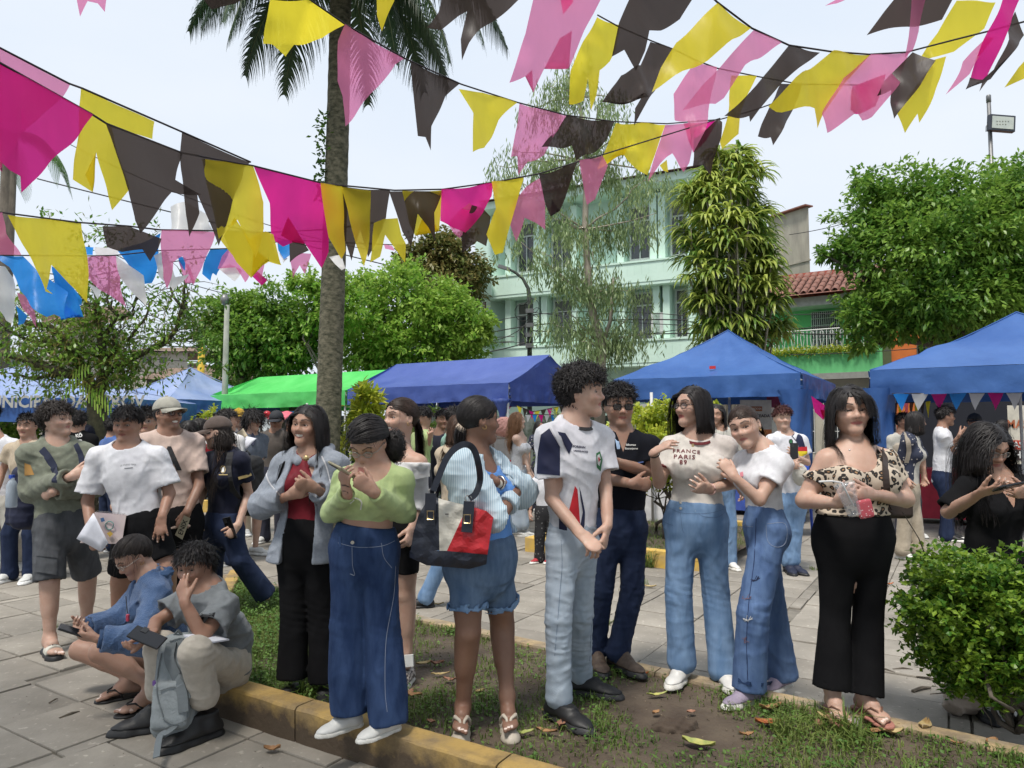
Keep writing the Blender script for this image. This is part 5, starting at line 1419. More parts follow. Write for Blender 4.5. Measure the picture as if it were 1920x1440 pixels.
def dead_leaf(px,py,z,L_,wd,az,mi,label,curl=.3,seed=0):
 g_=G(px,py,z);rng=random.Random(seed+px);n=9;V=[];F=[];ca,sa=math.cos(R(az)),math.sin(R(az))
 for i in range(n):
  t=i/(n-1);w_=wd*.5*math.sin(math.pi*min(1,t*.96+.02))**.8*(1-.15*t);x=(t-.5)*L_;zc=curl*L_*(t-.5)**2+.004+.012*rng.random()*curl
  for s_ in(-1,-.5,0,.5,1):
   y=w_*s_;zz=zc+abs(s_)*wd*.28*(.5+curl)+.003*noise.noise(Vector((t*5,s_*3,seed)));V.append((g_.x+x*ca-y*sa,g_.y+x*sa+y*ca,z+zz))
 F=[(i*5+j,i*5+j+1,(i+1)*5+j+1,(i+1)*5+j) for i in range(n-1) for j in range(4)]
 root=MB().add(V,F).build('fallen_leaf',lf_m[mi],None,smooth=True);root['label']=label;root['category']='leaf';root['group']='fallen leaves on the ground'
LEAVES=[(510,1410,0,.085,.05,5,0,'brown curled leaf on the paving left of the kerb base'),(660,1422,0,.10,.035,-30,4,'yellow-green curled leaf lying at the front kerb foot'),(820,1248,1,.09,.05,20,3,'reddish brown leaf right of the sneaker in the grass'),(795,1247,1,.11,.05,30,1,'pale tan leaf nearest the walking woman, behind the girl in green'),(826,1267,1,.12,.035,10,1,'pale yellow banana-shaped leaf behind the woman with the handbag'),(843,1278,1,.08,.04,-10,3,'pinkish leaf touching the banana-shaped leaf'),(775,1308,1,.11,.05,-15,0,'large brown leaf by the hem of the wide jeans'),(770,1300,1,.06,.04,60,3,'small crumpled leaf above the large brown one'),(1455,1268,1,.0,.0,0,0,''),(1200,1268,1,.11,.04,0,2,'orange-brown leaf in front of the brown hiking shoe'),(1232,1306,1,.13,.03,12,4,'slim yellowish leaf on the soil left of the white sneaker'),(1052,1362,1,.07,.05,70,3,'pink-brown leaf standing on the soil below the black sneaker'),(1025,1375,1,.11,.04,-15,0,'dark brown flat leaf beside the pink-brown one'),(980,1378,1,.12,.04,15,4,'orange-yellow leaf near the front kerb, centre'),(1022,1335,1,.06,.045,110,1,'grey-green leaf in front of the wedge sandal'),(1445,1333,1,.14,.055,15,0,'long brown leaf in front of the lilac sneaker'),(1440,1360,1,.13,.07,-10,2,'bright orange leaf, flat on the bare soil'),(1395,1322,1,.09,.03,0,0,'thin brown leaf under the lilac sneaker toe'),(1535,1360,1,.09,.04,75,3,'folded brown leaf left of the two tan ones under the bare feet'),(1560,1355,1,.15,.05,-40,1,'long golden leaf below the left bare foot'),(1580,1350,1,.09,.05,35,1,'golden leaf crossing the long golden one'),(1640,1375,1,.10,.05,5,0,'brown leaf beside the small stone'),(1672,1378,1,.12,.05,-5,1,'tan ribbon-like leaf right of the stone'),(1735,1368,1,.13,.065,50,1,'large golden leaf standing near the right end of the rear kerb'),(1685,1362,1,.05,.03,60,3,'small curled leaf between the two golden leaves at right'),(1310,1400,1,.16,.07,-25,4,'faded olive leaf on the soil, bottom centre-right'),(1400,1382,1,.08,.035,10,0,'small orange-brown leaf right of the mound'),(1230,1340,1,.05,.035,30,0,'tiny dry leaf above the dark mound'),(1296,1338,1,.05,.04,10,3,'tiny pinkish leaf right of the dark mound'),(900,1300,1,.06,.04,30,1,'pale flower-like leaf between the handbag woman\'s feet'),(808,1357,1,.05,.035,-20,3,'small brown leaf just behind the kerb top'),(205,1313,0,.05,.03,30,0,'tiny golden leaf on the paving before the sandals'),(1330,1085,0,.10,.05,0,1,'tan leaf on the plaza behind the white-tee girl'),(1668,1097,0,.09,.04,5,2,'orange leaf on the plaza beside the bush'),(1218,1102,0,.14,.05,-10,1,'orange-tan scrap in a hole in the paving'),(820,1135,0,.12,.04,0,1,'curled dry leaf on the plaza right of the walking jeans'),(1860,1395,1,.09,.05,30,0,'pale brown leaf beneath the near bush'),(1790,1395,1,.08,.02,-50,0,'straw-like leaf on the soil left of the bush')]
for i,(x,y,b_,l_,w_,a_,mi,lb) in enumerate(LEAVES):
 if lb:dead_leaf(x,y,(SOILZ+.012) if b_ else.002,l_*.85,w_*.85,a_,mi,lb,random.Random(i).uniform(.2,.6),i)
def twig(x0,y0,x1,y1,r,label,z=.004):
 a,b=G(x0,y0,z),G(x1,y1,z);mid=a.lerp(b,.5)+Vector((.006,.008,.006));o=MB().tube([a,mid,b],[r,r*1.1,r*.6],5).build('twig',m_bark,None);o['label']=label;o['category']='twig';o['group']='twigs on the paving'
twig(111,1347,149,1334,.006,'thick dark twig on the paving in front of the squatting girl');twig(92,1318,108,1310,.004,'short thin twig on the left paving');twig(1643,1254,1678,1261,.006,'dark twig on the plaza right of the black trousers hem');twig(1674,1255,1711,1255,.005,'straight twig on the plaza before the bush')
twig(1711,1296,1745,1289,.009,'thick short stick on the plaza nearest the bush');twig(1720,1237,1745,1246,.004,'thin twig on the plaza farthest right');twig(1718,1268,1765,1278,.003,'hair-thin twig above the thick short stick')
def debris():
 rng=np.random.default_rng(44);V=[];F=[];b=0
 for _ in range(9000):
  x,y=rng.uniform(-2.6,2.8),rng.uniform(1.9,7);ib=inb(x,y)
  if not ib and rng.random()>.22:continue
  if in_bed(x,y,.16) and not ib:continue
  r=rng.uniform(.0015,.006)*(1 if ib else.6);z=SOILZ+.004 if ib else.001;a=rng.uniform(0,6.3)
  for k in range(3):V.append((x+r*math.cos(a+k*2.1)*rng.uniform(.6,1.8),y+r*math.sin(a+k*2.1),z))
  V.append((x,y,z+r*.9));F+=[(b,b+1,b+3),(b+1,b+2,b+3),(b+2,b,b+3)];b+=4
 meshn('grit',np.array(V),np.array(F),mat('grit',(.06,.045,.03),.95,col2=(.24,.19,.13),scale=40,lo=.45,hi=.6),smooth=False,kind='stuff')
debris()
S_=SDF();c_=G(1262,1366,SOILZ);S_.ell((c_.x,c_.y,SOILZ),(.10,.06,.035)).ell((c_.x+.05,c_.y+.02,SOILZ),(.07,.05,.03),k=.03).func(lambda X,Y,Z:.008*np.sin(X*90+Y*60)*np.sin(Y*110+Z*80),'d');V,F=S_.mesh(.006);meshn('soil_mound',V,F,m_soil,kind='structure')
S_=SDF();c_=G(1603,1362,SOILZ);S_.box((c_.x,c_.y,SOILZ+.015),(.022,.034,.016),rotm(UP,.4),rnd=.01).func(lambda X,Y,Z:.004*np.sin(X*150)*np.sin(Y*130),'d');V,F=S_.mesh(.005);o=meshn('stone',V,F,mat('pebble',(.25,.24,.21),.9,bump=.4));o['label']='small grey stone on the soil under the leopard-print woman';o['category']='stone'
# added trees, unseen behind the camera, put there to shade the foreground
tree('large added tree, unseen behind the viewpoint, that shades the foreground, left one','added shade trees behind the viewpoint',(-3.2,-2.6,0),5,[((-3.4,-2.0,7.0),2.5),((-5.2,-.6,6.8),2.0),((-3.0,-4.5,6.6),2.2)],lm_dark,260,.26,.13,71,.28,top=(-3.2,-2.6,4.2))
tree('large added tree, unseen behind the viewpoint, that shades the foreground, right one','added shade trees behind the viewpoint',(3.6,-2.8,0),5,[((3.6,-2.0,7.0),2.5),((5.4,-1.0,6.8),2.0),((3.4,-4.8,6.6),2.2)],lm_dark,260,.26,.13,72,.28,top=(3.6,-2.8,4.2))
# ================================================================ tents
def tarp(name,c,c2=None):
 m=mat(name,c,.42,col2=c2 or tuple(x*.8 for x in c),scale=1.2,detail=5,bump=.7,bscale=9,trans=.10,spec=.4)
 return m
m_tb=tarp('tarp_blue',(.030,.095,.30),(.052,.135,.37));m_tb2=tarp('tarp_violet_blue',(.045,.082,.30),(.072,.115,.36));m_tg=tarp('tarp_green',(.08,.52,.11),(.13,.62,.16))
m_tl=tarp('tarp_pale_blue',(.20,.28,.50),(.30,.37,.56));m_pole=mat('pole_white',(.55,.55,.54),.5);m_metal=mat('steel_grey',(.22,.22,.22),.45,metal=.6)
m_letter=mat('letter_grey',(.40,.40,.37),.8)
def gridp(name,A,B,C,Dd,nu,nv,m,parent,fn=None,thick=None):
 A,B,C,Dd=map(Vector,(A,B,C,Dd));V=[]
 for j in range(nv+1):
  for i in range(nu+1):
   s_,t=i/nu,j/nv;p_=A.lerp(B,s_).lerp(Dd.lerp(C,s_),t);p_=p_+fn(p_,s_,t) if fn else p_;V.append(tuple(p_))
 F=[(j*(nu+1)+i,j*(nu+1)+i+1,(j+1)*(nu+1)+i+1,(j+1)*(nu+1)+i) for j in range(nv) for i in range(nu)]
 return meshn(name,np.array(V),np.array(F),m,parent)
def tent(label,c,lu,lv,ze,za,kind,m,valh=.3,group='market tents',sleeve=None,roofm=None,side_m=None,u=None,v=None,seed=1,scallop=0,far_m=None):
 """c: front corner at the +u end; the tent extends lu along -u and lv along +v"""
 u=Vector(U2) if u is None else Vector(u);v=Vector(V2_) if v is None else Vector(v)
 c=Vector((c[0],c[1],0));root=empty('tent',tuple(c),label,'tent',group);Z=Vector((0,0,1));roofm=roofm or m
 FR,FL,BL,BR=c,c-u*lu,c-u*lu+v*lv,c+v*lv;cor=[FR,FL,BL,BR];E=[q_+Z*ze for q_ in cor]
 def sag(p_,s_,t):
  n_=noise.noise(p_*1.1+Vector((seed,0,0)))*.05+abs(noise.noise(p_*2.6+Vector((0,seed,0))))*.035+noise.noise(Vector((s_*9,t*2,seed)))*.015
  return Vector((0,0,-.16*math.sin(math.pi*t)*(.4+.6*math.sin(math.pi*s_))+n_*1.5*math.sin(math.pi*min(1,t*1.0+.05))))
 if kind=='pyramid':
  ap=sum(cor,Vector())/4+Z*za
  for i in range(4):gridp('roof_panel',E[i],E[(i+1)%4],ap,ap,24,16,(side_m if(side_m and i in(3,)) else roofm),root,sag)
  MB().tube([sum(cor,Vector())/4,ap-Z*.03],.02,6).build('mast',m_pole,root)
  for q_ in E:MB().tube([q_.lerp(ap,t)+Z*(.006-.16*math.sin(math.pi*t)*.4) for t in np.linspace(0,1,9)],.010,5).build('seam',roofm,root)
 else:
  r0,r1=(FR+BR)/2+Z*za,(FL+BL)/2+Z*za
  gridp('roof_panel',E[0],E[1],r1,r0,36,12,roofm,root,sag);gridp('roof_panel',E[2],E[3],r0,r1,24,12,roofm,root,sag)
  gridp('gable',E[0],E[3],r0,r0,10,10,side_m or m,root,lambda p_,s_,t:Vector((0,0,-.01))+u*.03*noise.noise(p_*3))
  gridp('gable',E[1],E[2],r1,r1,10,10,side_m or m,root)
  MB().tube([r0-Z*.03,r1-Z*.03],.02,6).build('ridge_pole',m_pole,root)
 for i in range(4):
  a,b=E[i],E[(i+1)%4];n_=(b-a).cross(Z).normalized()*-1;ctr=sum(E,Vector())/4
  if(ctr-a).dot(n_)>0:n_=-n_
  def val(p_,s_,t,n_=n_,i=i):
   w_=noise.noise(Vector((s_*16,t*1.5,seed+i*3)))*.03+noise.noise(Vector((s_*43,t*3,seed+i)))*.014+.012*math.sin(s_*70+seed)*t
   bot=-.02*abs(math.sin(s_*math.pi*lu))*t*scallop
   return n_*(.02+w_*(.3+t))+Vector((0,0,bot+.018*noise.noise(Vector((s_*5,seed,i)))*t))
  gridp('valance',a+n_*.005,b+n_*.005,b-Z*valh,a-Z*valh,48,6,(far_m if far_m and i==0 else m),root,val)
 for q_ in cor:
  inn=(sum(cor,Vector())/4-q_).normalized()*.06
  MB().tube([q_+inn,q_+inn+Z*(ze-.03)],.022,8).build('leg',m_pole,root)
 if sleeve:
  for k in sleeve:
   q_=cor[k];inn=(sum(cor,Vector())/4-q_).normalized();V=[];F=[];n=14;rows=16;S0=SDF()
   for j in range(rows+1):
    t=j/rows;zz=(ze-valh*.8)*(1-t)+.03;w_=(.26*(1-t)**1.2+.13)*(1+.1*math.sin(t*9+seed))
    for i in range(n):
     a=2*math.pi*i/n;rr=w_*(.75+.25*math.sin(a*3+t*5));V.append((q_.x+inn.x*.1+rr*math.cos(a)*.8,q_.y+inn.y*.1+rr*math.sin(a)*.5,zz))
   F=[(j*n+i,j*n+(i+1)%n,(j+1)*n+(i+1)%n,(j+1)*n+i) for j in range(rows) for i in range(n)]
   meshn('leg_sleeve',np.array(V),np.array(F),m,root)
 for i in range(4):MB().tube([cor[i]+Z*(ze-.10),cor[(i+1)%4]+Z*(ze-.10)],.012,6).build('rail',m_pole,root)
 return root,cor,E
t1=tent('blue pyramid tent cut by the right picture edge, with white and red pennants inside',(4.72+U2[0]*3.4,9.33+U2[1]*3.4),3.4,3.4,2.16,3.02,'pyramid',m_tb,.33,sleeve=(1,),seed=3)
t2=tent('blue pyramid tent behind the leaning girl, its apex before the strap-leaf tree',(4.28,10.5),3.0,3.3,2.22,3.16,'pyramid',m_tb,.34,sleeve=(0,),seed=9)
t3=tent('long blue ridge tent at the centre, behind the woman with the handbag',(-.05,12.75),4.0,3.0,2.22,2.86,'gable',m_tb2,.33,sleeve=None,seed=14)
t4=tent('bright green ridge tent left of the palm trunk',(-3.5,14.95),4.7,3.0,2.2,2.75,'gable',m_tg,.33,seed=21)
t5=tent('pale blue pyramid tent with a washed-out lettered valance, left of the green tent',(-7.75,16.0),3.1,3.1,2.06,2.95,'pyramid',m_tb,.30,roofm=m_tl,side_m=m_tl,far_m=m_tl,seed=30)
t6=tent('blue tent with big pale capital letters on its valance, far left',(-5.85,10.6),4.6,3.0,1.86,2.55,'pyramid',m_tb,.36,roofm=m_tl,u=(.9975,-.07,0),v=(-.07,.9975,0),seed=41)
# centre tent: gathered corner at its near leg
MB().lathe([(.20,0),(.13,-.10),(.07,-.25),(.04,-.42)],t3[1][0]+Vector((-.12,.14,1.93)),12).build('gathered_corner',m_tb2,t3[0],smooth=True)
# lettering on the far-left valance
def flat_text(txt,width,loc,right,up,m,parent,name='lettering',bold=.02,thick=.004):
 pts,fs=text_geo(txt,width,bold);right=unit(right);up=unit(up);o=A3(loc);n=np.cross(right,up)
 V=[tuple(o+right*x+up*y) for x,y in pts];return MB().add(V,fs).build(name,m,parent)
FRc=t6[1][0];uu=Vector((.9975,-.07,0))
flat_text('MUNICIPALIDAD PROV',2.6,FRc-uu*.88+Vector((-.008,-.075,1.79)),uu,(0,0,1),m_letter,t6[0],bold=.03)
flat_text('MUNICIPALIDAD PROVINCIAL',2.8,Vector((-7.75,16.0,1.93))-Vector(U2)*1.55+Vector((-.05,-.08,0)),Vector(U2),(0,0,1),m_letter,t5[0],bold=.03)
# small things stuck on the tent roof
m_red=mat('plastic_red',(.55,.03,.03),.5);m_pinkp=mat('plastic_pink',(.75,.2,.22),.5);m_white=mat('white_paint',(.72,.72,.70),.6)
for(x,y,w_,h_,lb) in((1336,689,.10,.05,'red and white scrap on the blue tent roof'),(1348,716,.045,.04,'small red tag on the blue valance, upper one'),(1348,739,.045,.04,'small red tag on the blue valance, lower one')):
 Dd=11.25 if y>700 else 11.7;c=P(x,y,Dd);o=MB().box(c,(w_,.02,h_),rz=-.56).build('tag',m_red,None);o['label']=lb;o['category']='tag'
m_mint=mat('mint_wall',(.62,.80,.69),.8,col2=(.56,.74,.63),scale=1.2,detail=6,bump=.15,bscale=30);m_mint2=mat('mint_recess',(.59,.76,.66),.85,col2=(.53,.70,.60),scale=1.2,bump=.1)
m_glass=mat('window_glass',(.02,.022,.025),.12,col2=(.05,.055,.06),scale=2,spec=.8);m_frame=mat('frame_white',(.55,.58,.56),.6);m_roofred=mat('roof_red',(.16,.055,.035),.85,col2=(.24,.10,.07),scale=4,bump=.4)
def lerp(a,b,t):return a+(b-a)*t
def mint():
 A=np.array([-.95,29.4]);Bq=np.array([9.9,23.9]);L_=10.1;ux=(Bq-A)/np.linalg.norm(Bq-A);nx=np.array([ux[1],-ux[0]])
 if nx[1]>0:nx=-nx
 root=empty('building',(A[0],A[1],0),'pale mint-green three-storey building with banded parapets behind the slender tree','building')
 def W(s_,o,z):return Vector((A[0]+ux[0]*s_+nx[0]*o,A[1]+ux[1]*s_+nx[1]*o,z))
 ang=math.atan2(ux[1],ux[0])
 def bx(s0,s1,o0,o1,z0,z1,name,m,par=root):return MB().box(W((s0+s1)/2,(o0+o1)/2,(z0+z1)/2),(s1-s0,abs(o1-o0),z1-z0),rz=ang).build(name,m,par)
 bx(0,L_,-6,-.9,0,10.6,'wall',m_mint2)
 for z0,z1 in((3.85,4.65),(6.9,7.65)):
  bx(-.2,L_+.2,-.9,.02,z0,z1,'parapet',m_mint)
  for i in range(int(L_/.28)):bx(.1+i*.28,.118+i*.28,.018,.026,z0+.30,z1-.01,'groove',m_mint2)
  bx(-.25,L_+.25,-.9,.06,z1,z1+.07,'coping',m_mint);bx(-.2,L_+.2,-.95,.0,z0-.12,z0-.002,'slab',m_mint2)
 bx(-.3,L_,-6.2,.35,10.5,10.8,'eave',m_mint)
 a,b,c,d=W(-.2,.6,10.81),W(L_+.1,.6,10.81),W(L_+.1,-3.5,11.6),W(-.2,-3.5,11.6);MB().quad(a,b,c,d).build('roof',m_roofred,root)
 C2=A+np.array([-.75,1.9]);ux2=(A-C2)/np.linalg.norm(A-C2);L2=np.linalg.norm(A-C2)
 a2=math.atan2(ux2[1],ux2[0])
 for z0,z1,nm in((3.85,4.65,'parapet'),(6.9,7.65,'parapet')):
  MB().box(((A[0]+C2[0])/2-.18,(A[1]+C2[1])/2-.3,(z0+z1)/2),(L2+.35,.5,z1-z0),rz=a2).build(nm,m_mint,root)
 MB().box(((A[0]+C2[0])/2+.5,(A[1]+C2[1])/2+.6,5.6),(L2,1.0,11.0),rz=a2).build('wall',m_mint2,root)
 wins=[]
 s_of=lambda px,o=-.9:None
 def s_at(px,o):
  k=(px-960)/FPX;
  ax,ay=A[0]+nx[0]*o,A[1]+nx[1]*o;return(k*ay-ax)/(ux[0]-k*ux[1])
 for(x0,x1,y0,y1,fl) in((975,1004,552,640,2),(1043,1076,546,633,2),(1190,1226,524,612,2),(1273,1292,545,612,2),(975,1005,408,485,3),(1040,1074,388,482,3),(1188,1222,372,460,3),(1266,1292,338,420,3)):
  s0,s1=s_at(x0,-.9),s_at(x1,-.9);yy=A[1]+ux[1]*s0-nx[1]*.9;z0=P(x0,y1,yy).z;z1=P(x0,y0,yy).z
  z0,z1=(4.85,6.6) if fl==2 else(8.0,10.0)
  w_=bx(s0,s1,-.90,-.86,z0,z1,'window',m_glass)
  fr=MB();zc=z0+(z1-z0)*.74
  for q0,q1,r0,r1 in((s0-.06,s1+.06,z1,z1+.07),(s0-.06,s1+.06,z0-.07,z0),(s0-.07,s0,z0,z1),(s1,s1+.07,z0,z1),(s0,s1,zc-.03,zc+.03),((s0+s1)/2-.02,(s0+s1)/2+.02,z0,zc)):
   fr.box(W((q0+q1)/2,-.84,(r0+r1)/2),(q1-q0,.10,r1-r0),rz=ang)
  fr.build('frame',m_frame,w_)
  MB().box(W((s0+s1)/2,-.855,z1-.28),(s1-s0-.05,.01,.5),rz=ang).build('blind',mat('blind_grey',(.16,.16,.15),.8),w_)
  for q_ in(s0-.42,s1+.16):bx(q_,q_+.26,-.9,-.35,z0-.4,z1+.35,'pilaster',m_mint)
 bx(*(s_at(1222,-.3),s_at(1245,-.3)),-.9,-.35,4.9,5.75,'air_conditioner',mat('ac_white',(.55,.56,.54),.5))
 MB().box((A[0]-.22,A[1]+.25,5.75),(.34,.06,1.9),rz=a2).build('window',mat('door_brown',(.12,.05,.03),.6),root)
 MB().box((A[0]-.5,A[1]+.9,5.5),(.5,.05,1.5),rz=a2).build('window',m_glass,root)
 V,F=leaves(np.array([[A[0]+RNG.normal()*.35-.1,A[1]-.25+RNG.normal()*.1,4.75+abs(RNG.normal())*.12] for _ in range(300)]),RNG.normal(size=(300,3))+[0,0,1],.25,.03,RNG);meshn('planter_grass',V,F,lm_light,root,smooth=False)['kind']='stuff'
 mb=MB()
 for k in range(2):mb.tube([W(-.3,.05,4.95+k*.2),W(1.2,.05,4.95+k*.2)],.02,5)
 mb.tube([W(-.3,.05,4.7),W(-.3,.05,5.15)],.02,5);mb.build('railing',m_metal,root)
mint()
m_conc=mat('raw_concrete',(.40,.37,.30),.9,col2=(.27,.25,.21),scale=1.0,detail=9,bump=.3,stretch=(1,1,.25),lo=.42,hi=.58)
def block(name,label,px0,px1,py0,D0,D1,m,cat='building',z0=0,parts=None,group=None):
 a,b=P(px0,py0,D0),P(px1,py0,D1);root=empty(name,(a.x,a.y,0),label,cat,group);d=Vector((b.x-a.x,b.y-a.y,0));n_=Vector((b.x,b.y,0)).normalized()*4
 z1=(a.z+b.z)/2;A_=Vector((a.x,a.y,z0));B_=Vector((b.x,b.y,z0));C_=B_+n_;D_=A_+n_;T_=Vector((0,0,z1-z0))
 MB().add([A_,B_,C_,D_,A_+T_,B_+T_,C_+T_,D_+T_],[(0,1,5,4),(1,2,6,5),(2,3,7,6),(3,0,4,7),(4,5,6,7)]).build('wall',m,root)
 return root,A_,B_,z1
rt,a_,b_,z_=block('building','raw concrete building end wall rising right of the strap-leaf tree',1440,1516,400,33,31,m_conc)
MB().box(((a_.x+b_.x)/2,(a_.y+b_.y)/2-.02,z_-2.4),((b_-a_).length*1.02,.08,.07),rz=math.atan2((b_-a_).y,(b_-a_).x)).build('ledge',m_conc,rt)
MB().box(((a_.x+b_.x)/2,(a_.y+b_.y)/2,z_+.04),((b_-a_).length*1.04,.5,.06),rz=math.atan2((b_-a_).y,(b_-a_).x)).build('coping',m_roofred,rt)
m_conc2=mat('upper_concrete',(.36,.34,.29),.9,col2=(.25,.24,.2),scale=2,bump=.3)
rt2,*_=block('building','weathered grey upper wall seen above the mint roof, behind the bunting',1345,1385,275,36,35,m_conc2)
def green_house():
 A=P(1425,800,24.2);Bq=P(1662,800,22.0);A.z=0;Bq.z=0;d=(Bq-A);L_=d.length;d.normalize();n_=Vector((d.y,-d.x,0));n_=n_ if n_.y<0 else-n_;ang=math.atan2(d.y,d.x)
 root=empty('house',tuple(A),'green two-storey house with tiled roof and white balcony railing','house')
 mg=mat('green_wall',(.13,.50,.19),.8,col2=(.16,.55,.22),scale=2,bump=.1);mw=mat('beam_white',(.50,.53,.50),.7);mt=mat('clay_tile',(.27,.12,.085),.85,col2=(.16,.085,.07),scale=9,detail=5,bump=.4)
 W=lambda s_,o,z:A+d*s_+n_*o+Vector((0,0,z))
 bx=lambda s0,s1,o0,o1,z0,z1,nm,m,par=root:MB().box(W((s0+s1)/2,(o0+o1)/2,(z0+z1)/2),(s1-s0,abs(o1-o0),z1-z0),rz=ang).build(nm,m,par)
 bx(0,L_,-5,-1.0,3.0,5.8,'wall',mg);bx(0,L_,-5,-.3,0,3.0,'wall',mat('cream_wall',(.50,.46,.38),.8,col2=(.42,.39,.33),scale=3))
 bx(0,L_,-1.0,.1,3.18,3.95,'balcony_front',mg);bx(0,L_,-1.0,.14,2.98,3.18,'slab',mat('slab_grey',(.3,.3,.28),.8))
 bx(0,L_,-1.0,-.1,5.45,5.75,'beam',mw);bx(0,L_,-5.2,-1.9,5.9,6.95,'parapet',mat('red_parapet',(.33,.07,.045),.8,col2=(.4,.09,.06),scale=3))
 k=0
 for r_ in range(5):
  for i in range(int(L_/.24)):
   if k>=120:break
   c=W(.1+i*.24,.25-.38*r_,5.82+.20*r_);mb=MB();V=[];nn=6
   for e in(0,1):
    for q_ in range(nn):
     a=math.pi*q_/(nn-1);rr=.105-.015*e;V.append(c+d*(rr*math.cos(a))-n_*(.42*e)+Vector((0,0,rr*math.sin(a)*.9+.21*e+(random.random()-.5)*.01)))
   mb.add(V,[(q_,q_+1,nn+q_+1,nn+q_) for q_ in range(nn-1)]);mb.build('roof_tile',mt,root,smooth=True);k+=1
 MB().quad(W(0,.3,5.78),W(L_,.3,5.78),W(L_,-1.9,6.78),W(0,-1.9,6.78)).build('roof',mt,root)
 def sp(px):k_=(px-960)/FPX;ax,ay=A.x-n_.x*1.0,A.y-n_.y*1.0;return(k_*ay-ax)/(d.x-k_*d.y)
 s0,s1=sp(1527),sp(1582);win=bx(s0,s1,-1.0,-.97,3.95,5.35,'window',m_glass);g=MB()
 for i in range(15):s_=s0+(s1-s0)*i/14;g.tube([W(s_,-.90,3.95),W(s_,-.90,5.35)],.011,4)
 for i in range(7):z=3.95+1.4*i/6;g.tube([W(s0,-.90,z),W(s1,-.90,z)],.011,4)
 g.build('grille',m_frame,win)
 rl=empty('railing',tuple(W(0,0,3.95)),parent=root);g=MB();g.tube([W(0,.05,4.62),W(L_,.05,4.62)],.02,5);g.tube([W(0,.05,4.0),W(L_,.05,4.0)],.015,5);g.build('rail',m_white,rl)
 nb=int(L_/.30)
 for i in range(nb):
  g=MB();s_=.1+i*.30;g.tube([W(s_,.05,3.98),W(s_,.05,4.62)],.013,4)
  for sg in(-1,1):g.tube([W(s_+.15+sg*(.02+.06*t*math.sin(3.1*t)),.05,4.02+.55*t) for t in np.linspace(0,1,7)],.010,4)
  g.tube([W(s_+.15+.055*math.cos(a),.05,4.52+.055*math.sin(a)) for a in np.linspace(0,6.3,8)],.008,4);g.build('baluster',m_white,rl)
 V,F=leaves(np.array([tuple(W(RNG.uniform(.2,L_-.15),.18+RNG.normal()*.06,3.93+RNG.normal()*.07)) for _ in range(1600)]),RNG.normal(size=(1600,3)),.10,.04,RNG);meshn('planter_plants',V,F,lm_yel,root,smooth=False)['kind']='stuff'
 for s0,s1 in((2.0,2.8),(3.05,3.7),(1.0,1.7)):
  w_=bx(s0,s1,-.3,-.28,.6,2.7,'window',m_glass);g=MB()
  for i in range(7):s_=s0+(s1-s0)*i/6;g.tube([W(s_,-.2,.6),W(s_,-.2,2.7)],.012,4)
  for z in(.6,1.3,2.0,2.7):g.tube([W(s0,-.2,z),W(s1,-.2,z)],.012,4)
  g.build('grille',m_white,w_)
 bx(L_-.02,L_+.22,-1.2,.16,0,6.0,'column',mat('olive_column',(.09,.11,.05),.8))
green_house()
def orange_house():
 A=P(1672,800,21.8);Bq=P(2250,800,18.4);A.z=0;Bq.z=0;d=Bq-A;L_=d.length;d.normalize();n_=Vector((d.y,-d.x,0));n_=n_ if n_.y<0 else-n_;ang=math.atan2(d.y,d.x);root=empty('house',tuple(A),'orange house with dark grilled windows behind the dense tree','house')
 mo=mat('orange_wall',(.62,.17,.035),.8,col2=(.52,.14,.03),scale=2,bump=.1);W=lambda s_,o,z:A+d*s_+n_*o+Vector((0,0,z))
 bx=lambda s0,s1,o0,o1,z0,z1,nm,m,par=root:MB().box(W((s0+s1)/2,(o0+o1)/2,(z0+z1)/2),(s1-s0,abs(o1-o0),z1-z0),rz=ang).build(nm,m,par)
 bx(0,L_,-4,0,0,5.0,'wall',mo)
 for s0,s1,z0,z1 in((.75,2.3,3.0,3.95),(2.8,4.3,3.0,3.95),(5,6.5,3.0,3.95)):
  w_=bx(s0,s1,0,.02,z0,z1,'window',m_glass);g=MB()
  for i in range(5):s_=s0+(s1-s0)*i/4;g.tube([W(s_,.08,z0),W(s_,.08,z1)],.018,4)
  for i in range(4):
   sa,sb=s0+(s1-s0)*i/4,s0+(s1-s0)*(i+1)/4;g.tube([W(sa,.08,z0),W(sb,.08,z1)],.010,4);g.tube([W(sb,.08,z0),W(sa,.08,z1)],.010,4)
  for z in(z0,(z0+z1)/2,z1):g.tube([W(s0,.08,z),W(s1,.08,z)],.014,4)
  g.build('grille',m_metal,w_)
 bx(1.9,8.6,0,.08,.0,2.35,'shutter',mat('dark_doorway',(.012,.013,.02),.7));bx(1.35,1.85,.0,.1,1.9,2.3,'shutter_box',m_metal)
 MB().box(W(1.6,.1,1.0),(.45,.05,1.8),rz=ang).build('shutter',mat('grey_shutter',(.28,.28,.27),.6),root)
orange_house()
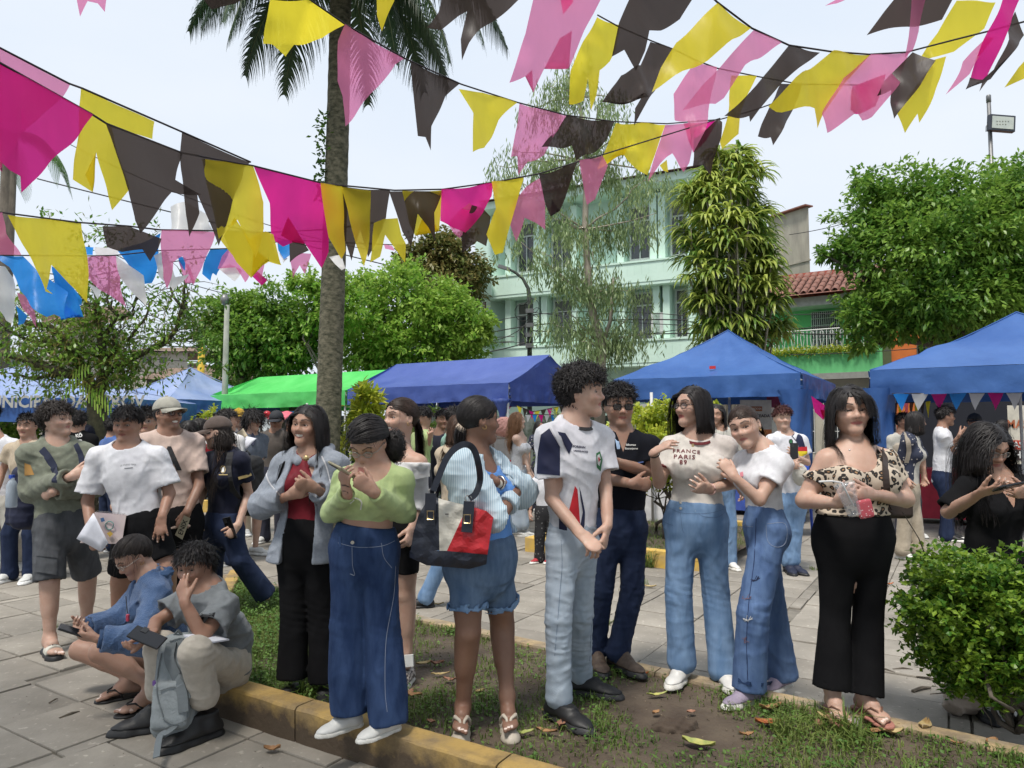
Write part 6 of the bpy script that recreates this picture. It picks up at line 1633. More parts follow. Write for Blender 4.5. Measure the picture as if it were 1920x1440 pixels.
# sign board inside the right tent
def signboard():
 D=14.0;c=P(1905,815,D);root=empty('sign',(c.x,c.y,0),'orange and white food sign partly hidden at the right edge, beyond the tent','sign');R_=(1,0,0)
 MB().box((c.x,D,c.z),(.75,.03,1.15)).build('board',mat('sign_cream',(.62,.58,.48),.7),root)
 MB().box((c.x,D-.02,c.z-.20),(.75,.01,.18)).build('band',mat('sign_red',(.5,.06,.03),.7),root);MB().box((c.x,D-.02,c.z-.40),(.75,.01,.20)).build('band',mat('sign_black',(.05,.03,.03),.7),root)
 flat_text('MAS',.42,(c.x+.02,D-.03,c.z+.2),R_,(0,0,1),mat('sign_rust',(.45,.13,.05),.7),root);flat_text('CAS',.30,(c.x-.05,D-.035,c.z-.20),R_,(0,0,1),m_white,root);flat_text('CHI',.30,(c.x-.05,D-.035,c.z-.40),R_,(0,0,1),m_white,root)
 MB().tube([(c.x-.32,D+.05,0),(c.x-.32,D+.05,2.1)],.07,8).build('post',mat('post_grey',(.2,.21,.19),.8),root)
signboard()
# far-left houses
m_cream=mat('far_cream',(.50,.47,.40),.85,col2=(.42,.4,.35),scale=1);m_brown=mat('rusty_roof',(.13,.085,.06),.9,col2=(.22,.15,.11),scale=2,bump=.3)
def roofed(label,px0,px1,py0,pyr,D,m,mr,wins=()):
 rt,a,b,z=block('house',label,px0,px1,py0,D,D,m,'house',group='small houses far behind the left tents');zr=P(px0,pyr,D).z
 MB().add([a+Vector((-.3,-.4,z)),b+Vector((.3,-.4,z)),b+Vector((0,2,zr)),a+Vector((0,2,zr)),b+Vector((0.3,4.2,z)),a+Vector((-.3,4.2,z))],[(0,1,2,3),(3,2,4,5),(0,3,5),(1,4,2)]).build('roof',mr,rt)
 for(x0,x1,y0,y1) in wins:
  p0,p1=P(x0,y1,D),P(x1,y0,D);MB().box(((p0.x+p1.x)/2,D-.03,(p0.z+p1.z)/2),(p1.x-p0.x,.06,p1.z-p0.z)).build('window',m_glass,rt)
roofed('white upstairs house with brown roof left of the yellow post',245,352,660,643,34,m_cream,m_brown,((268,284,668,680),(300,312,670,680)))
roofed('long low house with rusty brown roof behind the pale blue tent',275,420,712,682,28,mat('dark_wall',(.12,.11,.1),.9),m_brown)
roofed('pale block far off behind the wires, grey-blue',305,356,682,676,44,mat('far_blue',(.33,.38,.42),.9),m_brown,((310,318,686,694),))
roofed('beige house glimpsed between branches at the far left',10,130,700,690,30,m_cream,m_brown,((30,45,708,720),))
roofed('blue-grey house glimpsed at the left picture edge',-60,55,668,660,36,mat('far_bluegrey',(.30,.34,.38),.9),m_brown,((5,15,676,690),(25,35,676,690)))
def tilted_roof():
 D=20;pts=[P(72,585,D),P(140,585,D),P(163,612,D-.5),P(158,618,D-.5),P(78,603,D)];root=empty('house',(pts[0].x,D,0),'house corner whose brown tiled roof edge shows above the old tree','house')
 MB().add(pts+[q_+Vector((0,2.5,.6)) for q_ in pts],[(0,1,2,3,4),(0,1,6,5),(1,2,7,6)]).build('roof',m_brown,root);MB().box((pts[0].x+.4,D+1.6,pts[4].z/2),(1.6,1.5,pts[4].z)).build('wall',m_cream,root)
tilted_roof()
# ================================================================ poles, lamps, wires
def pole(name,label,x,D,ztop,r,m,cat,z0=0,**kw):
 c=P(x,800,D);root=empty(name,(c.x,D,0),label,cat);MB().tube([(c.x,D,z0),(c.x,D,ztop)],[r*1.15,r*.8],9).build('pole',m,root,smooth=True);return root,c
rt,c=pole('floodlight_pole','grey steel pole with a square floodlight above the right tree',1880,18.6,P(1880,180,18.6).z,.062,m_metal,'floodlight')
fc=P(1877,232,18.5);body=MB().box(fc,(.69,.13,.44),M=rotm((0,1,0),.08)).build('lamp_housing',mat('lamp_black',(.03,.035,.05),.5),rt,bevel=.01);fg=MB().box(fc+Vector((0,-.072,0)),(.57,.012,.33),M=rotm((0,1,0),.08)).build('lamp_glass',mat('lamp_glass',(.50,.53,.47),.2,col2=(.42,.46,.42),scale=8),rt)
MB().tube([fc+Vector((-.34,.05,0)),fc+Vector((-.39,.02,-.07)),fc+Vector((-.38,.05,-.2))],.01,5).build('bracket',m_metal,rt);MB().lathe([(.06,0),(.06,.18),(.05,.2)],(c.x,18.6,P(1880,192,18.6).z),8).build('cap',m_metal,rt,smooth=True)
for i in range(9):MB().box(fc+Vector((-.16+.075*(i%5),-.082,.03-.08*(i//5))),(.03,.004,.025)).build('diode',mat('diode_grey',(.2,.2,.17),.5),rt)
rt,c=pole('lamp_post','weathered concrete lamp post with a small lamp head before the round tree',420,17.5,P(420,572,17.5).z,.075,mat('post_concrete',(.30,.31,.27),.9,col2=(.2,.22,.18),scale=4),'lamp post')
MB().lathe([(.03,0),(.10,.06),(.11,.16),(.05,.27)],P(421,572,17.5),8).build('lamp_head',m_metal,rt,smooth=True)
rt,c=pole('post','yellow painted post behind the left tents',374,24,P(374,640,24).z,.13,mat('post_yellow',(.6,.40,.03),.7),'post')
c=P(993,800,23);root=empty('street_lamp',(c.x,23,0),'black street pole with curved arm and coiled cables before the mint facade','street lamp');pts=[(c.x,23,0)]+[tuple(P(x,y,23)) for x,y in((993,560),(990,540),(980,522),(965,510),(950,503))]
MB().tube(pts,[.085,.075,.06,.05,.045,.04],8).build('pole',mat('pole_dark',(.05,.06,.05),.7),root,smooth=True);MB().box(P(945,502,23),(.4,.14,.1),M=rotm((0,1,0),.3)).build('lamp_head',m_metal,root)
rng_w=random.Random(12);cb=MB()
for k in range(9):
 zc=P(993,575+12*(k%6),23).z;r_=rng_w.uniform(.1,.35);cx=c.x+rng_w.uniform(-.3,.3);cb.tube([(cx+r_*math.cos(a),22.85,zc+r_*math.sin(a)*1.1) for a in np.linspace(0,6.3,12)],.010,4)
cb.build('cable_coil',mat('cable_black',(.01,.01,.01),.6),root)
for y in(583,610,628,648):MB().box(P(993,y,22.9),(.26,.14,.14)).build('junction_box',m_metal,root)
WIRES=[((150,615,30),(350,640,26),(640,610,23)),((130,622,30),(350,650,26),(700,640,23)),((130,270,20),(420,395,20),(700,470,22)),((70,335,20),(330,400,20),(860,530,24)),((200,470,20),(420,550,22),(640,580,24)),((820,640,24),(1000,590,23),(1290,592,21)),((820,655,24),(1000,610,23),(1290,600,21)),((900,640,24),(1060,640,23),(1290,616,21)),((993,585,23),(1300,610,21),(1480,590,19)),((993,620,23),(1300,625,21),(1700,600,17)),((1480,440,24),(1560,425,22),(1640,400,20)),((1480,590,21),(1640,583,20),(1920,560,18)),((1480,625,21),(1700,625,20),(1920,605,18)),((1480,665,21),(1700,655,20),(1920,630,18)),((230,655,26),(330,660,26),(430,668,26)),((230,668,26),(330,676,26),(430,680,26)),((230,645,26),(330,650,26),(430,655,26)),((240,612,24),(320,620,24),(420,630,24)),((620,640,23),(820,668,23),(993,640,23)),((760,600,24),(900,640,23),(993,600,23))]
cblm=mat('cable_black',(.01,.01,.01),.6)
for i,w_ in enumerate(WIRES):
 a,b,d_=[Vector(P(*q_)) for q_ in w_];pts=[(1-t)**2*a+2*t*(1-t)*(2*b-.5*a-.5*d_)+t*t*d_ for t in np.linspace(0,1,14)]
 o=MB().tube(pts,.012 if i%3 else.018,4).build('overhead_cable',cblm,None);o['label']=['thick cable rising left from the old tree to the palm','thick cable just under the uppermost left one','cable slanting under the bunting from the top left','cable slanting lowest behind the left bunting','cable between the left bunting and round tree','cable from the bright tree to the coiled street pole, upper','cable from the bright tree to the coiled street pole, lower','cable nearly level across the mint windows','cable from the pole behind the strap-leaf tree, upper','cable from the pole to the orange house','single cable from the concrete end wall to the right tree','cable across the green house window top','cable across the green house under its window','cable across the green balcony railing','middle cable above the pale blue tent','lowest cable above the pale blue tent','highest of three cables above the pale blue tent','sloping cable left of the lamp post','cable dipping behind the bright green tree','cable rising from the bright tree to the pole top'][i];o['category']='cable';o['group']='overhead cables'
m_cloth=mat('table_cloth',(.62,.62,.62),.8,col2=(.5,.5,.52),scale=6,bump=.3,bscale=12);m_wood=mat('plank_wood',(.22,.13,.07),.7)
def table(label,px,D,wd,dp,clothm=m_cloth,rz=-.56,h=.74,items=()):
 c=P(px,800,D);c.z=0;root=empty('table',tuple(c),label,'table','stall tables');M_=Matrix.Rotation(rz,3,'Z')
 V=[];F=[];n=40;per=[]
 for k in range(n):
  t=k/n*4;s_=int(t);f_=t-s_;q_=[(-1,-1),(1,-1),(1,1),(-1,1)][s_];q2=[(1,-1),(1,1),(-1,1),(-1,-1)][s_];per.append((q_[0]+(q2[0]-q_[0])*f_,q_[1]+(q2[1]-q_[1])*f_))
 for(zz,ex) in((h,0),(h*.7,.01),(h*.35,.02),(.08,.03)):
  for k,(x,y) in enumerate(per):
   w_=ex*(1+1.3*math.sin(k*1.9));V.append(c+M_@Vector((x*(wd/2+w_),y*(dp/2+w_),zz)))
 F=[(r_*n+k,r_*n+(k+1)%n,(r_+1)*n+(k+1)%n,(r_+1)*n+k) for r_ in range(3) for k in range(n)]+[tuple(range(n))]
 MB().add(V,F).build('cloth',clothm,root,smooth=False)
 return c,M_
table('white-clothed stall table behind the sunglasses man',1215,10.4,1.3,.6);table('red-topped table beside the white-tee man under the right tent',1790,10.6,1.1,.6,mat('cloth_red',(.5,.03,.06),.7),h=.8);table('white-clothed stall table under the central tent',880,12.9,2.4,.7)
table('white-clothed stall table at the left under the lettered tent',95,11.6,1.4,.6);table('pale green box-shaped stall table under the green tent',510,14.0,1.6,.7,mat('cloth_mint',(.42,.50,.46),.8),h=.95);table('grey-clothed stall table behind the dark-jersey man',765,11.2,.9,.5,mat('cloth_grey',(.35,.36,.37),.8),h=.78)
table('white stall table seen between the girl and the leaning girl',1395,12.5,1.2,.6);table('brown wooden counter far left under the pale blue tent',250,16.5,2.2,.6,m_wood,h=.9);table('blue-clothed table behind the jersey boy',1385,11.8,.8,.5,mat('cloth_blue',(.05,.1,.4),.7),h=.7)
# dark backs of the stalls
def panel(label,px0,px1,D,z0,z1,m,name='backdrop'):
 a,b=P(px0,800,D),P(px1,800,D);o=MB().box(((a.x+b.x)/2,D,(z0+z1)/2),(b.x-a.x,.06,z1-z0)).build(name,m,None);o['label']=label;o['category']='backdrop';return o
panel('dark panel standing in for the shade behind the stalls at the left',215,640,19.6,.3,2.0,mat('shade_dark',(.04,.045,.04),.9,col2=(.10,.09,.07),scale=2))  # dark colour stands in for the shade behind the left stalls
panel('wall strip with shade in its colour behind the central tent stalls',640,1180,19.8,.0,1.75,mat('shade_pale',(.16,.18,.16),.9,col2=(.06,.08,.06),scale=2.2,lo=.45,hi=.55));panel('light wall seen beneath the blue pyramid tent',1180,1520,17.6,0,2.0,mat('wall_greywhite',(.42,.42,.40),.9,col2=(.30,.30,.28),scale=1.5))  # first panel: shade under the central tent is put into its colour
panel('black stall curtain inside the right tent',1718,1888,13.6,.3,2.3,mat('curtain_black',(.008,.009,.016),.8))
# poster
def poster():
 D=12.6;x0,x1,y0,y1=1390,1446,750,868;a,b=P(x0,y1,D),P(x1,y0,D);cx,cz=(a.x+b.x)/2,(a.z+b.z)/2;wd,ht=b.x-a.x,b.z-a.z;root=empty('poster',(cx,D,0),'cream and orange food poster reading DELICIOSA LA VOLTEADA hanging in the blue tent','poster')
 MB().box((cx,D,cz),(wd,.012,ht)).build('sheet',mat('poster_cream',(.66,.62,.52),.7),root);MB().box((cx,D-.012,cz-ht*.22),(wd*.96,.008,ht*.50)).build('picture',mat('poster_orange',(.62,.18,.05),.6,col2=(.75,.35,.12),scale=5),root)
 MB().box((cx-.02,D-.012,cz+ht*.36),(wd*.46,.008,ht*.075)).build('badge',mat('badge_brown',(.42,.14,.04),.6),root);f=(1,0,0);uz=(0,0,1)
 flat_text('DELICIOSA',wd*.42,(cx-.02,D-.020,cz+ht*.36),f,uz,mat('ink_cream',(.75,.7,.6),.7),root);flat_text('LA VOLTEADA',wd*.86,(cx,D-.016,cz+ht*.245),f,uz,mat('ink_dark',(.05,.04,.03),.7),root)
 MB().tube([(cx,D+.05,0),(cx,D+.05,cz+ht/2)],.02,6).build('stand',m_metal,root)
 MB().box((cx+wd*.62,D+.05,cz+ht*.48),(wd*.45,.01,ht*.2)).build('flap',mat('poster_plum',(.25,.03,.08),.7),root)
poster()
# letters and signs in the left stalls
LET=[('A',5,792,(.02,.25,.55)),('R',18,792,(.6,.12,.08)),('A',38,789,(.02,.3,.55)),('T',66,786,(.05,.4,.6)),('E',82,786,(.6,.1,.12))]
for ch,x,y,c in LET:
 c0=P(x,y,12.9);o=flat_text(ch,.17 if ch!='T' else.16,c0,(1,0,0),(0,0,1),asmat(c),None,bold=.05);o['label']='big coloured paper letter %s hanging under the lettered tent%s'%(ch,{5:', blue, nearest the picture edge',18:', red',38:', blue, third of the row',66:', turquoise',82:', red, last of the row'}[x]);o['category']='letter';o['group']='hanging paper letters';o.name='paper_letter'
def vsign(word,x,y0,D,label):
 c=P(x,0,D);a,b=P(x,y0,D),P(x,y0+46,D);root=empty('sign',(a.x,D,0),label,'sign');MB().box((a.x,D,(a.z+b.z)/2),(.20,.015,a.z-b.z)).build('sheet',mat('paper_pale',(.62,.68,.70),.7),root)
 for i,ch in enumerate(word):flat_text(ch,.09 if ch!='I' else.03,(a.x,D-.014,a.z-.06-(a.z-b.z-.08)*i/(len(word)-.4)),(1,0,0),(0,0,1),mat('ink_dark',(.05,.04,.03),.7),root)
 MB().tube([(a.x,D+.03,0),(a.x,D+.03,a.z)],.015,5).build('stand',m_metal,root)
vsign('PIAS',491,781,13.0,'pale vertical sign spelling PIAS under the green tent');vsign('ROS',502,786,13.15,'second vertical paper sign just right of the PIAS sign')
def ball(label,x,y,D,r,m):
 c=P(x,y,D);o=MB().lathe([(.004,-r*1.1)]+[(r*math.cos(a),r*math.sin(a)) for a in np.linspace(-1.45,1.5,12)],c,16).build('balloon',m,None,smooth=True);o['label']=label;o['category']='balloon';o['group']='red balloons'
m_bal=mat('balloon_red',(.45,.01,.02),.25);ball('round red balloon above the PIAS sign',501,777,12.7,.067,m_bal);ball('small red balloon by the handbag woman\'s left, in the central stalls',742,768,12.6,.05,m_bal)
def umb():
 c=P(538,776,14.3);root=empty('parasol',(c.x,c.y,0),'pink and red parasol in the green tent stall','parasol');MB().lathe([(.42,-.12),(.38,-.08),(.2,.0),(.02,.06)],c,10).build('canopy',mat('parasol_pink',(.62,.12,.16),.7),root);MB().tube([(c.x,c.y,0),tuple(c)],.015,6).build('pole',m_metal,root)
umb()
# white poles and a chair seen through
for x,y,D in((1222,0,9.9),(1368,0,12.4),(575,0,14.2)):
 c=P(x,800,D);o=MB().tube([(c.x,D,0),(c.x,D,1.9)],.022,7).build('post',m_pole,None,smooth=True);o['label']={1222:'white metal post behind the sunglasses man',1368:'white metal post behind the two girls',575:'white post under the green tent'}[x];o['category']='post'
def chair(label,px,D,m):
 c=P(px,800,D);c.z=0;root=empty('plastic_chair',tuple(c),label,'chair','blue plastic chairs');MB().box(c+Vector((0,0,.44)),(.42,.42,.04)).build('seat',m,root,bevel=.01);MB().box(c+Vector((0,.2,.68)),(.40,.04,.44),M=rotm((1,0,0),-.15)).build('backrest',m,root,bevel=.01)
 for sx in(-1,1):
  for sy in(-1,1):MB().tube([c+Vector((sx*.19,sy*.19,.44)),c+Vector((sx*.22,sy*.22,0))],.02,6).build('leg',m,root)
m_chair=mat('chair_blue',(.02,.07,.42),.4);chair('blue plastic chair just left of the leopard-print woman\'s hips',1500,9.4,m_chair);chair('blue plastic chair beneath the tent behind the jersey boy',1462,11.0,m_chair)
# ================================================================ bunting
def plastic(name,c,tr=.55,al=.90):
 m=bpy.data.materials.new(name);m.use_nodes=True;nt=m.node_tree;N=nt.nodes;L=nt.links;b=N['Principled BSDF'];b.inputs['Roughness'].default_value=.38;b.inputs['Base Color'].default_value=(*c,1);b.inputs['Specular IOR Level'].default_value=.35
 n=N.new('ShaderNodeTexNoise');n.inputs['Scale'].default_value=14;n.inputs['Detail'].default_value=4;t=N.new('ShaderNodeTexCoord');L.new(t.outputs['Object'],n.inputs['Vector'])
 mp=N.new('ShaderNodeMapping');mp.inputs['Scale'].default_value=(1,1,.2);L.new(t.outputs['Object'],mp.inputs[0]);L.new(mp.outputs[0],n.inputs['Vector'])
 bp=N.new('ShaderNodeBump');bp.inputs['Strength'].default_value=.35;bp.inputs['Distance'].default_value=.01;L.new(n.outputs['Fac'],bp.inputs['Height']);L.new(bp.outputs[0],b.inputs['Normal'])
 r=N.new('ShaderNodeMapRange');r.inputs[3].default_value=.85;r.inputs[4].default_value=1.12;L.new(n.outputs['Fac'],r.inputs[0])
 vm=N.new('ShaderNodeVectorMath');vm.operation='SCALE';vm.inputs[0].default_value=c;L.new(r.outputs[0],vm.inputs['Scale']);L.new(vm.outputs[0],b.inputs['Base Color'])
 tr_=N.new('ShaderNodeBsdfTranslucent');L.new(vm.outputs[0],tr_.inputs[0]);tp=N.new('ShaderNodeBsdfTransparent');tp.inputs[0].default_value=(*[min(1,x**.6*1.05) for x in c],1)
 m1=N.new('ShaderNodeMixShader');m1.inputs[0].default_value=tr;L.new(b.outputs[0],m1.inputs[1]);L.new(tr_.outputs[0],m1.inputs[2])
 m2=N.new('ShaderNodeMixShader');m2.inputs[0].default_value=1-al;L.new(m1.outputs[0],m2.inputs[1]);L.new(tp.outputs[0],m2.inputs[2]);L.new(m2.outputs[0],N['Material Output'].inputs[0])
 return m
FM={'y':plastic('flag_yellow',(1.0,.83,.055),.70,.88),'p':plastic('flag_pink',(.90,.27,.50),.68,.66),'m':plastic('flag_magenta',(.84,.02,.29),.62,.84),'k':plastic('flag_black',(.060,.043,.036),.5,.76),'b':plastic('flag_blue',(.03,.30,.85),.5,.93),'w':plastic('flag_white',(.80,.80,.80),.5,.93)}
m_cord=mat('bunting_cord',(.02,.015,.02),.8)
CN={'y':'yellow','p':'pink','m':'magenta','k':'black','b':'blue','w':'white'}
def bunting(label,cord,flags,seed=0):
 """cord: (px, py, depth) knots; flags: (colour, outline pixels). A flag hangs from the cord at the cord's own depth and swings a little in the wind."""
 cp=[Vector(P(*c)) for c in cord];root=empty('bunting',tuple(cp[0]),label,'bunting','strings of plastic pennants');fine_=[]
 for i in range(len(cp)-1):
  for k in range(5):fine_.append(cp[i].lerp(cp[i+1],k/5))
 fine_.append(cp[-1]);MB().tube(fine_,.0032,5).build('cord',m_cord,root,smooth=True)
 xs=[c[0] for c in cord];ds=[c[2] for c in cord];o_=np.argsort(xs)
 for i,(cl,pts) in enumerate(flags):
  rng=random.Random(seed*50+i);x0=pts[0][0];base_d=float(np.interp(x0,np.array(xs)[o_],np.array(ds)[o_]));ys=[p_[1] for p_ in pts];y0,y1=min(ys),max(ys);off=rng.uniform(-.05,.05);sw=rng.uniform(-.10,.10);p3=[]
  for(x,y) in pts:
   d=float(np.interp(x,np.array(xs)[o_],np.array(ds)[o_]));t=(y-y0)/max(1,y1-y0);p3.append(P(x,y,d+t*sw+off*t))
  c0=sum(p3,Vector())/len(p3);ph=rng.uniform(0,6.28);am=.016*base_d/2.2
  def disp(co,c0=c0,ph=ph,am=am,zt=max(q_.z for q_ in p3)):
   k=min(1,max(0,(zt-co.z)/.12));return Vector((0,(am*math.sin((co.x-c0.x)*32+co.z*9+ph)+am*.8*noise.noise(co*9+Vector((ph,0,0)))*2)*(.25+.75*k),0))
  sheet('pennant',p3,FM[cl],root,cuts=3,disp=disp)
 return root
A_=[(-90,50,1.75),(0,90,1.85),(130,157,2.0),(155,166,2.0),(345,249,2.2),(470,304,2.4)]
bunting('upper of the two strings at the left edge, pale pink, yellow, black',A_,[('p',[(-70,60),(0,92),(128,157),(112,180),(40,262),(0,318),(8,325),(-60,220)]),('y',[(150,163),(220,197),(291,229),(287,262),(205,236),(225,300),(237,350),(206,392),(196,350),(178,284),(160,328),(175,361),(139,338),(141,260)]),('k',[(342,250),(405,278),(468,304),(455,312),(435,390),(413,463),(395,420),(372,366),(374,400),(353,443),(346,400),(341,320)])],1)
B_=[(-100,62,1.6),(0,118,1.7),(172,214,1.95),(200,232,2.0),(342,287,2.2),(475,311,2.35),(610,345,2.5),(740,357,2.6),(830,355,2.7),(925,342,2.8),(1010,326,2.9),(1082,304,3.0),(1130,290,3.1),(1350,222,3.4)]
bunting('long sagging string through mid-view that starts with the biggest magenta pennant',B_,[('m',[(-70,80),(50,145),(172,213),(150,245),(110,290),(43,363),(38,328),(52,338),(20,320),(0,300),(-70,240)]),('k',[(200,232),(270,258),(342,287),(326,335),(378,366),(318,358),(300,390),(268,440),(256,415),(246,360),(225,300)]),('y',[(378,297),(430,303),(476,313),(500,385),(497,430),(478,482),(440,408),(420,440),(413,450),(395,380)]),('y',[(415,440),(440,408),(470,450),(500,435),(513,440),(527,497),(508,490),(480,470),(467,519),(440,490)]),('m',[(476,312),(540,328),(610,346),(614,470),(603,503),(575,460),(540,406),(525,440),(552,457),(530,462),(506,445),(505,380)]),('y',[(602,344),(642,349),(648,470),(641,487),(628,465),(616,445)]),('k',[(641,349),(690,355),(732,358),(725,410),(690,482),(675,430),(660,490),(645,440)]),('y',[(640,350),(695,357),(690,440),(683,500),(668,460),(655,400)]),('y',[(702,420),(720,411),(745,408),(752,440),(760,455),(759,492),(740,465),(722,440),(712,480),(692,490)]),('k',[(729,358),(785,359),(830,357),(815,400),(817,455),(805,430),(785,405),(768,457),(752,430)]),('y',[(755,360),(830,357),(822,432),(800,390),(780,445),(768,420)]),('m',[(828,355),(880,350),(925,342),(922,370),(905,400),(873,437),(850,432),(827,418)]),('p',[(840,420),(880,380),(900,402),(870,440),(862,448),(850,436)]),('k',[(885,385),(905,390),(920,405),(912,463),(895,455),(867,475),(866,445)]),('y',[(922,343),(983,330),(965,390),(943,475),(928,478),(912,440),(930,395)]),('p',[(1012,335),(985,352),(960,380),(952,408),(968,455),(984,407),(1005,420),(1022,433),(1022,385)]),('k',[(1010,329),(1045,317),(1082,305),(1060,370),(1050,395),(1035,372),(1032,408),(1018,370)]),('p',[(1086,303),(1130,291),(1140,310),(1115,375),(1100,386),(1090,340)]),('y',[(1236,312),(1250,300),(1251,326),(1242,322)])],2)
C_=[(540,-25,2.3),(582,0,2.35),(648,46,2.45),(760,110,2.6),(865,158,2.8),(970,192,3.0),(1062,216,3.2),(1152,228,3.4),(1250,232,3.5),(1350,224,3.5),(1410,208,3.5),(1495,178,3.4)]
bunting('string descending rightward from the palm trunk, its first pennants yellow then pink',C_,[('y',[(507,0),(582,0),(648,45),(605,72),(550,82),(538,110),(515,90),(495,85)]),('p',[(648,47),(700,78),(760,110),(740,118),(690,190),(645,232),(642,180),(632,150),(635,80)]),('k',[(770,117),(815,137),(862,157),(835,180),(810,240),(808,283),(798,258),(783,254)]),('y',[(860,168),(905,172),(970,192),(935,225),(908,280),(887,288),(888,215)]),('p',[(974,194),(1062,216),(1040,255),(1020,290),(990,300),(972,332),(970,295),(958,296),(970,235)]),('k',[(1062,217),(1152,229),(1138,262),(1105,290),(1080,303),(1072,273),(1015,280)]),('y',[(1155,230),(1248,233),(1228,290),(1214,328),(1170,292),(1180,268),(1120,315),(1140,270)]),('p',[(1248,233),(1302,232),(1296,300),(1285,318),(1262,285),(1236,310),(1215,340),(1228,290)]),('m',[(1280,234),(1346,226),(1325,262),(1302,285),(1290,268)]),('k',[(1300,262),(1345,224),(1352,232),(1350,262),(1340,305),(1336,325),(1318,310),(1296,320)])],3)
D_=[(1330,-10,2.1),(1345,4,2.1),(1410,53,2.2),(1480,85,2.3),(1560,97,2.4),(1630,102,2.5),(1700,98,2.5),(1730,90,2.5),(1800,72,2.4),(1860,57,2.3),(1960,30,2.2)]
bunting('string sagging across the upper right, its pennants blown to the left',D_,[('y',[(1346,5),(1375,28),(1408,52),(1330,108),(1225,166),(1240,125),(1268,80)]),('p',[(1415,54),(1440,68),(1466,80),(1395,125),(1360,180),(1340,197),(1280,206),(1345,130)]),('k',[(1480,84),(1510,92),(1538,98),(1470,150),(1420,210),(1407,228),(1405,217),(1353,225),(1418,160)]),('y',[(1560,98),(1595,101),(1630,105),(1580,160),(1545,212),(1528,245),(1525,205),(1438,203),(1488,150)]),('p',[(1632,103),(1670,100),(1704,99),(1690,150),(1640,215),(1615,228),(1600,216),(1548,252),(1543,212),(1578,150)]),('m',[(1600,160),(1660,140),(1640,200),(1600,215),(1588,212)]),('k',[(1712,97),(1756,112),(1720,165),(1680,220),(1675,165),(1640,184),(1660,150)]),('y',[(1752,112),(1775,105),(1760,150),(1724,230),(1718,215),(1703,245),(1687,210),(1700,185),(1730,150)]),('y',[(1795,0),(1872,0),(1850,50),(1785,100),(1745,112),(1712,124),(1740,85),(1760,60)])],4)
E_=[(1120,28,3.0),(1160,50,3.0),(1220,76,3.1),(1262,92,3.15),(1305,113,3.2),(1345,128,3.25),(1418,143,3.3),(1500,158,3.4),(1640,160,3.6)]
bunting('short string behind the upper right one, crossing the slender tree top',E_,[('y',[(1120,30),(1162,50),(1155,90),(1145,110),(1125,130),(1118,180),(1108,208),(1102,150),(1095,185),(1068,190),(1070,130),(1100,70)]),('k',[(1220,77),(1262,92),(1252,130),(1215,190),(1190,233),(1190,205),(1205,182),(1128,193),(1165,140),(1200,125)]),('p',[(1305,113),(1343,128),(1335,180),(1330,215),(1318,250),(1302,283),(1290,225),(1267,222),(1266,170)]),('y',[(1372,140),(1418,144),(1400,180),(1388,215),(1382,255),(1357,275),(1353,262),(1365,200)]),('k',[(1465,155),(1502,160),(1490,200),(1452,270),(1447,255),(1420,257),(1440,205)])],5)
F_=[(780,-40,1.9),(900,-18,1.95),(1060,-12,2.0),(1250,-14,2.05),(1340,-4,2.1)]
bunting('nearest string at the top edge, its long pink and black pennants entering from above',F_,[('k',[(832,-16),(990,-14),(945,22),(900,60),(880,85),(866,112),(864,75),(876,22),(860,30),(826,55),(800,50),(822,20)]),('p',[(1003,-14),(1132,-13),(1112,30),(1095,62),(1067,126),(1072,60),(1050,70),(1020,130),(1000,173),(998,130),(985,140),(955,150),(985,70)]),('m',[(1050,-10),(1075,-10),(1074,5),(1056,25)]),('k',[(1185,-12),(1303,-8),(1275,35),(1240,55),(1216,62),(1208,100),(1192,135),(1170,95),(1148,103),(1160,45)])],6)
G_=[(1640,-40,1.8),(1700,-20,1.8),(1800,-14,1.85),(1960,-20,1.9)]
bunting('nearest string at the upper right corner, with thin magenta strips',G_,[('k',[(1690,-18),(1793,-15),(1765,38),(1700,50),(1625,66),(1655,25)]),('p',[(1710,-15),(1740,-15),(1722,60),(1705,100),(1692,112),(1700,60)]),('m',[(1885,-16),(1920,-17),(1882,70),(1856,145),(1822,148),(1845,80)]),('p',[(1850,70),(1862,72),(1810,145),(1775,176),(1800,120)]),('k',[(1905,20),(1928,60),(1892,105),(1836,172),(1848,145),(1806,171),(1815,148),(1862,145),(1890,60)]),('y',[(1925,108),(1930,145),(1885,163),(1905,130)]),('p',[(1546,12),(1570,-2),(1585,-1),(1570,6)])],7)
H_=[(-40,393,2.5),(0,398,2.5),(145,417,2.5),(240,424,2.5),(300,431,2.6),(410,433,2.8),(500,436,3.0),(620,430,3.2),(700,418,3.3)]
bunting('lower left string at tree height, with the large yellow pennant',H_,[('p',[(-12,400),(6,399),(18,440),(35,476),(0,479),(-15,470)]),('y',[(14,403),(80,411),(152,418),(156,480),(162,568),(145,545),(98,497),(82,540),(104,553),(80,545),(55,500),(35,450)]),('k',[(192,424),(240,424),(302,447),(296,465),(283,491),(268,468),(225,471),(198,462)]),('p',[(305,432),(355,433),(403,434),(390,480),(368,537),(345,482),(325,492),(313,542),(303,520),(300,490)]),('y',[(405,435),(460,437),(505,437),(515,470),(527,497),(500,488),(470,515),(440,480)]),('k',[(545,432),(560,440),(580,470),(560,480),(543,492)])],8)
I_=[(-40,478,3.3),(40,479,3.3),(160,480,3.4),(215,479,3.4),(300,470,3.5),(430,466,3.6),(545,450,3.8),(640,455,4.0),(760,460,4.2)]
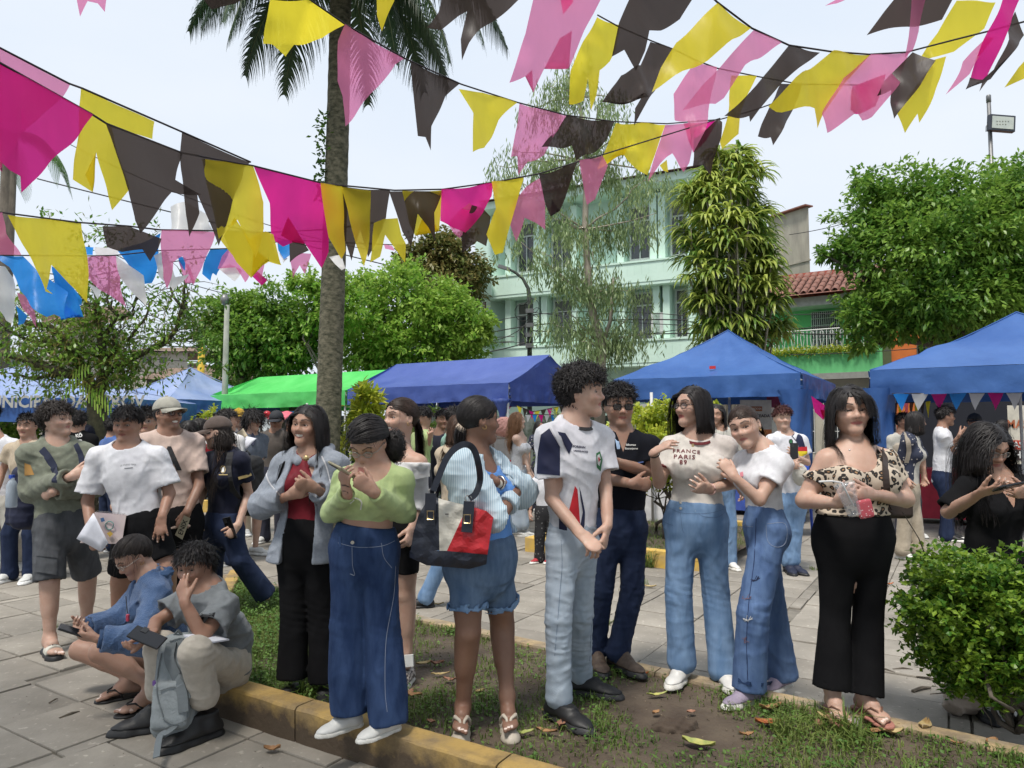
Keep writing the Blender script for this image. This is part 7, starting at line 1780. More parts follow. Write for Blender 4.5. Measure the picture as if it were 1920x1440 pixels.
bunting('blue, white and pink string behind the lower left one, by the old tree',I_,[('w',[(-25,495),(10,500),(22,520),(30,560),(28,608),(8,600),(-20,570)]),('b',[(-10,480),(42,480),(70,505),(118,545),(119,598),(105,590),(95,596),(70,580),(35,545),(15,500)]),('b',[(105,500),(122,512),(140,545),(158,595),(122,572),(112,600),(100,560)]),('p',[(30,548),(55,556),(68,585),(75,615),(52,592),(38,580)]),('b',[(28,572),(50,592),(40,606),(28,608)]),('w',[(178,464),(222,466),(220,480),(176,478)]),('b',[(155,463),(176,464),(174,478),(156,477)]),('p',[(158,482),(216,479),(228,530),(243,578),(212,556),(182,542),(163,520)]),('w',[(217,480),(245,500),(266,515),(268,572),(243,548),(226,522)]),('b',[(220,470),(258,458),(302,437),(292,500),(288,532),(271,533),(243,500)]),('w',[(290,480),(312,470),(330,520),(350,512),(330,545),(300,520)]),('b',[(395,468),(430,466),(412,520),(405,515),(395,527),(380,514)]),('p',[(430,466),(465,470),(470,500),(455,527),(440,500),(413,507),(420,482)]),('m',[(462,500),(478,505),(498,523),(487,533),(470,515)]),('p',[(475,478),(500,478),(497,500),(490,530),(478,505)]),('w',[(412,505),(438,527),(452,505),(430,495)]),('b',[(520,450),(545,452),(545,480),(532,486),(520,468)]),('w',[(522,472),(540,485),(530,492)]),('p',[(545,490),(562,474),(583,475),(573,515),(563,498),(553,524)]),('w',[(615,480),(640,478),(650,505),(642,508),(628,495)]),('p',[(720,458),(736,462),(740,470),(722,466)])],9)
J_=[(-30,505,3.9),(60,510,3.9),(160,520,4.0),(260,500,4.1),(400,480,4.2)]
bunting('rearmost blue and white string at the far left, half hidden by the others',J_,[('b',[(100,500),(118,510),(155,562),(158,575),(130,560),(105,540)]),('w',[(165,530),(190,545),(180,560)]),('m',[(125,563),(138,566),(130,582),(120,578)]),('w',[(320,388),(348,378),(385,400),(400,432),(360,436),(318,430)]),('p',[(335,490),(352,495),(365,530),(350,532)]),('b',[(335,480),(350,485),(352,510),(340,500)])],10)
bunting('string of out-of-frame pennants whose two pink tips show at the top left edge',[(120,-30,1.0),(230,-30,1.0)],[('p',[(140,-28),(206,-28),(198,24),(185,8),(165,3),(148,29)])],11)
bunting('string above the palm crown with one small yellow pennant showing',[(640,-30,2.2),(800,-35,2.2)],[('y',[(704,-28),(744,-30),(740,5),(715,56),(707,30)])],12)
bunting('string above the left of the palm with the underside of a black pennant showing',[(360,-12,2.1),(480,-8,2.1)],[('k',[(374,-11),(468,-8),(440,8),(395,16)])],13)
# pennants inside and between the tents
def mini(label,pts,cols,D,hgt,wd=None,seed=0,cord=True):
 cp=[P(x,y,D) for x,y in pts];root=empty('small_bunting',tuple(cp[0]),label,'bunting');fine_=[]
 tot=[(cp[i+1]-cp[i]).length for i in range(len(cp)-1)];L_=sum(tot)
 def at(t):
  t*=L_
  for i,l_ in enumerate(tot):
   if t<=l_ or i==len(tot)-1:return cp[i].lerp(cp[i+1],t/l_)
   t-=l_
 MB().tube([at(i/16) for i in range(17)],.006,4).build('cord',m_cord,root);n=len(cols)
 for i,c in enumerate(cols):
  a,b=at((i+.06)/n),at((i+.94)/n);m_=(a+b)/2+Vector((random.Random(i+seed).uniform(-.02,.02),.03,-hgt));sheet('pennant',[a,b,m_],FM[c],root,cuts=2,disp=lambda co:Vector((0,.02*noise.noise(co*6),0)))
mini('row of white, red and blue triangles along the right tent\'s front',[(1672,738),(1920,736)],'bwmbwmw',9.0,.22)
mini('short string of black and yellow pennants inside the right tent, before the orange wall',[(1674,757),(1745,752)],'kypkyky',11.2,.27)
mini('string of small pennants under the central tent\'s right corner',[(968,760),(1000,772),(1060,760)],'ykmykmyk',11.5,.14);mini('blue, white and pink pennants hanging lower beside the girl in the camisole',[(985,777),(1055,778)],'wbmwbm',10.9,.12,seed=4)
mini('string of dark red and blue pennants under the central tent behind the ponytail girl',[(780,768),(960,762)],'mkmbkmkm',13.0,.16,seed=7);mini('small pennants under the green tent',[(430,772),(640,770)],'mbkmbkmb',15.4,.16,seed=9)
sheet('star_pennant',[P(x,y,10.0) for x,y in((1521,742),(1552,764),(1550,770),(1538,768),(1544,788),(1527,772))],FM['m'],None,cuts=2,label='magenta star-shaped pennant hanging off the blue tent near the leopard-print woman',cat='pennant')
# ================================================================ people: materials
def cloth(name,c,c2=None,bump=.25,rough=.85,scale=30,**kw):return mat(name,c,rough,col2=c2 or tuple(x*.86 for x in c),scale=scale,bump=bump,bscale=kw.pop('bscale',420),sheen=.1,spec=.2,wr=kw.pop('wr',.85),**kw)
def denim(name,c,c2):
 m=mat(name,c,.85,col2=c2,scale=9,detail=9,bump=.4,bscale=420,spec=.2,lo=.36,hi=.66,stretch=(1.8,1.8,.5),wr=1.0);return m
w_tee=cloth('tee_white',(.67,.67,.70));w_tee2=cloth('tee_cream',(.70,.655,.60));w_pink=cloth('tee_beige_pink',(.52,.40,.345));w_hood=cloth('hoodie_sage',(.20,.215,.165),(.155,.165,.125),.35)
w_char=denim('cargo_charcoal',(.060,.064,.070),(.105,.11,.12));w_black=mat('cloth_black',(.006,.006,.007),.9,col2=(.009,.009,.010),bump=.2,bscale=400,spec=.12);w_navy=cloth('polo_navy',(.010,.012,.028));w_navyj=denim('jeans_navy',(.012,.020,.050),(.022,.034,.075))
w_knit=mat('knit_blue',(.055,.105,.22),.9,col2=(.10,.16,.29),scale=22,detail=6,bump=.9,bscale=160,sheen=.2,spec=.2);w_grey=cloth('tee_grey',(.19,.205,.215),(.155,.168,.178));w_beige=cloth('trouser_beige',(.50,.45,.38),(.43,.385,.325),.3)
w_ghood=cloth('hoodie_grey',(.30,.33,.38),(.24,.265,.31),.4,scale=60);w_burg=cloth('top_burgundy',(.17,.008,.018),(.13,.006,.014),.15,.6);w_green=cloth('top_lime',(.41,.50,.23),(.35,.44,.20),.3)
w_jdark=denim('jeans_indigo',(.014,.032,.09),(.035,.065,.15));w_jlight=denim('jeans_pale',(.34,.41,.49),(.43,.49,.56));w_jmid=denim('jeans_mid',(.12,.21,.36),(.20,.31,.48));w_jblue=denim('jeans_blue',(.075,.13,.27),(.13,.21,.38));w_jshort=denim('shorts_denim',(.07,.12,.21),(.14,.21,.32))
w_ribw=cloth('rib_white',(.66,.65,.65));w_tank=cloth('tank_blue',(.12,.29,.66),(.10,.25,.58),.15,.6)
def striped(name,c1,c2,scale,axis='x',coords='Object'):
 m=bpy.data.materials.new(name);m.use_nodes=True;N=m.node_tree.nodes;L=m.node_tree.links;b=N['Principled BSDF'];b.inputs['Roughness'].default_value=.85;t=N.new('ShaderNodeTexCoord');w_=N.new('ShaderNodeTexWave');w_.bands_direction={'x':'X','d':'DIAGONAL','z':'Z','y':'Y'}[axis];w_.inputs['Scale'].default_value=scale;w_.inputs['Distortion'].default_value=.4
 L.new(t.outputs[coords],w_.inputs[0]);x=N.new('ShaderNodeMix');x.data_type='RGBA';x.inputs[6].default_value=(*c1,1);x.inputs[7].default_value=(*c2,1);L.new(w_.outputs['Fac'],x.inputs[0]);L.new(x.outputs[2],b.inputs['Base Color']);return m
w_stripe=striped('shirt_pinstripe',(.62,.70,.74),(.28,.42,.52),40)
def leopard():
 m=bpy.data.materials.new('leopard_cloth');m.use_nodes=True;N=m.node_tree.nodes;L=m.node_tree.links;b=N['Principled BSDF'];b.inputs['Roughness'].default_value=.8;t=N.new('ShaderNodeTexCoord');n=N.new('ShaderNodeTexNoise');n.inputs['Scale'].default_value=22;n.inputs['Detail'].default_value=2
 L.new(t.outputs['Object'],n.inputs['Vector']);ad=N.new('ShaderNodeVectorMath');ad.operation='MULTIPLY_ADD';L.new(n.outputs['Color'],ad.inputs[0]);ad.inputs[1].default_value=(.028,.028,.028);L.new(t.outputs['Object'],ad.inputs[2])
 v=N.new('ShaderNodeTexVoronoi');v.inputs['Scale'].default_value=36;v.inputs['Randomness'].default_value=.9;L.new(ad.outputs[0],v.inputs['Vector'])
 r=N.new('ShaderNodeValToRGB');e=r.color_ramp.elements;e[0].position=0;e[0].color=(.30,.17,.085,1);e[1].position=.52;e[1].color=(.50,.42,.33,1)
 for p_,c in((.19,(.30,.17,.085,1)),(.22,(.012,.009,.008,1)),(.49,(.012,.009,.008,1))):q_=e.new(p_);q_.color=c
 n2=N.new('ShaderNodeTexNoise');n2.inputs['Scale'].default_value=55;L.new(t.outputs['Object'],n2.inputs['Vector']);r2=N.new('ShaderNodeMapRange');r2.inputs[1].default_value=.4;r2.inputs[2].default_value=.62;r2.inputs[3].default_value=-.02;r2.inputs[4].default_value=.10;L.new(n2.outputs['Fac'],r2.inputs[0]);a2=N.new('ShaderNodeMath');a2.operation='ADD';L.new(v.outputs['Distance'],a2.inputs[0]);L.new(r2.outputs[0],a2.inputs[1])
 L.new(a2.outputs[0],r.inputs[0]);L.new(r.outputs[0],b.inputs['Base Color']);return m
w_leo=leopard()
def floral(name,base,c2,sc=26):
 m=bpy.data.materials.new(name);m.use_nodes=True;N=m.node_tree.nodes;L=m.node_tree.links;b=N['Principled BSDF'];b.inputs['Roughness'].default_value=.85;t=N.new('ShaderNodeTexCoord');v=N.new('ShaderNodeTexVoronoi');v.inputs['Scale'].default_value=sc;L.new(t.outputs['Object'],v.inputs['Vector']);r=N.new('ShaderNodeValToRGB');r.color_ramp.elements[0].color=(*c2,1);r.color_ramp.elements[1].color=(*base,1);r.color_ramp.elements[0].position=.2;r.color_ramp.elements[1].position=.27;L.new(v.outputs['Distance'],r.inputs[0]);L.new(r.outputs[0],b.inputs['Base Color']);return m
w_floral=floral('kimono_floral',(.02,.025,.05),(.45,.42,.40))
k_black=mat('rubber_black',(.012,.012,.013),.55);k_white=mat('rubber_white',(.70,.69,.65),.6,col2=(.58,.56,.51),scale=40);k_leather=mat('shoe_white',(.66,.65,.62),.5);k_brown=mat('shoe_brown',(.055,.035,.025),.7,col2=(.10,.07,.05),scale=30);k_canvas=mat('shoe_canvas_navy',(.02,.02,.03),.8);k_cream=mat('sandal_cream',(.50,.44,.36),.6);k_lilac=mat('shoe_lilac',(.30,.25,.33),.7);k_alo=mat('slide_white',(.62,.60,.52),.6)
g_black=mat('glasses_black',(.008,.008,.008),.2);g_wire=mat('glasses_wire',(.35,.33,.30),.3,metal=.8);g_clear=mat('glasses_clear',(.5,.42,.36),.25)
ink_k=mat('ink_black',(.012,.012,.014),.75);ink_n=mat('ink_navy',(.008,.012,.05),.75);ink_m=mat('ink_maroon',(.14,.015,.02),.8);ink_r=mat('ink_red',(.50,.01,.02),.7);ink_g=mat('ink_grey',(.13,.14,.15),.8);ink_w=mat('ink_white',(.65,.65,.63),.7);ink_gold=mat('ink_gold',(.35,.26,.10),.6);ink_gr=mat('ink_green',(.02,.15,.05),.7);ink_y=mat('ink_yellow',(.80,.62,.02),.7)
m_phone=mat('phone_black',(.012,.012,.014),.18);m_paper=mat('paper_white',(.72,.73,.80),.8);m_buckle=mat('brass',(.65,.48,.25),.3,metal=1);m_steel=mat('steel',(.55,.53,.50),.25,metal=1)
def TP(label,key,**s):
 p=person(key,label,**s);s.setdefault('sex','f');s['key']=key;s.setdefault('H',p.s['H']);dress_head(p,s);return p
def held(name,label,cat,mb,m,extra=()):
 o=mb.build(name,m,None,bevel=0);o['label']=label;o['category']=cat
 for nm,mb2,m2 in extra:mb2.build(nm,m2,o)
 return o
def phone(label,c,right,up,m=None,sz=(.075,.155,.009),case=None):
 """c centre (world), right/up directions of the phone's face"""
 r=unit(right);u=unit(A3(up)-r*(A3(up)@r));n=np.cross(r,u);M_=np.stack([r,n,u],1);S=SDF();S.box(c,(sz[0]/2,sz[2]/2,sz[1]/2),np.stack([r,n,u]),rnd=.004)
 mb=MB();mb.box(c,(sz[0],sz[2],sz[1]),M=M_);o=mb.build('phone',case or m_phone,None,bevel=.0028);o['label']=label;o['category']='phone'
 MB().box(A3(c)-n*(sz[2]/2+.0006),(sz[0]*.9,.0008,sz[1]*.93),M=M_).build('screen',mat('phone_glass',(.01,.011,.014),.06),o);MB().box(A3(c)+n*(sz[2]/2+.001)+u*sz[1]*.34-r*sz[0]*.2,(.026,.003,.03),M=M_).build('camera_bump',mat('phone_cam',(.03,.03,.03),.3),o);return o
def strap(name,pts,w_,m,parent,th=.006,nrm=None):
 """flat band through world points"""
 pts=[A3(p_) for p_ in pts];n=len(pts);V=[];F=[]
 for i,p_ in enumerate(pts):
  t=unit(pts[min(i+1,n-1)]-pts[max(i-1,0)]);nn=unit(nrm[i] if isinstance(nrm,list) else(nrm if nrm is not None else np.array([0,-1,0])));s_=unit(np.cross(t,nn));nn=np.cross(s_,t)
  V+=[p_-s_*w_/2-nn*th/2,p_+s_*w_/2-nn*th/2,p_+s_*w_/2+nn*th/2,p_-s_*w_/2+nn*th/2]
 for i in range(n-1):
  for k in range(4):F.append((i*4+k,i*4+(k+1)%4,(i+1)*4+(k+1)%4,(i+1)*4+k))
 F+=[(3,2,1,0),tuple((n-1)*4+k for k in range(4))];return MB().add(V,F).build(name,m,parent,smooth=False)
def spline(pts,n=14):
 pts=[A3(p_) for p_ in pts];P_=[2*pts[0]-pts[1]]+pts+[2*pts[-1]-pts[-2]];out=[]
 for i in range(1,len(P_)-2):
  for k in range(n):
   t=k/n;a,b,c,d=P_[i-1:i+3];out.append(.5*((2*b)+(-a+c)*t+(2*a-5*b+4*c-d)*t*t+(-a+3*b-3*c+d)*t**3))
 out.append(pts[-1]);return out
def oncl(p,VF,pts,off=.008,fr=None):
 """project pixel points onto the garment from the camera; returns world points"""
 if not hasattr(p,'_bvh'):p._bvh={}
 k=id(VF[0]);
 if k not in p._bvh:p._bvh[k]=bvh_of(VF)
 T=p._bvh[k];out=[];c=A3(cam.location)
 for(x,y) in pts:
  d=unit(A3(P(x,y,p.s['D']))-c);h=T.ray_cast(Vector(c),Vector(d))
  if h[0] is None:h=T.find_nearest(Vector(A3(P(x,y,p.s['D']))))
  out.append(A3(h[0])-d*off)
 return out
def seam(p,gname,pts,m,name='seam',r=.0010,off=.001):
 MB().tube([tuple(v) for v in oncl(p,p.garments[gname],spl2(pts),off)],r,4).build(name,m,p.root)
def spl2(pts,n=5):
 s_=spline([(x,y,0) for x,y in pts],n);return[(v[0],v[1]) for v in s_]
def patch(p,gname,poly,m,name='panel',off=.0025):
 """coloured panel sewn on the garment, outline in picture points, laid on the cloth"""
 pts,fs=poly_geo(poly,step=7);V=oncl(p,p.garments[gname],pts,off);me=bpy.data.meshes.new(name);me.from_pydata([tuple(v) for v in V],[],fs);me.materials.append(m);me.polygons.foreach_set('use_smooth',[True]*len(fs));o=bpy.data.objects.new(name,me);link(o);finish(o,p.root);return o
def ptext(p,gname,txt,wpx,x,y,m,rot=0,bold=.02,arc=0,name='lettering',slant=0,ys=1.0,sp=1.0):
 """lettering printed on the garment; wpx = width in picture points"""
 pts,fs=text_geo(txt,wpx,bold,sp,ys);out=[]
 for(a,b) in pts:
  b2=b-arc*(a/(wpx/2))**2;a2=a+slant*b;ca,sa=math.cos(R(rot)),math.sin(R(rot));out.append((x+a2*ca+b2*sa,y+a2*sa-b2*ca))
 V=oncl(p,p.garments[gname],out,.003);me=bpy.data.meshes.new(name);me.from_pydata([tuple(v) for v in V],[],fs);me.materials.append(m);o=bpy.data.objects.new(name,me);link(o);finish(o,p.root);return o
def disc(x,y,rx,ry,n=14):return[(x+rx*math.cos(2*math.pi*i/n),y+ry*math.sin(2*math.pi*i/n)) for i in range(n)]
def backpack(label,p,c,size,m,back,strap_px=None,gname=None,strap_m=None,top=True):
 """soft pack: c centre, back = direction away from the wearer"""
 b_=unit(back);s_=unit(np.cross(UP,b_));S=SDF();w_,d_,h_=size;M_=np.stack([s_,b_,UP])
 S.box(c,(w_/2,d_/2,h_/2),M_,rnd=min(w_,d_)*.42,k=.02);S.box(A3(c)+b_*d_*.45-UP*h_*.18,(w_*.40,d_*.28,h_*.26),M_,rnd=.03,k=.015);S.func(folds(5,.006,(30,30,30)),'d')
 V,F=S.mesh(max(.008,p.s['D']*.0022) if p else.008);o=meshn('backpack',V,F,m);o['label']=label;o['category']='backpack'
 MB().tube([A3(c)+UP*h_*.5-s_*.03,A3(c)+UP*(h_*.5+.035),A3(c)+UP*h_*.5+s_*.03],.006,6).build('handle',strap_m or m,o,smooth=True)
 if strap_px:
  for sp in strap_px:strap('strap',oncl(p,p.garments[gname],spl2(sp),.006),.045 if p.s['D']<6 else.05,strap_m or m,o)
 return o
def hood_down(T,p,r=.03,e=.012,back=.075):
 """hood lying on the shoulders"""
 nb=p.neckb;s_=p.L;f=p.f
 pts=[nb+f*.075-UP*.035+s_*.035,nb+s_*.085+f*.02+UP*.01,nb+s_*.075-f*.06+UP*.03,nb-f*(back+.02)+UP*.01,nb-s_*.075-f*.06+UP*.03,nb-s_*.085+f*.02+UP*.01,nb+f*.075-UP*.035-s_*.035]
 for a,b in zip(pts[:-1],pts[1:]):T.cone(a,b,r,r,k=.015)
 T.cone(nb-f*(back)-UP*.01,nb-f*(back+.03)-UP*.10,.06,.045,k=.03)
p=TP('man in a sage green hoodie and cargo shorts, arms crossed, white slides','hoodie',D=4.62,sex='m',H=1.62,tone='light',hh=.212,head=(108,789),hyaw=78,hpitch=-10,yaw=32,sh=(108,846),hip=(118,985),knR=(93,1092,-.10),anR=(93,1197,-.12),knL=(164,1078,.2),anL=(162,1172,.28),elR=(60,922,-.05),wrR=(135,893,-.24),elL=(176,912,.02),wrL=(100,922,-.20),gzL=0,toeR=45,toeL=40,handL=dict(dir=(80,928,-.16),pn=(0,1,0),curl=.25),handR=dict(dir=(165,880,-.2),pn=(0,1,0),curl=.3),shoes=('slide',k_alo,k_black),hair=dict(style='short',col='soft',len=.42,curl=.9,flow=(.1,-.1,.0),lift=.35,vol=.13,fade=1,n=1.5,mess=.5,seed=1),legr=1.05,wear=[dict(kind='bottom',name='shorts',mat=w_char,leg=.97,r=(.105,.095,.09),ease=.018,flare=.004,amp=.006,top=.10),dict(kind='top',name='hoodie',mat=w_hood,sleeve=1.93,ease=.034,sleeve_r=.016,hem=-.015,hemr=.004,amp=.012,freq=(32,32,26),neck=('crew',.004,.02),extra=[lambda T,p:hood_down(T,p)])])
patch(p,'shorts',[(68,1035),(108,1038),(106,1078),(67,1072)],w_char,'cargo_pocket',.012);patch(p,'shorts',[(67,1030),(109,1034),(108,1046),(67,1042)],w_char,'pocket_flap',.017)
patch(p,'hoodie',[(46,868),(57,872),(64,890),(46,892)],mat('dye_orange',(.50,.27,.08),.85),'bleached_patch',.002)
backpack('navy backpack on the back of the man in the sage hoodie',p,A3(P(60,930,4.85)),(.26,.17,.44),mat('pack_navy',(.012,.016,.045),.8,bump=.3),-p.f*.7-p.L*.7,[[(78,842),(92,860),(103,882),(104,905)],[(140,834),(150,855),(153,878),(150,900)]],'hoodie',mat('pack_navy2',(.022,.028,.06),.8))
mb=MB().lathe([(.032,-.09),(.034,-.08),(.034,.05),(.02,.08),(.014,.085),(.014,.10)],P(22,925,4.62),12);o=mb.build('water_bottle',mat('bottle_clear',(.45,.52,.6),.1,alpha=.6),None,smooth=True);o['label']='clear water bottle with blue cap in the side of the navy backpack';o['category']='bottle';MB().lathe([(.017,0),(.017,.022)],P(22,897,4.62),10).build('cap',mat('cap_blue',(.02,.08,.5),.4),o)
V,F,q0,f_,l_,rt_=p.slides[-1]
for(V,F,q0,f_,l_,rt_) in p.slides:decal(p,(V,F),*text_geo('alo',.062,.015),q0,np.array([.95,-.05,0]),np.array([0,.7,.7]),ink_k,'lettering',parent=rt_,off=.002)
# --- white T-shirt man
p=TP('broad man in a plain white T-shirt holding papers in his right hand','whitetee',D=4.42,sex='m',H=1.62,tone='tan',hh=.212,head=(238,796),hyaw=6,hpitch=5,yaw=2,sh=(240,852),hip=(266,988),build=1.06,shw=1.14,knR=(225,1090,.1),anR=(222,1180,.2),knL=(312,1065,-.05),anL=(315,1165,.1),elR=(164,940,.0),wrR=(172,1000,-.12),elL=(318,925,.02),wrL=(304,968,-.10),eyes_closed=0,look=(0,-.9),browt=.016,handR=dict(dir=(180,1030,-.16),pn=(0,1,0),curl=.55),handL=dict(dir=(300,1005,-.12),pn=(.1,1,0),curl=.08,spread=.22),shoes=('sneaker',k_black,k_white),hair=dict(style='short',col='black',len=.30,curl=.25,flow=(.25,.55,-.15),vol=.07,n=1.3,fringe=(-.2,.24,.16,(.25,.35,-.25)),seed=2),wear=[dict(kind='bottom',name='shorts',mat=w_black,leg=.80,r=(.105,.09,.085),ease=.012),dict(kind='top',name='shirt',mat=w_tee,sleeve=.80,ease=.026,sleeve_r=.022,hem=-.02,hemr=.0,amp=.0075,freq=(30,30,26),neck=('crew',.012,.01))])
ptext(p,'shirt','LE STUDIO PARIS',30,240,871,ink_g,rot=-5,arc=1.5,bold=.0);patch(p,'shirt',[(233,877.6),(249,876.2),(249,877.4),(233,878.8)],ink_g,'print')
M=P(190,995,4.28)
o=sheet('paper',[P(*q_) for q_ in((143,1010,4.26),(176,962,4.20),(203,1018,4.18),(190,1035,4.2))],m_paper,None,cuts=2,disp=lambda c:Vector((0,.01*noise.noise(c*9),0)),thick=.0015,label='loose white sheet held in front of the notebook by the white-tee man',cat='paper')
nb_=MB().add([P(178,960,4.25),P(237,965,4.30),P(228,1020,4.27),P(150,1018,4.25),P(178,960,4.262),P(237,965,4.312),P(228,1020,4.282),P(150,1018,4.262)],[(0,1,2,3),(7,6,5,4),(0,4,5,1),(1,5,6,2),(2,6,7,3),(3,7,4,0)]);o=nb_.build('notebook',mat('notebook_cover',(.55,.47,.44),.7,col2=(.50,.40,.42),scale=16),None);o['label']='spiral notebook with a pale floral cover held by the white-tee man';o['category']='notebook'
for i in range(18):
 a=P(182+i*3.0,960+i*.26,4.245);MB().tube([a+Vector((0,-.004,-.004)),a+Vector((0,-.006,.004)),a+Vector((0,.01,.006))],.0012,4).build('spiral_ring',m_steel,o)
c0=P(206,985,4.262);rr=.024;ring=[c0+Vector((rr*math.cos(a)*(1+.1*math.sin(5*a)),-.004,rr*math.sin(a))) for a in np.linspace(0,6.28,20)];MB().tube(ring,.0028,4).build('wreath',mat('wreath_green',(.10,.28,.25),.7),o);sheet('flower',[P(*q_) for q_ in((200,1000,4.25),(207,996,4.25),(212,1001,4.25),(206,1007,4.25))],mat('flower_gold',(.6,.4,.08),.7),o,cuts=0);sheet('flower',[P(*q_) for q_ in((188,972,4.24),(194,970,4.24),(197,977,4.24),(190,979,4.24))],mat('flower_blue',(.05,.12,.25),.7),o,cuts=0)
# --- cap man
p=TP('smiling man in a beige-pink T-shirt, glasses and light grey cap','capman',D=4.95,sex='m',H=1.68,tone='tan',hh=.222,head=(316,777),hyaw=62,hpitch=-4,yaw=28,sh=(318,826),hip=(335,975),elR=(262,905,.1),wrR=(300,965,.0),elL=(374,910,.0),wrL=(350,962,-.14),knR=(320,1080),anR=(318,1165),knL=(360,1080),anL=(362,1165),smile=1,teeth=1,beard=.45,handL=dict(dir=(340,985,-.14),pn=(0,1,0),curl=.4),shoes=('sneaker',k_leather,k_white),hair=dict(style='short',col='black',len=.30,curl=.15,flow=(0,-.5,-.8),vol=.02,n=1.0,seed=5),cap=dict(mat=cloth('cap_greybeige',(.36,.35,.30)),tilt=.05),glasses=dict(mat=g_black,r=.07),wear=[dict(kind='bottom',name='trousers',mat=w_black,leg=1.9),dict(kind='top',name='shirt',mat=w_pink,sleeve=.72,ease=.024,sleeve_r=.016,hem=.03,amp=.009,freq=(34,34,22),neck=('crew',.008,.01))])
ptext(p,'shirt','A',46,318,862,ink_k,bold=.03)
o=MB().add([P(328,1003,4.74),P(345,966,4.72),P(357,972,4.74),P(342,1012,4.76),P(328,1003,4.752),P(345,966,4.732),P(357,972,4.752),P(342,1012,4.772)],[(0,1,2,3),(7,6,5,4),(0,4,5,1),(1,5,6,2),(2,6,7,3),(3,7,4,0)]).build('booklet',mat('booklet_cream',(.50,.46,.34),.7),None);o['label']='cream booklet with black letters held by the capped man';o['category']='booklet'
flat_text('ENIX',.10,A3(P(343,989,4.72)),(.33,0,.94),(-.94,0,.33),ink_k,o,bold=.02)
# --- girl with brown cap
p=TP('long-haired girl in a navy polo and brown cap, seen from the side','capgirl',D=5.15,sex='f',H=1.60,tone='light',hh=.215,head=(406,812),hyaw=-78,hpitch=10,yaw=-22,sh=(424,858),hip=(418,985),build=.98,elR=(378,925,.0),wrR=(363,972,-.08),elL=(466,925,.03),wrL=(446,985,-.12),knR=(398,1080,.0),anR=(392,1170,.0),knL=(450,1050,-.05),anL=(500,1118,.1),toeL=-30,toeR=-30,handL=dict(dir=(432,1002,-.16),pn=(-.5,.8,0),curl=.6),handR=dict(dir=(362,1000,-.1),pn=(.3,1,0),curl=.3),shoes=('sneaker',k_leather,k_white),hair=dict(style='long',col='soft',len=2.1,curl=.45,front=.6,vol=.05,seed=3,N=1700,widen=1.2),cap=dict(mat=cloth('cap_brown',(.10,.075,.065)),tilt=.05),wear=[dict(kind='bottom',name='trousers',mat=w_navyj,leg=1.97,r=(.092,.075,.085),wide=1),dict(kind='top',name='polo',mat=w_navy,sleeve=.62,ease=.018,sleeve_r=.014,hem=.03,amp=.006,neck=('v',.10,.03))])
patch(p,'polo',disc(418,880,5.2,7.5),ink_gold,'crest');patch(p,'polo',disc(418,880,3.6,5.6),ink_n,'crest',.004);patch(p,'polo',[(416,876),(420,876),(420.5,885),(415.5,885)],ink_w,'crest',.005);patch(p,'polo',[(410,889),(427,889),(427,891),(410,891)],ink_gold,'print')
for s0 in range(1):strap('sleeve_band',oncl(p,p.garments['polo'],[(447,897),(454,895),(462,893),(471,889)],.003),.02,ink_gold,p.root)
phone('phone with a pale edge in the hand of the girl with the brown cap',A3(P(431,990,5.0)),(.8,-.5,.2),(-.45,0,.9),sz=(.085,.16,.009))
backpack('black backpack worn by the girl with the brown cap',p,A3(P(462,910,5.42)),(.26,.18,.46),mat('pack_black',(.010,.010,.011),.8,bump=.3),-p.f,[[(432,848),(428,880),(434,915),(448,935)]],'polo',mat('pack_black2',(.02,.02,.022),.8))
# --- squatting girl
p=TP('squatting girl in a blue knitted jacket and clear glasses looking at her phone','squat',D=3.80,sex='f',H=1.50,tone='mid',hh=.205,head=(249,1046),hyaw=-42,hpitch=34,yaw=-52,hipyaw=-58,sh=(283,1100),hip=(305,1230,.12),knR=(150,1218,.02),knL=(188,1222,-.22),anR=(246,1268,.0),anL=(285,1282,-.18),elR=(222,1165,-.02),wrR=(160,1176,-.16),elL=(268,1200,-.30),wrL=(182,1198,-.40),toeR=-55,toeL=-52,legr=1.04,look=(0,-.8),wf=-.05,handR=dict(dir=(142,1178,-.26),pn=(.3,-.6,.7),curl=.5),handL=dict(dir=(148,1192,-.40),pn=(-.2,.7,.6),curl=.55),shoes=('flipflop',k_black,k_black),glasses=dict(mat=g_clear,r=.072,sq=2),hair=dict(style='bun',col='soft',curl=.5,tie=(.0,-.36,.30),vol=.07,loose=2,seed=8),earring=.004,wear=[dict(kind='bottom',name='shorts',mat=w_jshort,leg=.35,r=(.085,.08,.08),fly=0),dict(kind='top',name='jacket',mat=w_knit,sleeve=1.90,ease=.036,sleeve_r=.020,hem=.0,hemr=.02,amp=.011,freq=(36,36,30),neck=('v',.12,.035),seed=4)])
o_cf=[]
for wr,el in((p.wrL,p.elL),(p.wrR,p.elR)):
 u_=unit(wr-el);S=SDF();S.cone(wr-u_*.085,wr-u_*.005,.046,.041,cut0=True,cut1=True);S.func(lambda X,Y,Z:.0022*np.sin(X*520+Y*380),'d');V,F=S.mesh(.0055);meshn('cuff',V,F,mat('knit_dark',(.035,.07,.15),.95,bump=.5),p.root)
S=SDF();nb=p.neckb
for a,b in((nb+p.L*.06-p.f*.03+UP*.02,nb+p.L*.055+p.f*.05-UP*.02),(nb+p.L*.055+p.f*.05-UP*.02,nb+p.f*.10-UP*.14+p.L*.015),(nb-p.L*.06-p.f*.03+UP*.02,nb-p.L*.055+p.f*.05-UP*.02),(nb-p.L*.055+p.f*.05-UP*.02,nb+p.f*.10-UP*.14-p.L*.015),(nb+p.L*.06-p.f*.03+UP*.02,nb-p.f*.07+UP*.03),(nb-p.L*.06-p.f*.03+UP*.02,nb-p.f*.07+UP*.03)):S.cone(a,b,.027,.026,k=.01)
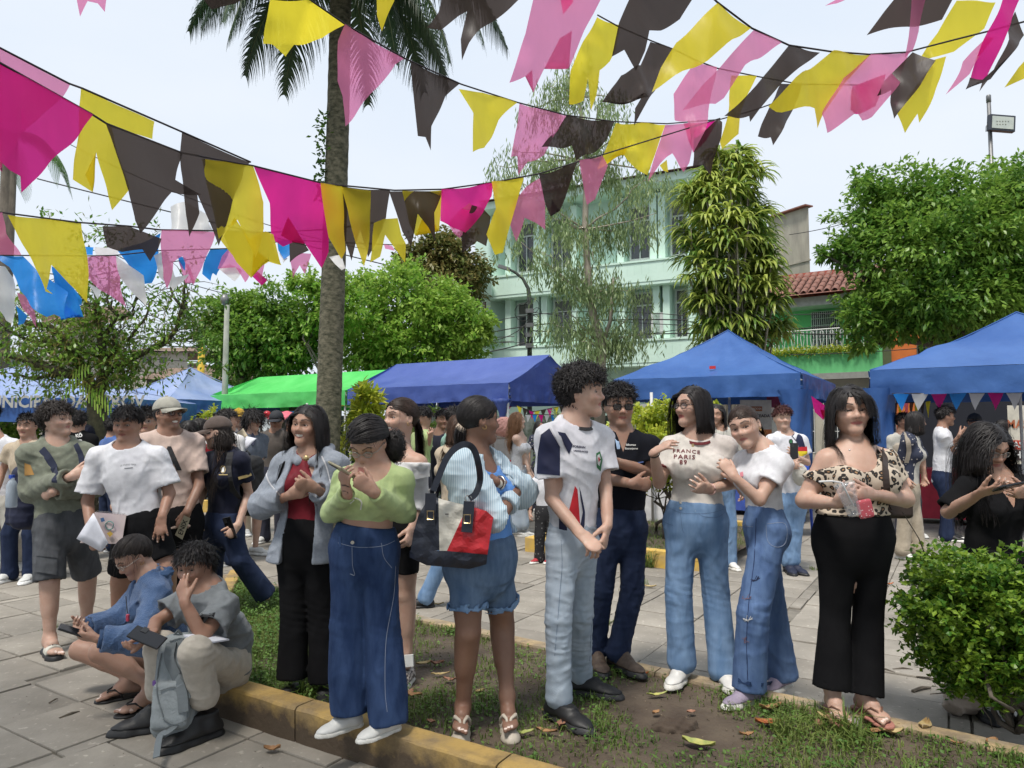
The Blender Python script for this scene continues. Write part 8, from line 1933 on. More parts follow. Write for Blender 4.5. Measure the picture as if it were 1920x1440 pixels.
S.func(lambda X,Y,Z:.0028*np.sin(Z*330+X*120),'d');V,F=S.mesh(.0062);meshn('collar',V,F,mat('knit_collar',(.04,.085,.18),.95,bump=.6),p.root)
c0=P(239,1150,3.62);ch=MB().tube([P(236,1118,3.66),P(238,1140,3.63),c0],.0022,4).build('key_strap',k_black,p.root);MB().box(c0+Vector((.002,0,-.022)),(.016,.012,.036)).build('key_fob',mat('fob_pink',(.5,.05,.10),.5),p.root,bevel=.003)
phone('dark phone held in both hands by the squatting girl',A3(P(140,1184,3.40)),(.35,-.8,-.1),(-.78,-.1,.40),sz=(.068,.14,.009))
# --- seated boy
p=TP('boy in a grey T-shirt sitting on the kerb, one hand over his eye','boy',D=3.52,sex='m',H=1.55,tone='tan',hh=.212,head=(366,1062),hyaw=-14,hpitch=6,hroll=4,yaw=-32,hipyaw=-52,sh=(388,1124),hip=(428,1240,.10),shw=.92,knR=(300,1212,-.15),knL=(366,1222,-.32),anR=(303,1305,-.12),anL=(385,1318,-.22),elR=(293,1166,-.05),wrR=(285,1190,-.24),elL=(380,1196,-.24),wrL=(346,1128,-.24),toeR=-68,toeL=-38,gz=0,look=(.3,0),wf=-.06,handL=dict(dir=(338,1085,-.17),pn=(.25,1,0),curl=.12,spread=.10,thumb=.5),handR=dict(dir=(268,1205,-.26),pn=(-.2,.1,1),curl=.5),shoes=('boot',k_black,k_black),shoescale=1.08,hair=dict(style='short',col='black',len=.26,curl=.3,flow=(.1,.6,-.2),vol=.06,n=1.3,fade=0,fringe=(-.24,.24,.20,(.0,.3,-.4)),seed=9),build=.92,wear=[dict(kind='bottom',name='trousers',mat=w_beige,leg=1.88,r=(.098,.080,.068),ease=.012,amp=.007,fly=0),dict(kind='top',name='shirt',mat=w_grey,sleeve=.70,ease=.030,sleeve_r=.026,hem=.02,hemr=.015,amp=.011,freq=(36,36,26),neck=('crew',.006,.006))])
patch(p,'shirt',[(350,1157),(360,1150),(384,1150),(378,1175),(352,1180)],ink_k,'print');patch(p,'shirt',[(392,1150),(404,1148),(398,1166),(388,1166)],ink_k,'print')
phone('large dark phone held flat by the seated boy',A3(P(276,1195,3.22)),(.93,.0,-.38),(.1,.85,.35),sz=(.15,.078,.010))
o=MB().add([P(344,1190,3.20),P(392,1186,3.36),P(430,1198,3.34),P(380,1206,3.18),P(344,1193,3.20),P(392,1189,3.36),P(430,1201,3.34),P(380,1209,3.18)],[(0,1,2,3),(7,6,5,4),(0,3,7,4),(3,2,6,7),(0,4,5,1),(1,5,6,2)]).build('paper',m_paper,None);o['label']='folded white papers on the seated boy\'s lap';o['category']='paper'
# grey backpack on the ground
def ground_pack():
 m1=mat('pack_grey',(.25,.275,.285),.8,col2=(.21,.235,.245),scale=14,bump=.4,bscale=90);c=P(332,1285,3.30);ax=unit(A3(P(340,1195,3.36))-A3(P(325,1372,3.24)));b_=unit(np.array([.15,-1,.1]));s_=unit(np.cross(ax,b_));b_=np.cross(s_,ax);M_=np.stack([s_,b_,ax]);S=SDF();S.box(c,(.095,.055,.215),M_,rnd=.05,k=.02);S.box(A3(c)+ax*.13,(.06,.05,.09),M_,rnd=.045,k=.04);S.box(A3(c)+b_*.062-ax*.08,(.078,.034,.10),M_,rnd=.025,k=.01)
 S.func(folds(11,.0022,(40,40,40)),'d');V,F=S.mesh(.0065);V=smooth_v(V,F);o=meshn('backpack',V,F,m1);o['label']='grey backpack standing between the seated boy\'s feet';o['category']='backpack'
 T=bvh_of((V,F));cpos=A3(cam.location)
 def pr(px):
  out=[]
  for x,y in spl2(px):
   d=unit(A3(P(x,y,3.3))-cpos);h=T.ray_cast(Vector(cpos),Vector(d));h=h if h[0] is not None else T.find_nearest(P(x,y,3.25));out.append(A3(h[0])-d*.007)
  return out
 m2=mat('pack_grey_strap',(.15,.17,.18),.8);[MB().tube([tuple(v) for v in pr(q_)],.003,5).build('zip',m2,o) for q_ in([(303,1225),(296,1260),(294,1300),(306,1345)],[(318,1202),(345,1198),(358,1230),(362,1290),(352,1345)],[(300,1295),(325,1288),(350,1296)],[(306,1348),(325,1358),(350,1350)])];MB().tube([P(322,1196,3.34),P(334,1182,3.32),P(346,1196,3.34)],.007,6).build('handle',m2,o);strap('strap',pr([(322,1205),(318,1235),(330,1265),(342,1300),(345,1335)]),.045,m2,o,.012);strap('strap',pr([(338,1200),(345,1230),(350,1270),(352,1310)]),.030,m2,o,.010)
 tail=[P(340,1352,3.22),P(318,1370,3.12),P(302,1378,3.10),P(297,1392,3.05),P(293,1420,2.98)]
 strap('loose_strap',[A3(q_) for q_ in spline([A3(t) for t in tail],6)],.026,m2,o,.004,np.array([0,-.6,.8]));MB().box(P(340,1352,3.215),(.04,.012,.02)).build('buckle',m1,o)
 b=MB().lathe([(.024,-.07),(.026,-.06),(.025,.0),(.026,.03),(.012,.055),(.011,.065)],P(297,1308,3.26),12).build('bottle',mat('bottle_clear2',(.6,.64,.68),.08,alpha=.45),None,smooth=True);b['label']='small clear bottle with a purple cap in the grey backpack\'s side pocket';b['category']='bottle';MB().lathe([(.014,0),(.014,.018)],P(292,1284,3.26),10).build('cap',mat('cap_purple',(.16,.08,.30),.4),b)
ground_pack()
# --- burgundy top
def halter(T,p):T.cone(p.neckb+p.f*.05-UP*.02,p.neckb+p.f*.09-UP*.10,.02,.03,k=.02)
p=TP('smiling long-haired girl in a burgundy halter top and open grey hoodie','burgundy',D=3.60,sex='f',H=1.50,tone='mid',hh=.205,head=(577,798),hyaw=-18,hpitch=-2,hroll=-4,yaw=-6,gz=SOILZ,sh=(582,866),hip=(571,1012),knR=(552,1150),knL=(605,1152),anR=(548,1262,-.02),anL=(607,1270,-.04),elR=(492,948,.0),wrR=(545,928,-.20),elL=(642,948,.0),wrL=(590,915,-.22),smile=1.2,teeth=1,look=(-.5,.1),face=1.03,handR=dict(dir=(580,918,-.27),pn=(.3,1,.3),curl=.45),handL=dict(dir=(552,905,-.28),pn=(-.2,1,.1),curl=.62),shoes=('clog',k_black,k_black),toeR=-8,toeL=18,hair=dict(style='long',col='black',len=1.75,curl=.10,part=.0,vol=.05,front=.25,N=1900,seed=12,widen=1.6),wear=[dict(kind='bottom',name='trousers',mat=w_black,leg=2.08,r=(.094,.080,.086),ease=.008,wide=1,amp=.006,freq=(40,40,10),fly=0,top=.13),dict(kind='top',name='halter_top',mat=w_burg,sleeve=0,ease=.006,amp=.0035,hem=-.03,neck=('off',-.052,.62,.72,-.05),extra=[halter]),dict(kind='top',name='hoodie',mat=w_ghood,sleeve=1.88,ease=.032,sleeve_r=.016,hem=.085,hemr=.04,amp=.010,freq=(36,36,22),front=(.058,.080),fshift=.0,neck=('crew',.02,.02),seed=7,extra=[lambda T,p:hood_down(T,p,.024)])])
nb=p.neckb
for sg,e in((1,.012),(-1,.0)):strap('halter_band',[nb+p.L*sg*.058+UP*.055-p.f*.0,nb+p.L*sg*.05+p.f*.045+UP*.01,nb+p.L*sg*.022+p.f*.082-UP*.035,nb+p.f*.098-UP*.062],.028,w_burg,p.root,.005,[p.L*sg+p.f*.3,p.f+p.L*sg*.7,p.f+UP*.2,p.f])
MB().lathe([(.013,-.006),(.016,0),(.010,.008)],A3(P(574,859,3.43)),10,Matrix.Rotation(R(90),3,'X')).build('brooch',m_buckle,p.root,smooth=True)
MB().lathe([(.005,-.012),(.006,.0),(.008,.006),(.004,.012)],p.q(.345,.0,-.05),8).build('earbud',mat('earbud_white',(.8,.8,.8),.3),p.root,smooth=True)
for pts in([(603,855),(612,875),(620,905)],[(497,880),(505,905),(530,935)]):strap('drawstring',oncl(p,p.garments['hoodie'],spl2(pts),.004),.006,mat('string_white',(.6,.6,.62),.8),p.root,.004)
# --- lime top
p=TP('girl in a lime green cropped top and wide indigo jeans texting on the kerb','lime',D=3.06,sex='f',H=1.46,tone='mid',hh=.205,head=(690,832),hyaw=-14,hpitch=36,yaw=-8,gz=.152,sh=(700,893),hip=(683,1022),build=1.04,bust=1.12,hipk=.92,knR=(652,1172),knL=(718,1180),anR=(656,1314,-.02),anL=(728,1334,-.06),elR=(622,962,-.0),wrR=(652,924,-.24),elL=(760,965,.0),wrL=(700,922,-.24),toeR=-50,toeL=-45,shoescale=.86,look=(0,-.8),handR=dict(dir=(644,894,-.26),pn=(.5,.6,.2),curl=.5),handL=dict(dir=(662,893,-.28),pn=(-.3,1,0),curl=.55),shoes=('canvas',k_leather,k_white),glasses=dict(mat=g_wire,r=.078,sq=2),hair=dict(style='bun',col='black',curl=.9,tie=(.28,-.40,.02),tw=.10,vol=.10,loose=2,seed=14),wear=[dict(kind='bottom',name='jeans',mat=w_jdark,leg=2.15,r=(.100,.088,.092),ease=.012,wide=1,amp=.008,freq=(38,38,10),top=.095,calf=.008),dict(kind='top',name='top',mat=w_green,sleeve=1.95,ease=.007,sleeve_r=.004,amp=.005,freq=(46,46,34),crop=-.022,neck=('scoop',.085,.10))])
# messy curly bun
def curls(c,r,n,m,root,seed,spread=(1,1,1)):
 rng=np.random.default_rng(seed);PT=[]
 for i in range(n):
  a=rng.normal(size=3);a/=np.linalg.norm(a);q_=A3(c)+a*r*rng.uniform(.5,1)*np.array(spread);t=rng.normal(size=3);t-=a*(t@a);t/=np.linalg.norm(t);b=np.cross(a,t);rad=r*rng.uniform(.18,.4);PT.append([q_+(t*math.cos(k*.7)+b*math.sin(k*.7))*rad+a*r*.08*k*rng.uniform(.3,1)*.4 for k in range(9)])
 PT=np.array(PT);nr=PT-A3(c);nr/=np.linalg.norm(nr,axis=2,keepdims=True)+1e-9;V,F=ribbons('c',PT,nr,.005,.002,m,root);S=SDF();S.ell(c,[r*.8*s_ for s_ in spread],k=.01);V2,F2=S.mesh(.007);meshn('hair_bun',np.vstack([V,V2]),np.vstack([F,F2+len(V)]),m,root)
curls(P(738,838,3.14),.055,420,MATS['hair_black'],p.root,3,(1,1,1.5))
nk=[p.neckb+p.L*.07*math.cos(a)+p.f*(.07*math.sin(a)+.012)-UP*(.055*max(0,math.sin(a))-.0) for a in np.linspace(-.4,math.pi+.4,16)];MB().tube(nk,.0042,5).build('bead_necklace',mat('beads_red',(.30,.12,.08),.6,col2=(.6,.5,.4),scale=120),p.root,smooth=True)
for pts in([(664,934),(672,936),(678,942),(676,956)],[(664,938),(656,944)]):strap('bow',oncl(p,p.garments['top'],spl2(pts),.004),.005,ink_w,p.root,.002)
phone('phone in a pale gold case held by the girl in the lime top',A3(P(642,882,2.80)),(.85,-.40,-.35),(-.35,-.85,.42),sz=(.068,.135,.009),case=mat('case_gold',(.42,.38,.26),.35))
st_=mat('stitch_pale',(.28,.32,.40),.8)
seam(p,'jeans',[(742,1062),(738,1120),(724,1200),(722,1290),(726,1335)],st_);seam(p,'jeans',[(715,1018),(720,1045),(735,1065)],st_);seam(p,'jeans',[(660,1024),(661,1060),(665,1078),(656,1076)],st_);seam(p,'jeans',[(634,1018),(670,1026),(715,1024),(745,1012)],st_);MB().lathe([(.009,-.002),(.008,.003)],A3(oncl(p,p.garments['jeans'],[(661,1017)],.004)[0]),10,Matrix.Rotation(R(90),3,'X')).build('button',m_steel,p.root)
for x in(637,691):strap('belt_loop',oncl(p,p.garments['jeans'],[(x,1006),(x+1,1026)],.004),.010,w_jdark,p.root,.003)
# --- white off-shoulder
p=TP('smiling girl with bare shoulders and a white off-shoulder top behind the lime-top girl','offshoulder',D=3.78,sex='f',H=1.56,tone='light',hh=.215,head=(750,785),hyaw=-46,hpitch=-4,yaw=-24,gz=SOILZ,sh=(744,862),hip=(742,990),knR=(708,1120),knL=(760,1115),anR=(700,1240,.05),anL=(762,1245,.0),elR=(690,935),wrR=(690,985),elL=(786,932,.0),wrL=(772,990,-.10),smile=1,teeth=1,look=(-.4,0),toeL=-10,toeR=-20,shoes=('sneaker',mat('shoe_pattern',(.05,.04,.04),.7,col2=(.4,.36,.33),scale=60,lo=.48,hi=.52),k_white),hair=dict(style='pony',col='dbrown',tie=(.05,-.44,.0),len=1.7,vol=.03,tv=(0,-.5,-.6),seed=15,loose=.6,hairline=.27),earring=.003,wear=[dict(kind='bottom',name='shorts',mat=w_black,leg=.62,r=(.088,.075,.075),fly=0),dict(kind='top',name='top',mat=w_ribw,sleeve=1.5,ease=.014,sleeve_r=.006,amp=.004,hem=-.045,neck=('off',-.050,1,0,-.05))])
strap('fold_collar',[p.shR-UP*.045-p.L*.055,p.shR-UP*.055+p.f*.07,p.neckb-UP*.085+p.f*.115,p.shL-UP*.055+p.f*.07,p.shL-UP*.04+p.L*.06,p.shL-UP*.04-p.f*.05],.05,w_ribw,p.root,.006,[-p.L+p.f*.2,p.f-p.L*.4,p.f,p.f+p.L*.4,p.L+p.f*.2,p.L-p.f])
strap('sock',[A3(P(762,1228,3.73)),A3(P(763,1250,3.72))],.07,ink_w,p.root,.03)
# ================================================================ people: right half of the front
p=TP('woman with a low ponytail, striped shirt and denim shorts, turned away, arms crossed','bagwoman',D=3.20,sex='f',H=1.50,tone='dark',hh=.208,head=(900,788),hyaw=112,hpitch=0,yaw=52,hipyaw=30,gz=SOILZ,sh=(893,872),hip=(902,1046),build=1.2,bust=1.15,waistw=1.1,knR=(878,1185,-.06),knL=(942,1172,.12),anR=(868,1322,.0),anL=(951,1305,.02),elR=(936,968,-.14),wrR=(968,922,-.02),elL=(976,922,.14),wrL=(928,903,-.10),toeR=-2,toeL=8,legr=1.0,handL=dict(dir=(905,905,-.05),pn=(0,1,0),curl=.4),handR=dict(dir=(985,915,.05),pn=(0,1,0),curl=.5),shoes=('wedge',k_cream,k_cream),hair=dict(style='pony',col='black',tie=(.0,-.42,-.16),tv=(.25,-.5,-.7),len=.55,tw=.05,vol=.035,seed=16,loose=.3,tg=.5,tailn=1.4,tiemat=mat('tie_beige',(.45,.36,.28)),tier=1.2),earring=.005,wear=[dict(kind='bottom',name='shorts',mat=w_jshort,leg=.66,r=(.092,.094,.10),ease=.012,flare=.002,amp=.005,top=.10),dict(kind='top',name='tank_top',mat=w_tank,sleeve=0,ease=.014,waiste=.012,hem=.0,hemr=.0,amp=.007,freq=(44,44,10),neck=('scoop',.075,.11)),dict(kind='top',name='shirt',mat=w_stripe,sleeve=1.62,ease=.036,sleeve_r=.020,hem=-.11,hemr=.012,hemtilt=(0,.15),amp=.012,freq=(44,44,30),front=(.045,.105),neck=('crew',.012,.01),seed=9)])
for wr,el in((p.wrL,p.elL),(p.wrR,p.elR)):
 c=el+(wr-el)*.60;u_=unit(wr-el);S=SDF();S.cone(c-u_*.03,c+u_*.02,.050,.047,cut0=True,cut1=True);S.func(folds(3,.004,(50,50,60)),'d');V,F=S.mesh(.006);meshn('cuff',V,F,w_stripe,p.root)
nb=p.neckb
for sg in(1,-1):strap('collar',[nb-p.f*.065+UP*.03,nb+p.L*sg*.06-p.f*.02+UP*.035,nb+p.L*sg*.075+p.f*.045-UP*.005,nb+p.L*sg*.06+p.f*.09-UP*.06],.045,w_stripe,p.root,.006,[-p.f+UP*.5,p.L*sg+UP*.6,p.L*sg*.8+p.f*.5+UP*.4,p.f+UP*.3])
for hp,kn in((p.hjL,p.knL),(p.hjR,p.knR)):
 c=hp+(kn-hp)*.655;u_=unit(kn-hp);S=SDF();S.cone(c-u_*.034,c+u_*.004,.093,.094,cut0=True,cut1=True);S.cone(c-u_*.06,c+u_*.02,.080,.080,op='s');S.func(folds(3,.003,(50,50,60)),'d');V,F=S.mesh(.006);meshn('shorts_cuff',V,F,w_jmid,p.root)
c=p.elL+(p.wrL-p.elL)*.86;u_=unit(p.wrL-p.elL);rr=.030;a_=unit(np.cross(u_,UP));b_=np.cross(u_,a_);MB().tube([c+(a_*math.cos(t)+b_*math.sin(t))*rr for t in np.linspace(0,6.29,16)],.0055,6,cap=False).build('watch_band',m_steel,p.root,smooth=True)
MB().lathe([(.017,-.004),(.019,0),(.016,.004)],c+np.array([0,-rr-.003,0]),14,Matrix.Rotation(R(90),3,'X')).build('watch_face',mat('watch_dial',(.6,.56,.48),.3),p.root,smooth=True)
# handbag
def handbag():
 D0=2.98;mN=mat('bag_navy',(.014,.018,.032),.45,bump=.15,bscale=60,scale=20);mR=mat('bag_red',(.46,.012,.02),.42,col2=(.38,.01,.016),bump=.15,bscale=60,scale=12);mW=mat('bag_cream',(.55,.52,.45),.45,bump=.12,bscale=50,scale=12)
 outl=[(806,930),(835,938),(877,948),(912,958),(925,970),(920,1000),(912,1058),(880,1067),(800,1060),(768,1045),(775,1000),(785,965)]
 root=empty('handbag',tuple(P(845,1065,D0)),'navy, cream and red handbag hanging from the shoulder of the woman with the low ponytail','handbag')
 def slabp(poly,m,name,d0,d1,inset=0):
  pts,fs=poly_geo(poly,step=11);cx,cy=848,1000;V=[];n=len(pts)
  for(x,y) in pts:
   e=min(1,max(0,1-(((x-cx)/82)**4+((y-cy)/68)**4)));bul=.045*e**.5+.006*noise.noise(Vector((x*.05,y*.05,0)))*2;V.append(P(x,y,D0+d0-bul))
  for(x,y) in pts:V.append(P(x,y,D0+d1))
  F=[f for f in fs]+[tuple(n+i for i in f[::-1]) for f in fs]
  from collections import Counter
  ec=Counter();
  for f in fs:
   for i in range(len(f)):ec[(f[i],f[(i+1)%len(f)])]+=1
  for(a,b) in list(ec):
   if(b,a) not in ec:F.append((b,a,a+n,b+n))
  return MB().add(V,F).build(name,m,root,smooth=False)
 slabp([(806,930),(822,934),(826,1032),(770,1035),(768,1045),(775,1000),(785,965)],mN,'body',0,.10);slabp([(822,934),(835,938),(877,948),(838,1033),(824,1033)],mW,'cream_panel',-.001,.10)
 slabp([(877,948),(912,958),(925,970),(920,1000),(914,1040),(838,1033)],mR,'red_panel',-.001,.10);slabp([(768,1032),(838,1033),(914,1040),(912,1058),(880,1067),(800,1060),(768,1045)],mN,'base',-.004,.104)
 def bpts(px,dd):return[A3(P(x,y,D0+dd)) for x,y in px]
 strap('strap_tab',bpts([(808,925),(807,950),(805,985)],-.055),.045,mN,root,.006);strap('strap_tab',bpts([(880,940),(878,965),(875,998)],-.055),.045,mN,root,.006)
 for x,y in((807,966),(876,973)):
  c=A3(P(x,y,D0-.064));MB().tube([c+np.array([a,0,b]) for a,b in((-.013,-.017),(.013,-.017),(.013,.017),(-.013,.017),(-.013,-.017))],.0028,5).build('buckle',m_buckle,root)
 for x,y in((810,922),(878,935)):
  c=A3(P(x,y,D0-.03));MB().tube([c+np.array([.014*math.cos(t),0,.014*math.sin(t)]) for t in np.linspace(0,6.3,10)],.0026,5).build('ring',m_steel,root)
 sp=spline(bpts([(812,920),(822,895),(836,862),(852,842),(872,833)],-.10)+[A3(P(888,842,D0-.08)),A3(P(897,870,D0-.06)),A3(P(900,900,D0-.0)),A3(P(892,925,D0-.02)),A3(P(880,935,D0-.03))],5);strap('shoulder_strap',sp,.026,mN,root,.009)
 patch_=MB().box(P(838,964,D0-.052),(.014,.002,.004)).build('tag',k_black,root)
handbag()
# --- jersey man
w_jers=cloth('jersey_white',(.66,.66,.70),None,.1,.5)
p=TP('tall curly-haired man in a white, navy and red jersey and pale jeans, in profile','jersey',D=3.38,sex='m',H=1.68,tone='light',hh=.228,head=(1094,737),hyaw=70,hpitch=-3,yaw=36,hipyaw=38,gz=SOILZ,sh=(1078,815),hip=(1073,1012),build=.88,hipk=.82,knR=(1047,1160,-.08),knL=(1088,1150,.10),anR=(1048,1298,-.06),anL=(1088,1258,.26),elR=(1034,935,-.10),wrR=(1088,1000,-.22),elL=(1136,915,.06),wrL=(1139,985,-.04),toeR=38,toeL=68,gzR=SOILZ,gzL=SOILZ,handR=dict(dir=(1112,1022,-.26),pn=(-.5,.8,-.3),curl=.55),handL=dict(dir=(1131,1030,-.10),pn=(-.8,.3,0),curl=.25),shoes=('sneaker',k_black,mat('sole_charcoal',(.03,.03,.033),.6)),hair=dict(style='short',col='black',len=.42,curl=.95,flow=(.0,.3,.05),lift=.35,vol=.16,n=1.8,mess=.3,fade=1,seed=17),mouth_open=1,armw=.95,wear=[dict(kind='bottom',name='jeans',mat=w_jlight,leg=2.09,r=(.084,.064,.058),ease=.010,amp=.009,freq=(26,26,44),top=.09),dict(kind='top',name='jersey',mat=w_jers,sleeve=.66,ease=.028,sleeve_r=.020,hem=.0,amp=.009,freq=(36,36,18),neck=('crew',.006,.006))])
J_=lambda poly,m,off=.0025,nm='panel':patch(p,'jersey',poly,m,nm,off)
J_([(1008,850),(1014,815),(1030,803),(1050,838),(1050,892),(1006,888)],ink_n,.003,'sleeve_panel');J_([(1031,800),(1040,796),(1058,838),(1052,840)],w_jers,.004);J_([(1040,808),(1060,812),(1074,834),(1067,852),(1058,835),(1052,818)],ink_n,.003)
J_([(1078,911),(1083,918),(1088,985),(1086,1008),(1078,992),(1066,962)],ink_r,.003);J_([(1086,912),(1090,925),(1097,960),(1096,985),(1092,1000),(1088,985),(1093,960),(1088,930)],ink_n,.004);J_([(1048,966),(1062,972),(1064,1008),(1048,1006)],ink_n,.003)
J_([(1118,850),(1125,846),(1130,862),(1126,884),(1119,876)],ink_gr,.003,'crest');J_([(1120,854),(1124,851),(1127,862),(1124,874),(1120.5,870)],ink_w,.004,'crest');J_([(1121.5,858),(1124,857),(1125,863),(1122.5,867)],ink_r,.005,'crest')
ptext(p,'jersey','FOREIGN',23,1086,838,ink_n,rot=6,bold=.04);ptext(p,'jersey','LANGUAGES',27,1089,846,ink_n,rot=6,bold=.04)
strap('collar_rib',[p.neckb+p.L*(p.neck_r+.018)*math.cos(a)+p.f*((p.neck_r+.022)*math.sin(a)+.018)-UP*(.022*math.sin(a)-.008) for a in np.linspace(-1.2,math.pi+1.2,18)],.016,ink_k,p.root,.004,[unit(p.L*math.cos(a)+p.f*math.sin(a)+UP*.5) for a in np.linspace(-1.2,math.pi+1.2,18)])
seam(p,'jeans',[(1052,1012),(1054,1060),(1050,1110),(1046,1160),(1040,1230)],mat('stitch_dark',(.08,.12,.22),.8));seam(p,'jeans',[(1112,1150),(1108,1190),(1106,1240)],MATS['stitch_dark']);seam(p,'jeans',[(1104,1012),(1108,1030),(1104,1045)],MATS['stitch_dark'])
# --- sunglasses man
p=TP('man in a black polo with sunglasses, arms folded, behind the jersey man','polo',D=3.98,sex='m',H=1.62,tone='mid',hh=.225,head=(1161,762),hyaw=6,hpitch=3,yaw=-6,gz=.05,sh=(1167,832),hip=(1163,985),build=.96,hipk=.88,knR=(1128,1105),knL=(1186,1105),anR=(1116,1212,.05),anL=(1160,1216,.0),elR=(1122,895,-.04),wrR=(1186,907,-.22),elL=(1214,885,-.04),wrL=(1148,864,-.22),beard=.35,handR=dict(dir=(1206,908,-.2),pn=(0,1,0),curl=.35),handL=dict(dir=(1130,862,-.2),pn=(0,1,0),curl=.3),toeL=32,toeR=8,gzL=.085,gzR=SOILZ,shoes=('boot',k_brown,k_black),hair=dict(style='short',col='black',len=.34,curl=.8,flow=(.1,.4,.2),lift=.5,vol=.08,n=1.3,seed=18),glasses=dict(mat=g_black,r=.082,tint=1,th=.0028,sq=3),wear=[dict(kind='bottom',name='jeans',mat=w_navyj,leg=2.10,r=(.090,.070,.064),ease=.012,amp=.008,freq=(26,26,44)),dict(kind='top',name='polo',mat=mat('polo_black',(.008,.009,.014),.9,spec=.15),sleeve=.62,ease=.022,sleeve_r=.016,hem=.02,amp=.007,neck=('v',.085,.028))])
for sg in(1,-1):
 nb=p.neckb;strap('collar',[nb-p.f*.06+UP*.03,nb+p.L*sg*.062+UP*.03,nb+p.L*sg*.060+p.f*.06-UP*.015,nb+p.L*sg*.035+p.f*.095-UP*.06],.040,MATS['polo_black'],p.root,.006,[-p.f+UP*.4,p.L*sg+UP*.5,p.L*sg*.7+p.f*.6+UP*.3,p.f+UP*.2]);strap('collar_trim',[nb+p.L*sg*.070+p.f*.045-UP*.03,nb+p.L*sg*.055+p.f*.095-UP*.075],.004,ink_w,p.root,.003,p.f)
patch(p,'polo',[(1153,822),(1166,822),(1162,842),(1157,842)],mat('placket_blue',(.30,.42,.60),.8),'placket');ptext(p,'polo','Idiomas',18,1183,834,ink_w,bold=.02);ptext(p,'polo','Extranjeros',24,1184,841,ink_w,bold=.02);strap('sleeve_trim',oncl(p,p.garments['polo'],[(1196,868),(1206,866),(1218,866)],.002),.006,mat('trim_blue',(.12,.2,.5)),p.root,.003);patch(p,'polo',disc(1131,845,5,8),ink_gold,'crest');patch(p,'polo',disc(1131,845,3.4,6),ink_gr,'crest',.004)
# --- FRANCE PARIS girl
def ringer(T,p):pass
p=TP('girl with glasses and a maroon-collared FRANCE PARIS T-shirt gesturing as she speaks','france',D=3.80,sex='f',H=1.56,tone='light',hh=.215,head=(1297,762),hyaw=-64,hpitch=-2,yaw=-10,gz=.085,sh=(1309,832),hip=(1305,975),build=1.06,bust=1.22,hipk=.98,knR=(1272,1110),knL=(1342,1112),anR=(1278,1234,.0),anL=(1355,1250,-.05),elR=(1236,905,-.03),wrR=(1226,848,-.18),elL=(1378,905,-.02),wrL=(1330,918,-.22),mouth_open=1,toeR=-35,toeL=5,shw=1.06,handR=dict(dir=(1262,826,-.22),pn=(.1,.5,-.9),curl=.22,spread=.10),handL=dict(dir=(1300,912,-.30),pn=(.2,.9,.2),curl=.30,spread=.2),shoes=('sneaker',k_leather,k_white),glasses=dict(mat=g_black,r=.078,th=.0022,sq=2.6),earring=.004,hair=dict(style='long',col='black',len=1.75,curl=.08,part=.1,vol=.035,front=.0,N=1700,seed=19),redlip=.4,wear=[dict(kind='bottom',name='jeans',mat=w_jmid,leg=2.08,r=(.100,.078,.074),ease=.010,amp=.005,freq=(30,30,20),top=.105,calf=.004),dict(kind='top',name='shirt',mat=w_tee2,sleeve=.62,ease=.010,sleeve_r=.010,hem=-.075,amp=.006,freq=(36,36,26),neck=('crew',.018,.022))])
ptext(p,'shirt','FRANCE',51,1287,846,ink_m,rot=3,bold=.02,arc=1.5,ys=.78,sp=1.25);ptext(p,'shirt','PARIS',40,1283,857,ink_m,rot=2,bold=.02,ys=.8,sp=1.25);ptext(p,'shirt','89',14,1281,867,ink_m,bold=.02,ys=.9,sp=1.2)
strap('collar_rib',[p.neckb+p.L*(p.neck_r+.034)*math.cos(a)+p.f*((p.neck_r+.040)*math.sin(a)+.018)-UP*(.034*math.sin(a)+.002) for a in np.linspace(-1.2,math.pi+1.2,18)],.015,ink_m,p.root,.004,[unit(p.L*math.cos(a)+p.f*math.sin(a)+UP*.5) for a in np.linspace(-1.2,math.pi+1.2,18)])
for sh,el in((p.shL,p.elL),(p.shR,p.elR)):
 u_=unit(el-sh);c=sh+(el-sh)*.62;S=SDF();S.cone(c-u_*.012,c+u_*.001,.0545,.0545,cut0=True,cut1=True);V,F=S.mesh(.005);meshn('sleeve_band',V,F,ink_m,p.root)
MB().tube([tuple(v) for v in oncl(p,p.garments['shirt'],spl2([(1386,842),(1398,870)]),.002)],.0028,5).build('piping',mat('piping_blue',(.06,.18,.35)),p.root);MB().tube([p.neckb+p.L*.06*math.cos(a)+p.f*(.062*math.sin(a)+.018)-UP*(.07*max(0,math.sin(a))**1.3) for a in np.linspace(0,math.pi,14)],.0012,4).build('necklace',m_steel,p.root)
MB().box(P(1299,835,3.66),(.012,.004,.016)).build('pendant',m_buckle,p.root)
def bangle(p,wr,el,t,r,m,th=.003,nm='bracelet'):
 u_=unit(wr-el);c=wr-u_*t;a_=unit(np.cross(u_,UP+.01));b_=np.cross(u_,a_);MB().tube([c+(a_*math.cos(q_)+b_*math.sin(q_))*r for q_ in np.linspace(0,6.29,14)],th,5,cap=False).build(nm,m,p.root,smooth=True)
bangle(p,p.wrL,p.elL,.012,.027,mat('beads_pink',(.62,.40,.36)),.004);bangle(p,p.wrR,p.elR,.012,.027,k_black,.003)
st2=mat('stitch_mid',(.10,.16,.27),.8);seam(p,'jeans',[(1254,952),(1280,962),(1330,962),(1372,950)],st2);seam(p,'jeans',[(1276,962),(1279,990),(1283,1000)],st2);seam(p,'jeans',[(1310,962),(1318,968),(1345,970),(1362,958)],st2);seam(p,'jeans',[(1240,968),(1248,980),(1262,985)],st2)
for y in(942,953):MB().lathe([(.008,-.002),(.007,.003)],oncl(p,p.garments['jeans'],[(1276,y)],.004)[0],10,Matrix.Rotation(R(90),3,'X')).build('button',m_steel,p.root)
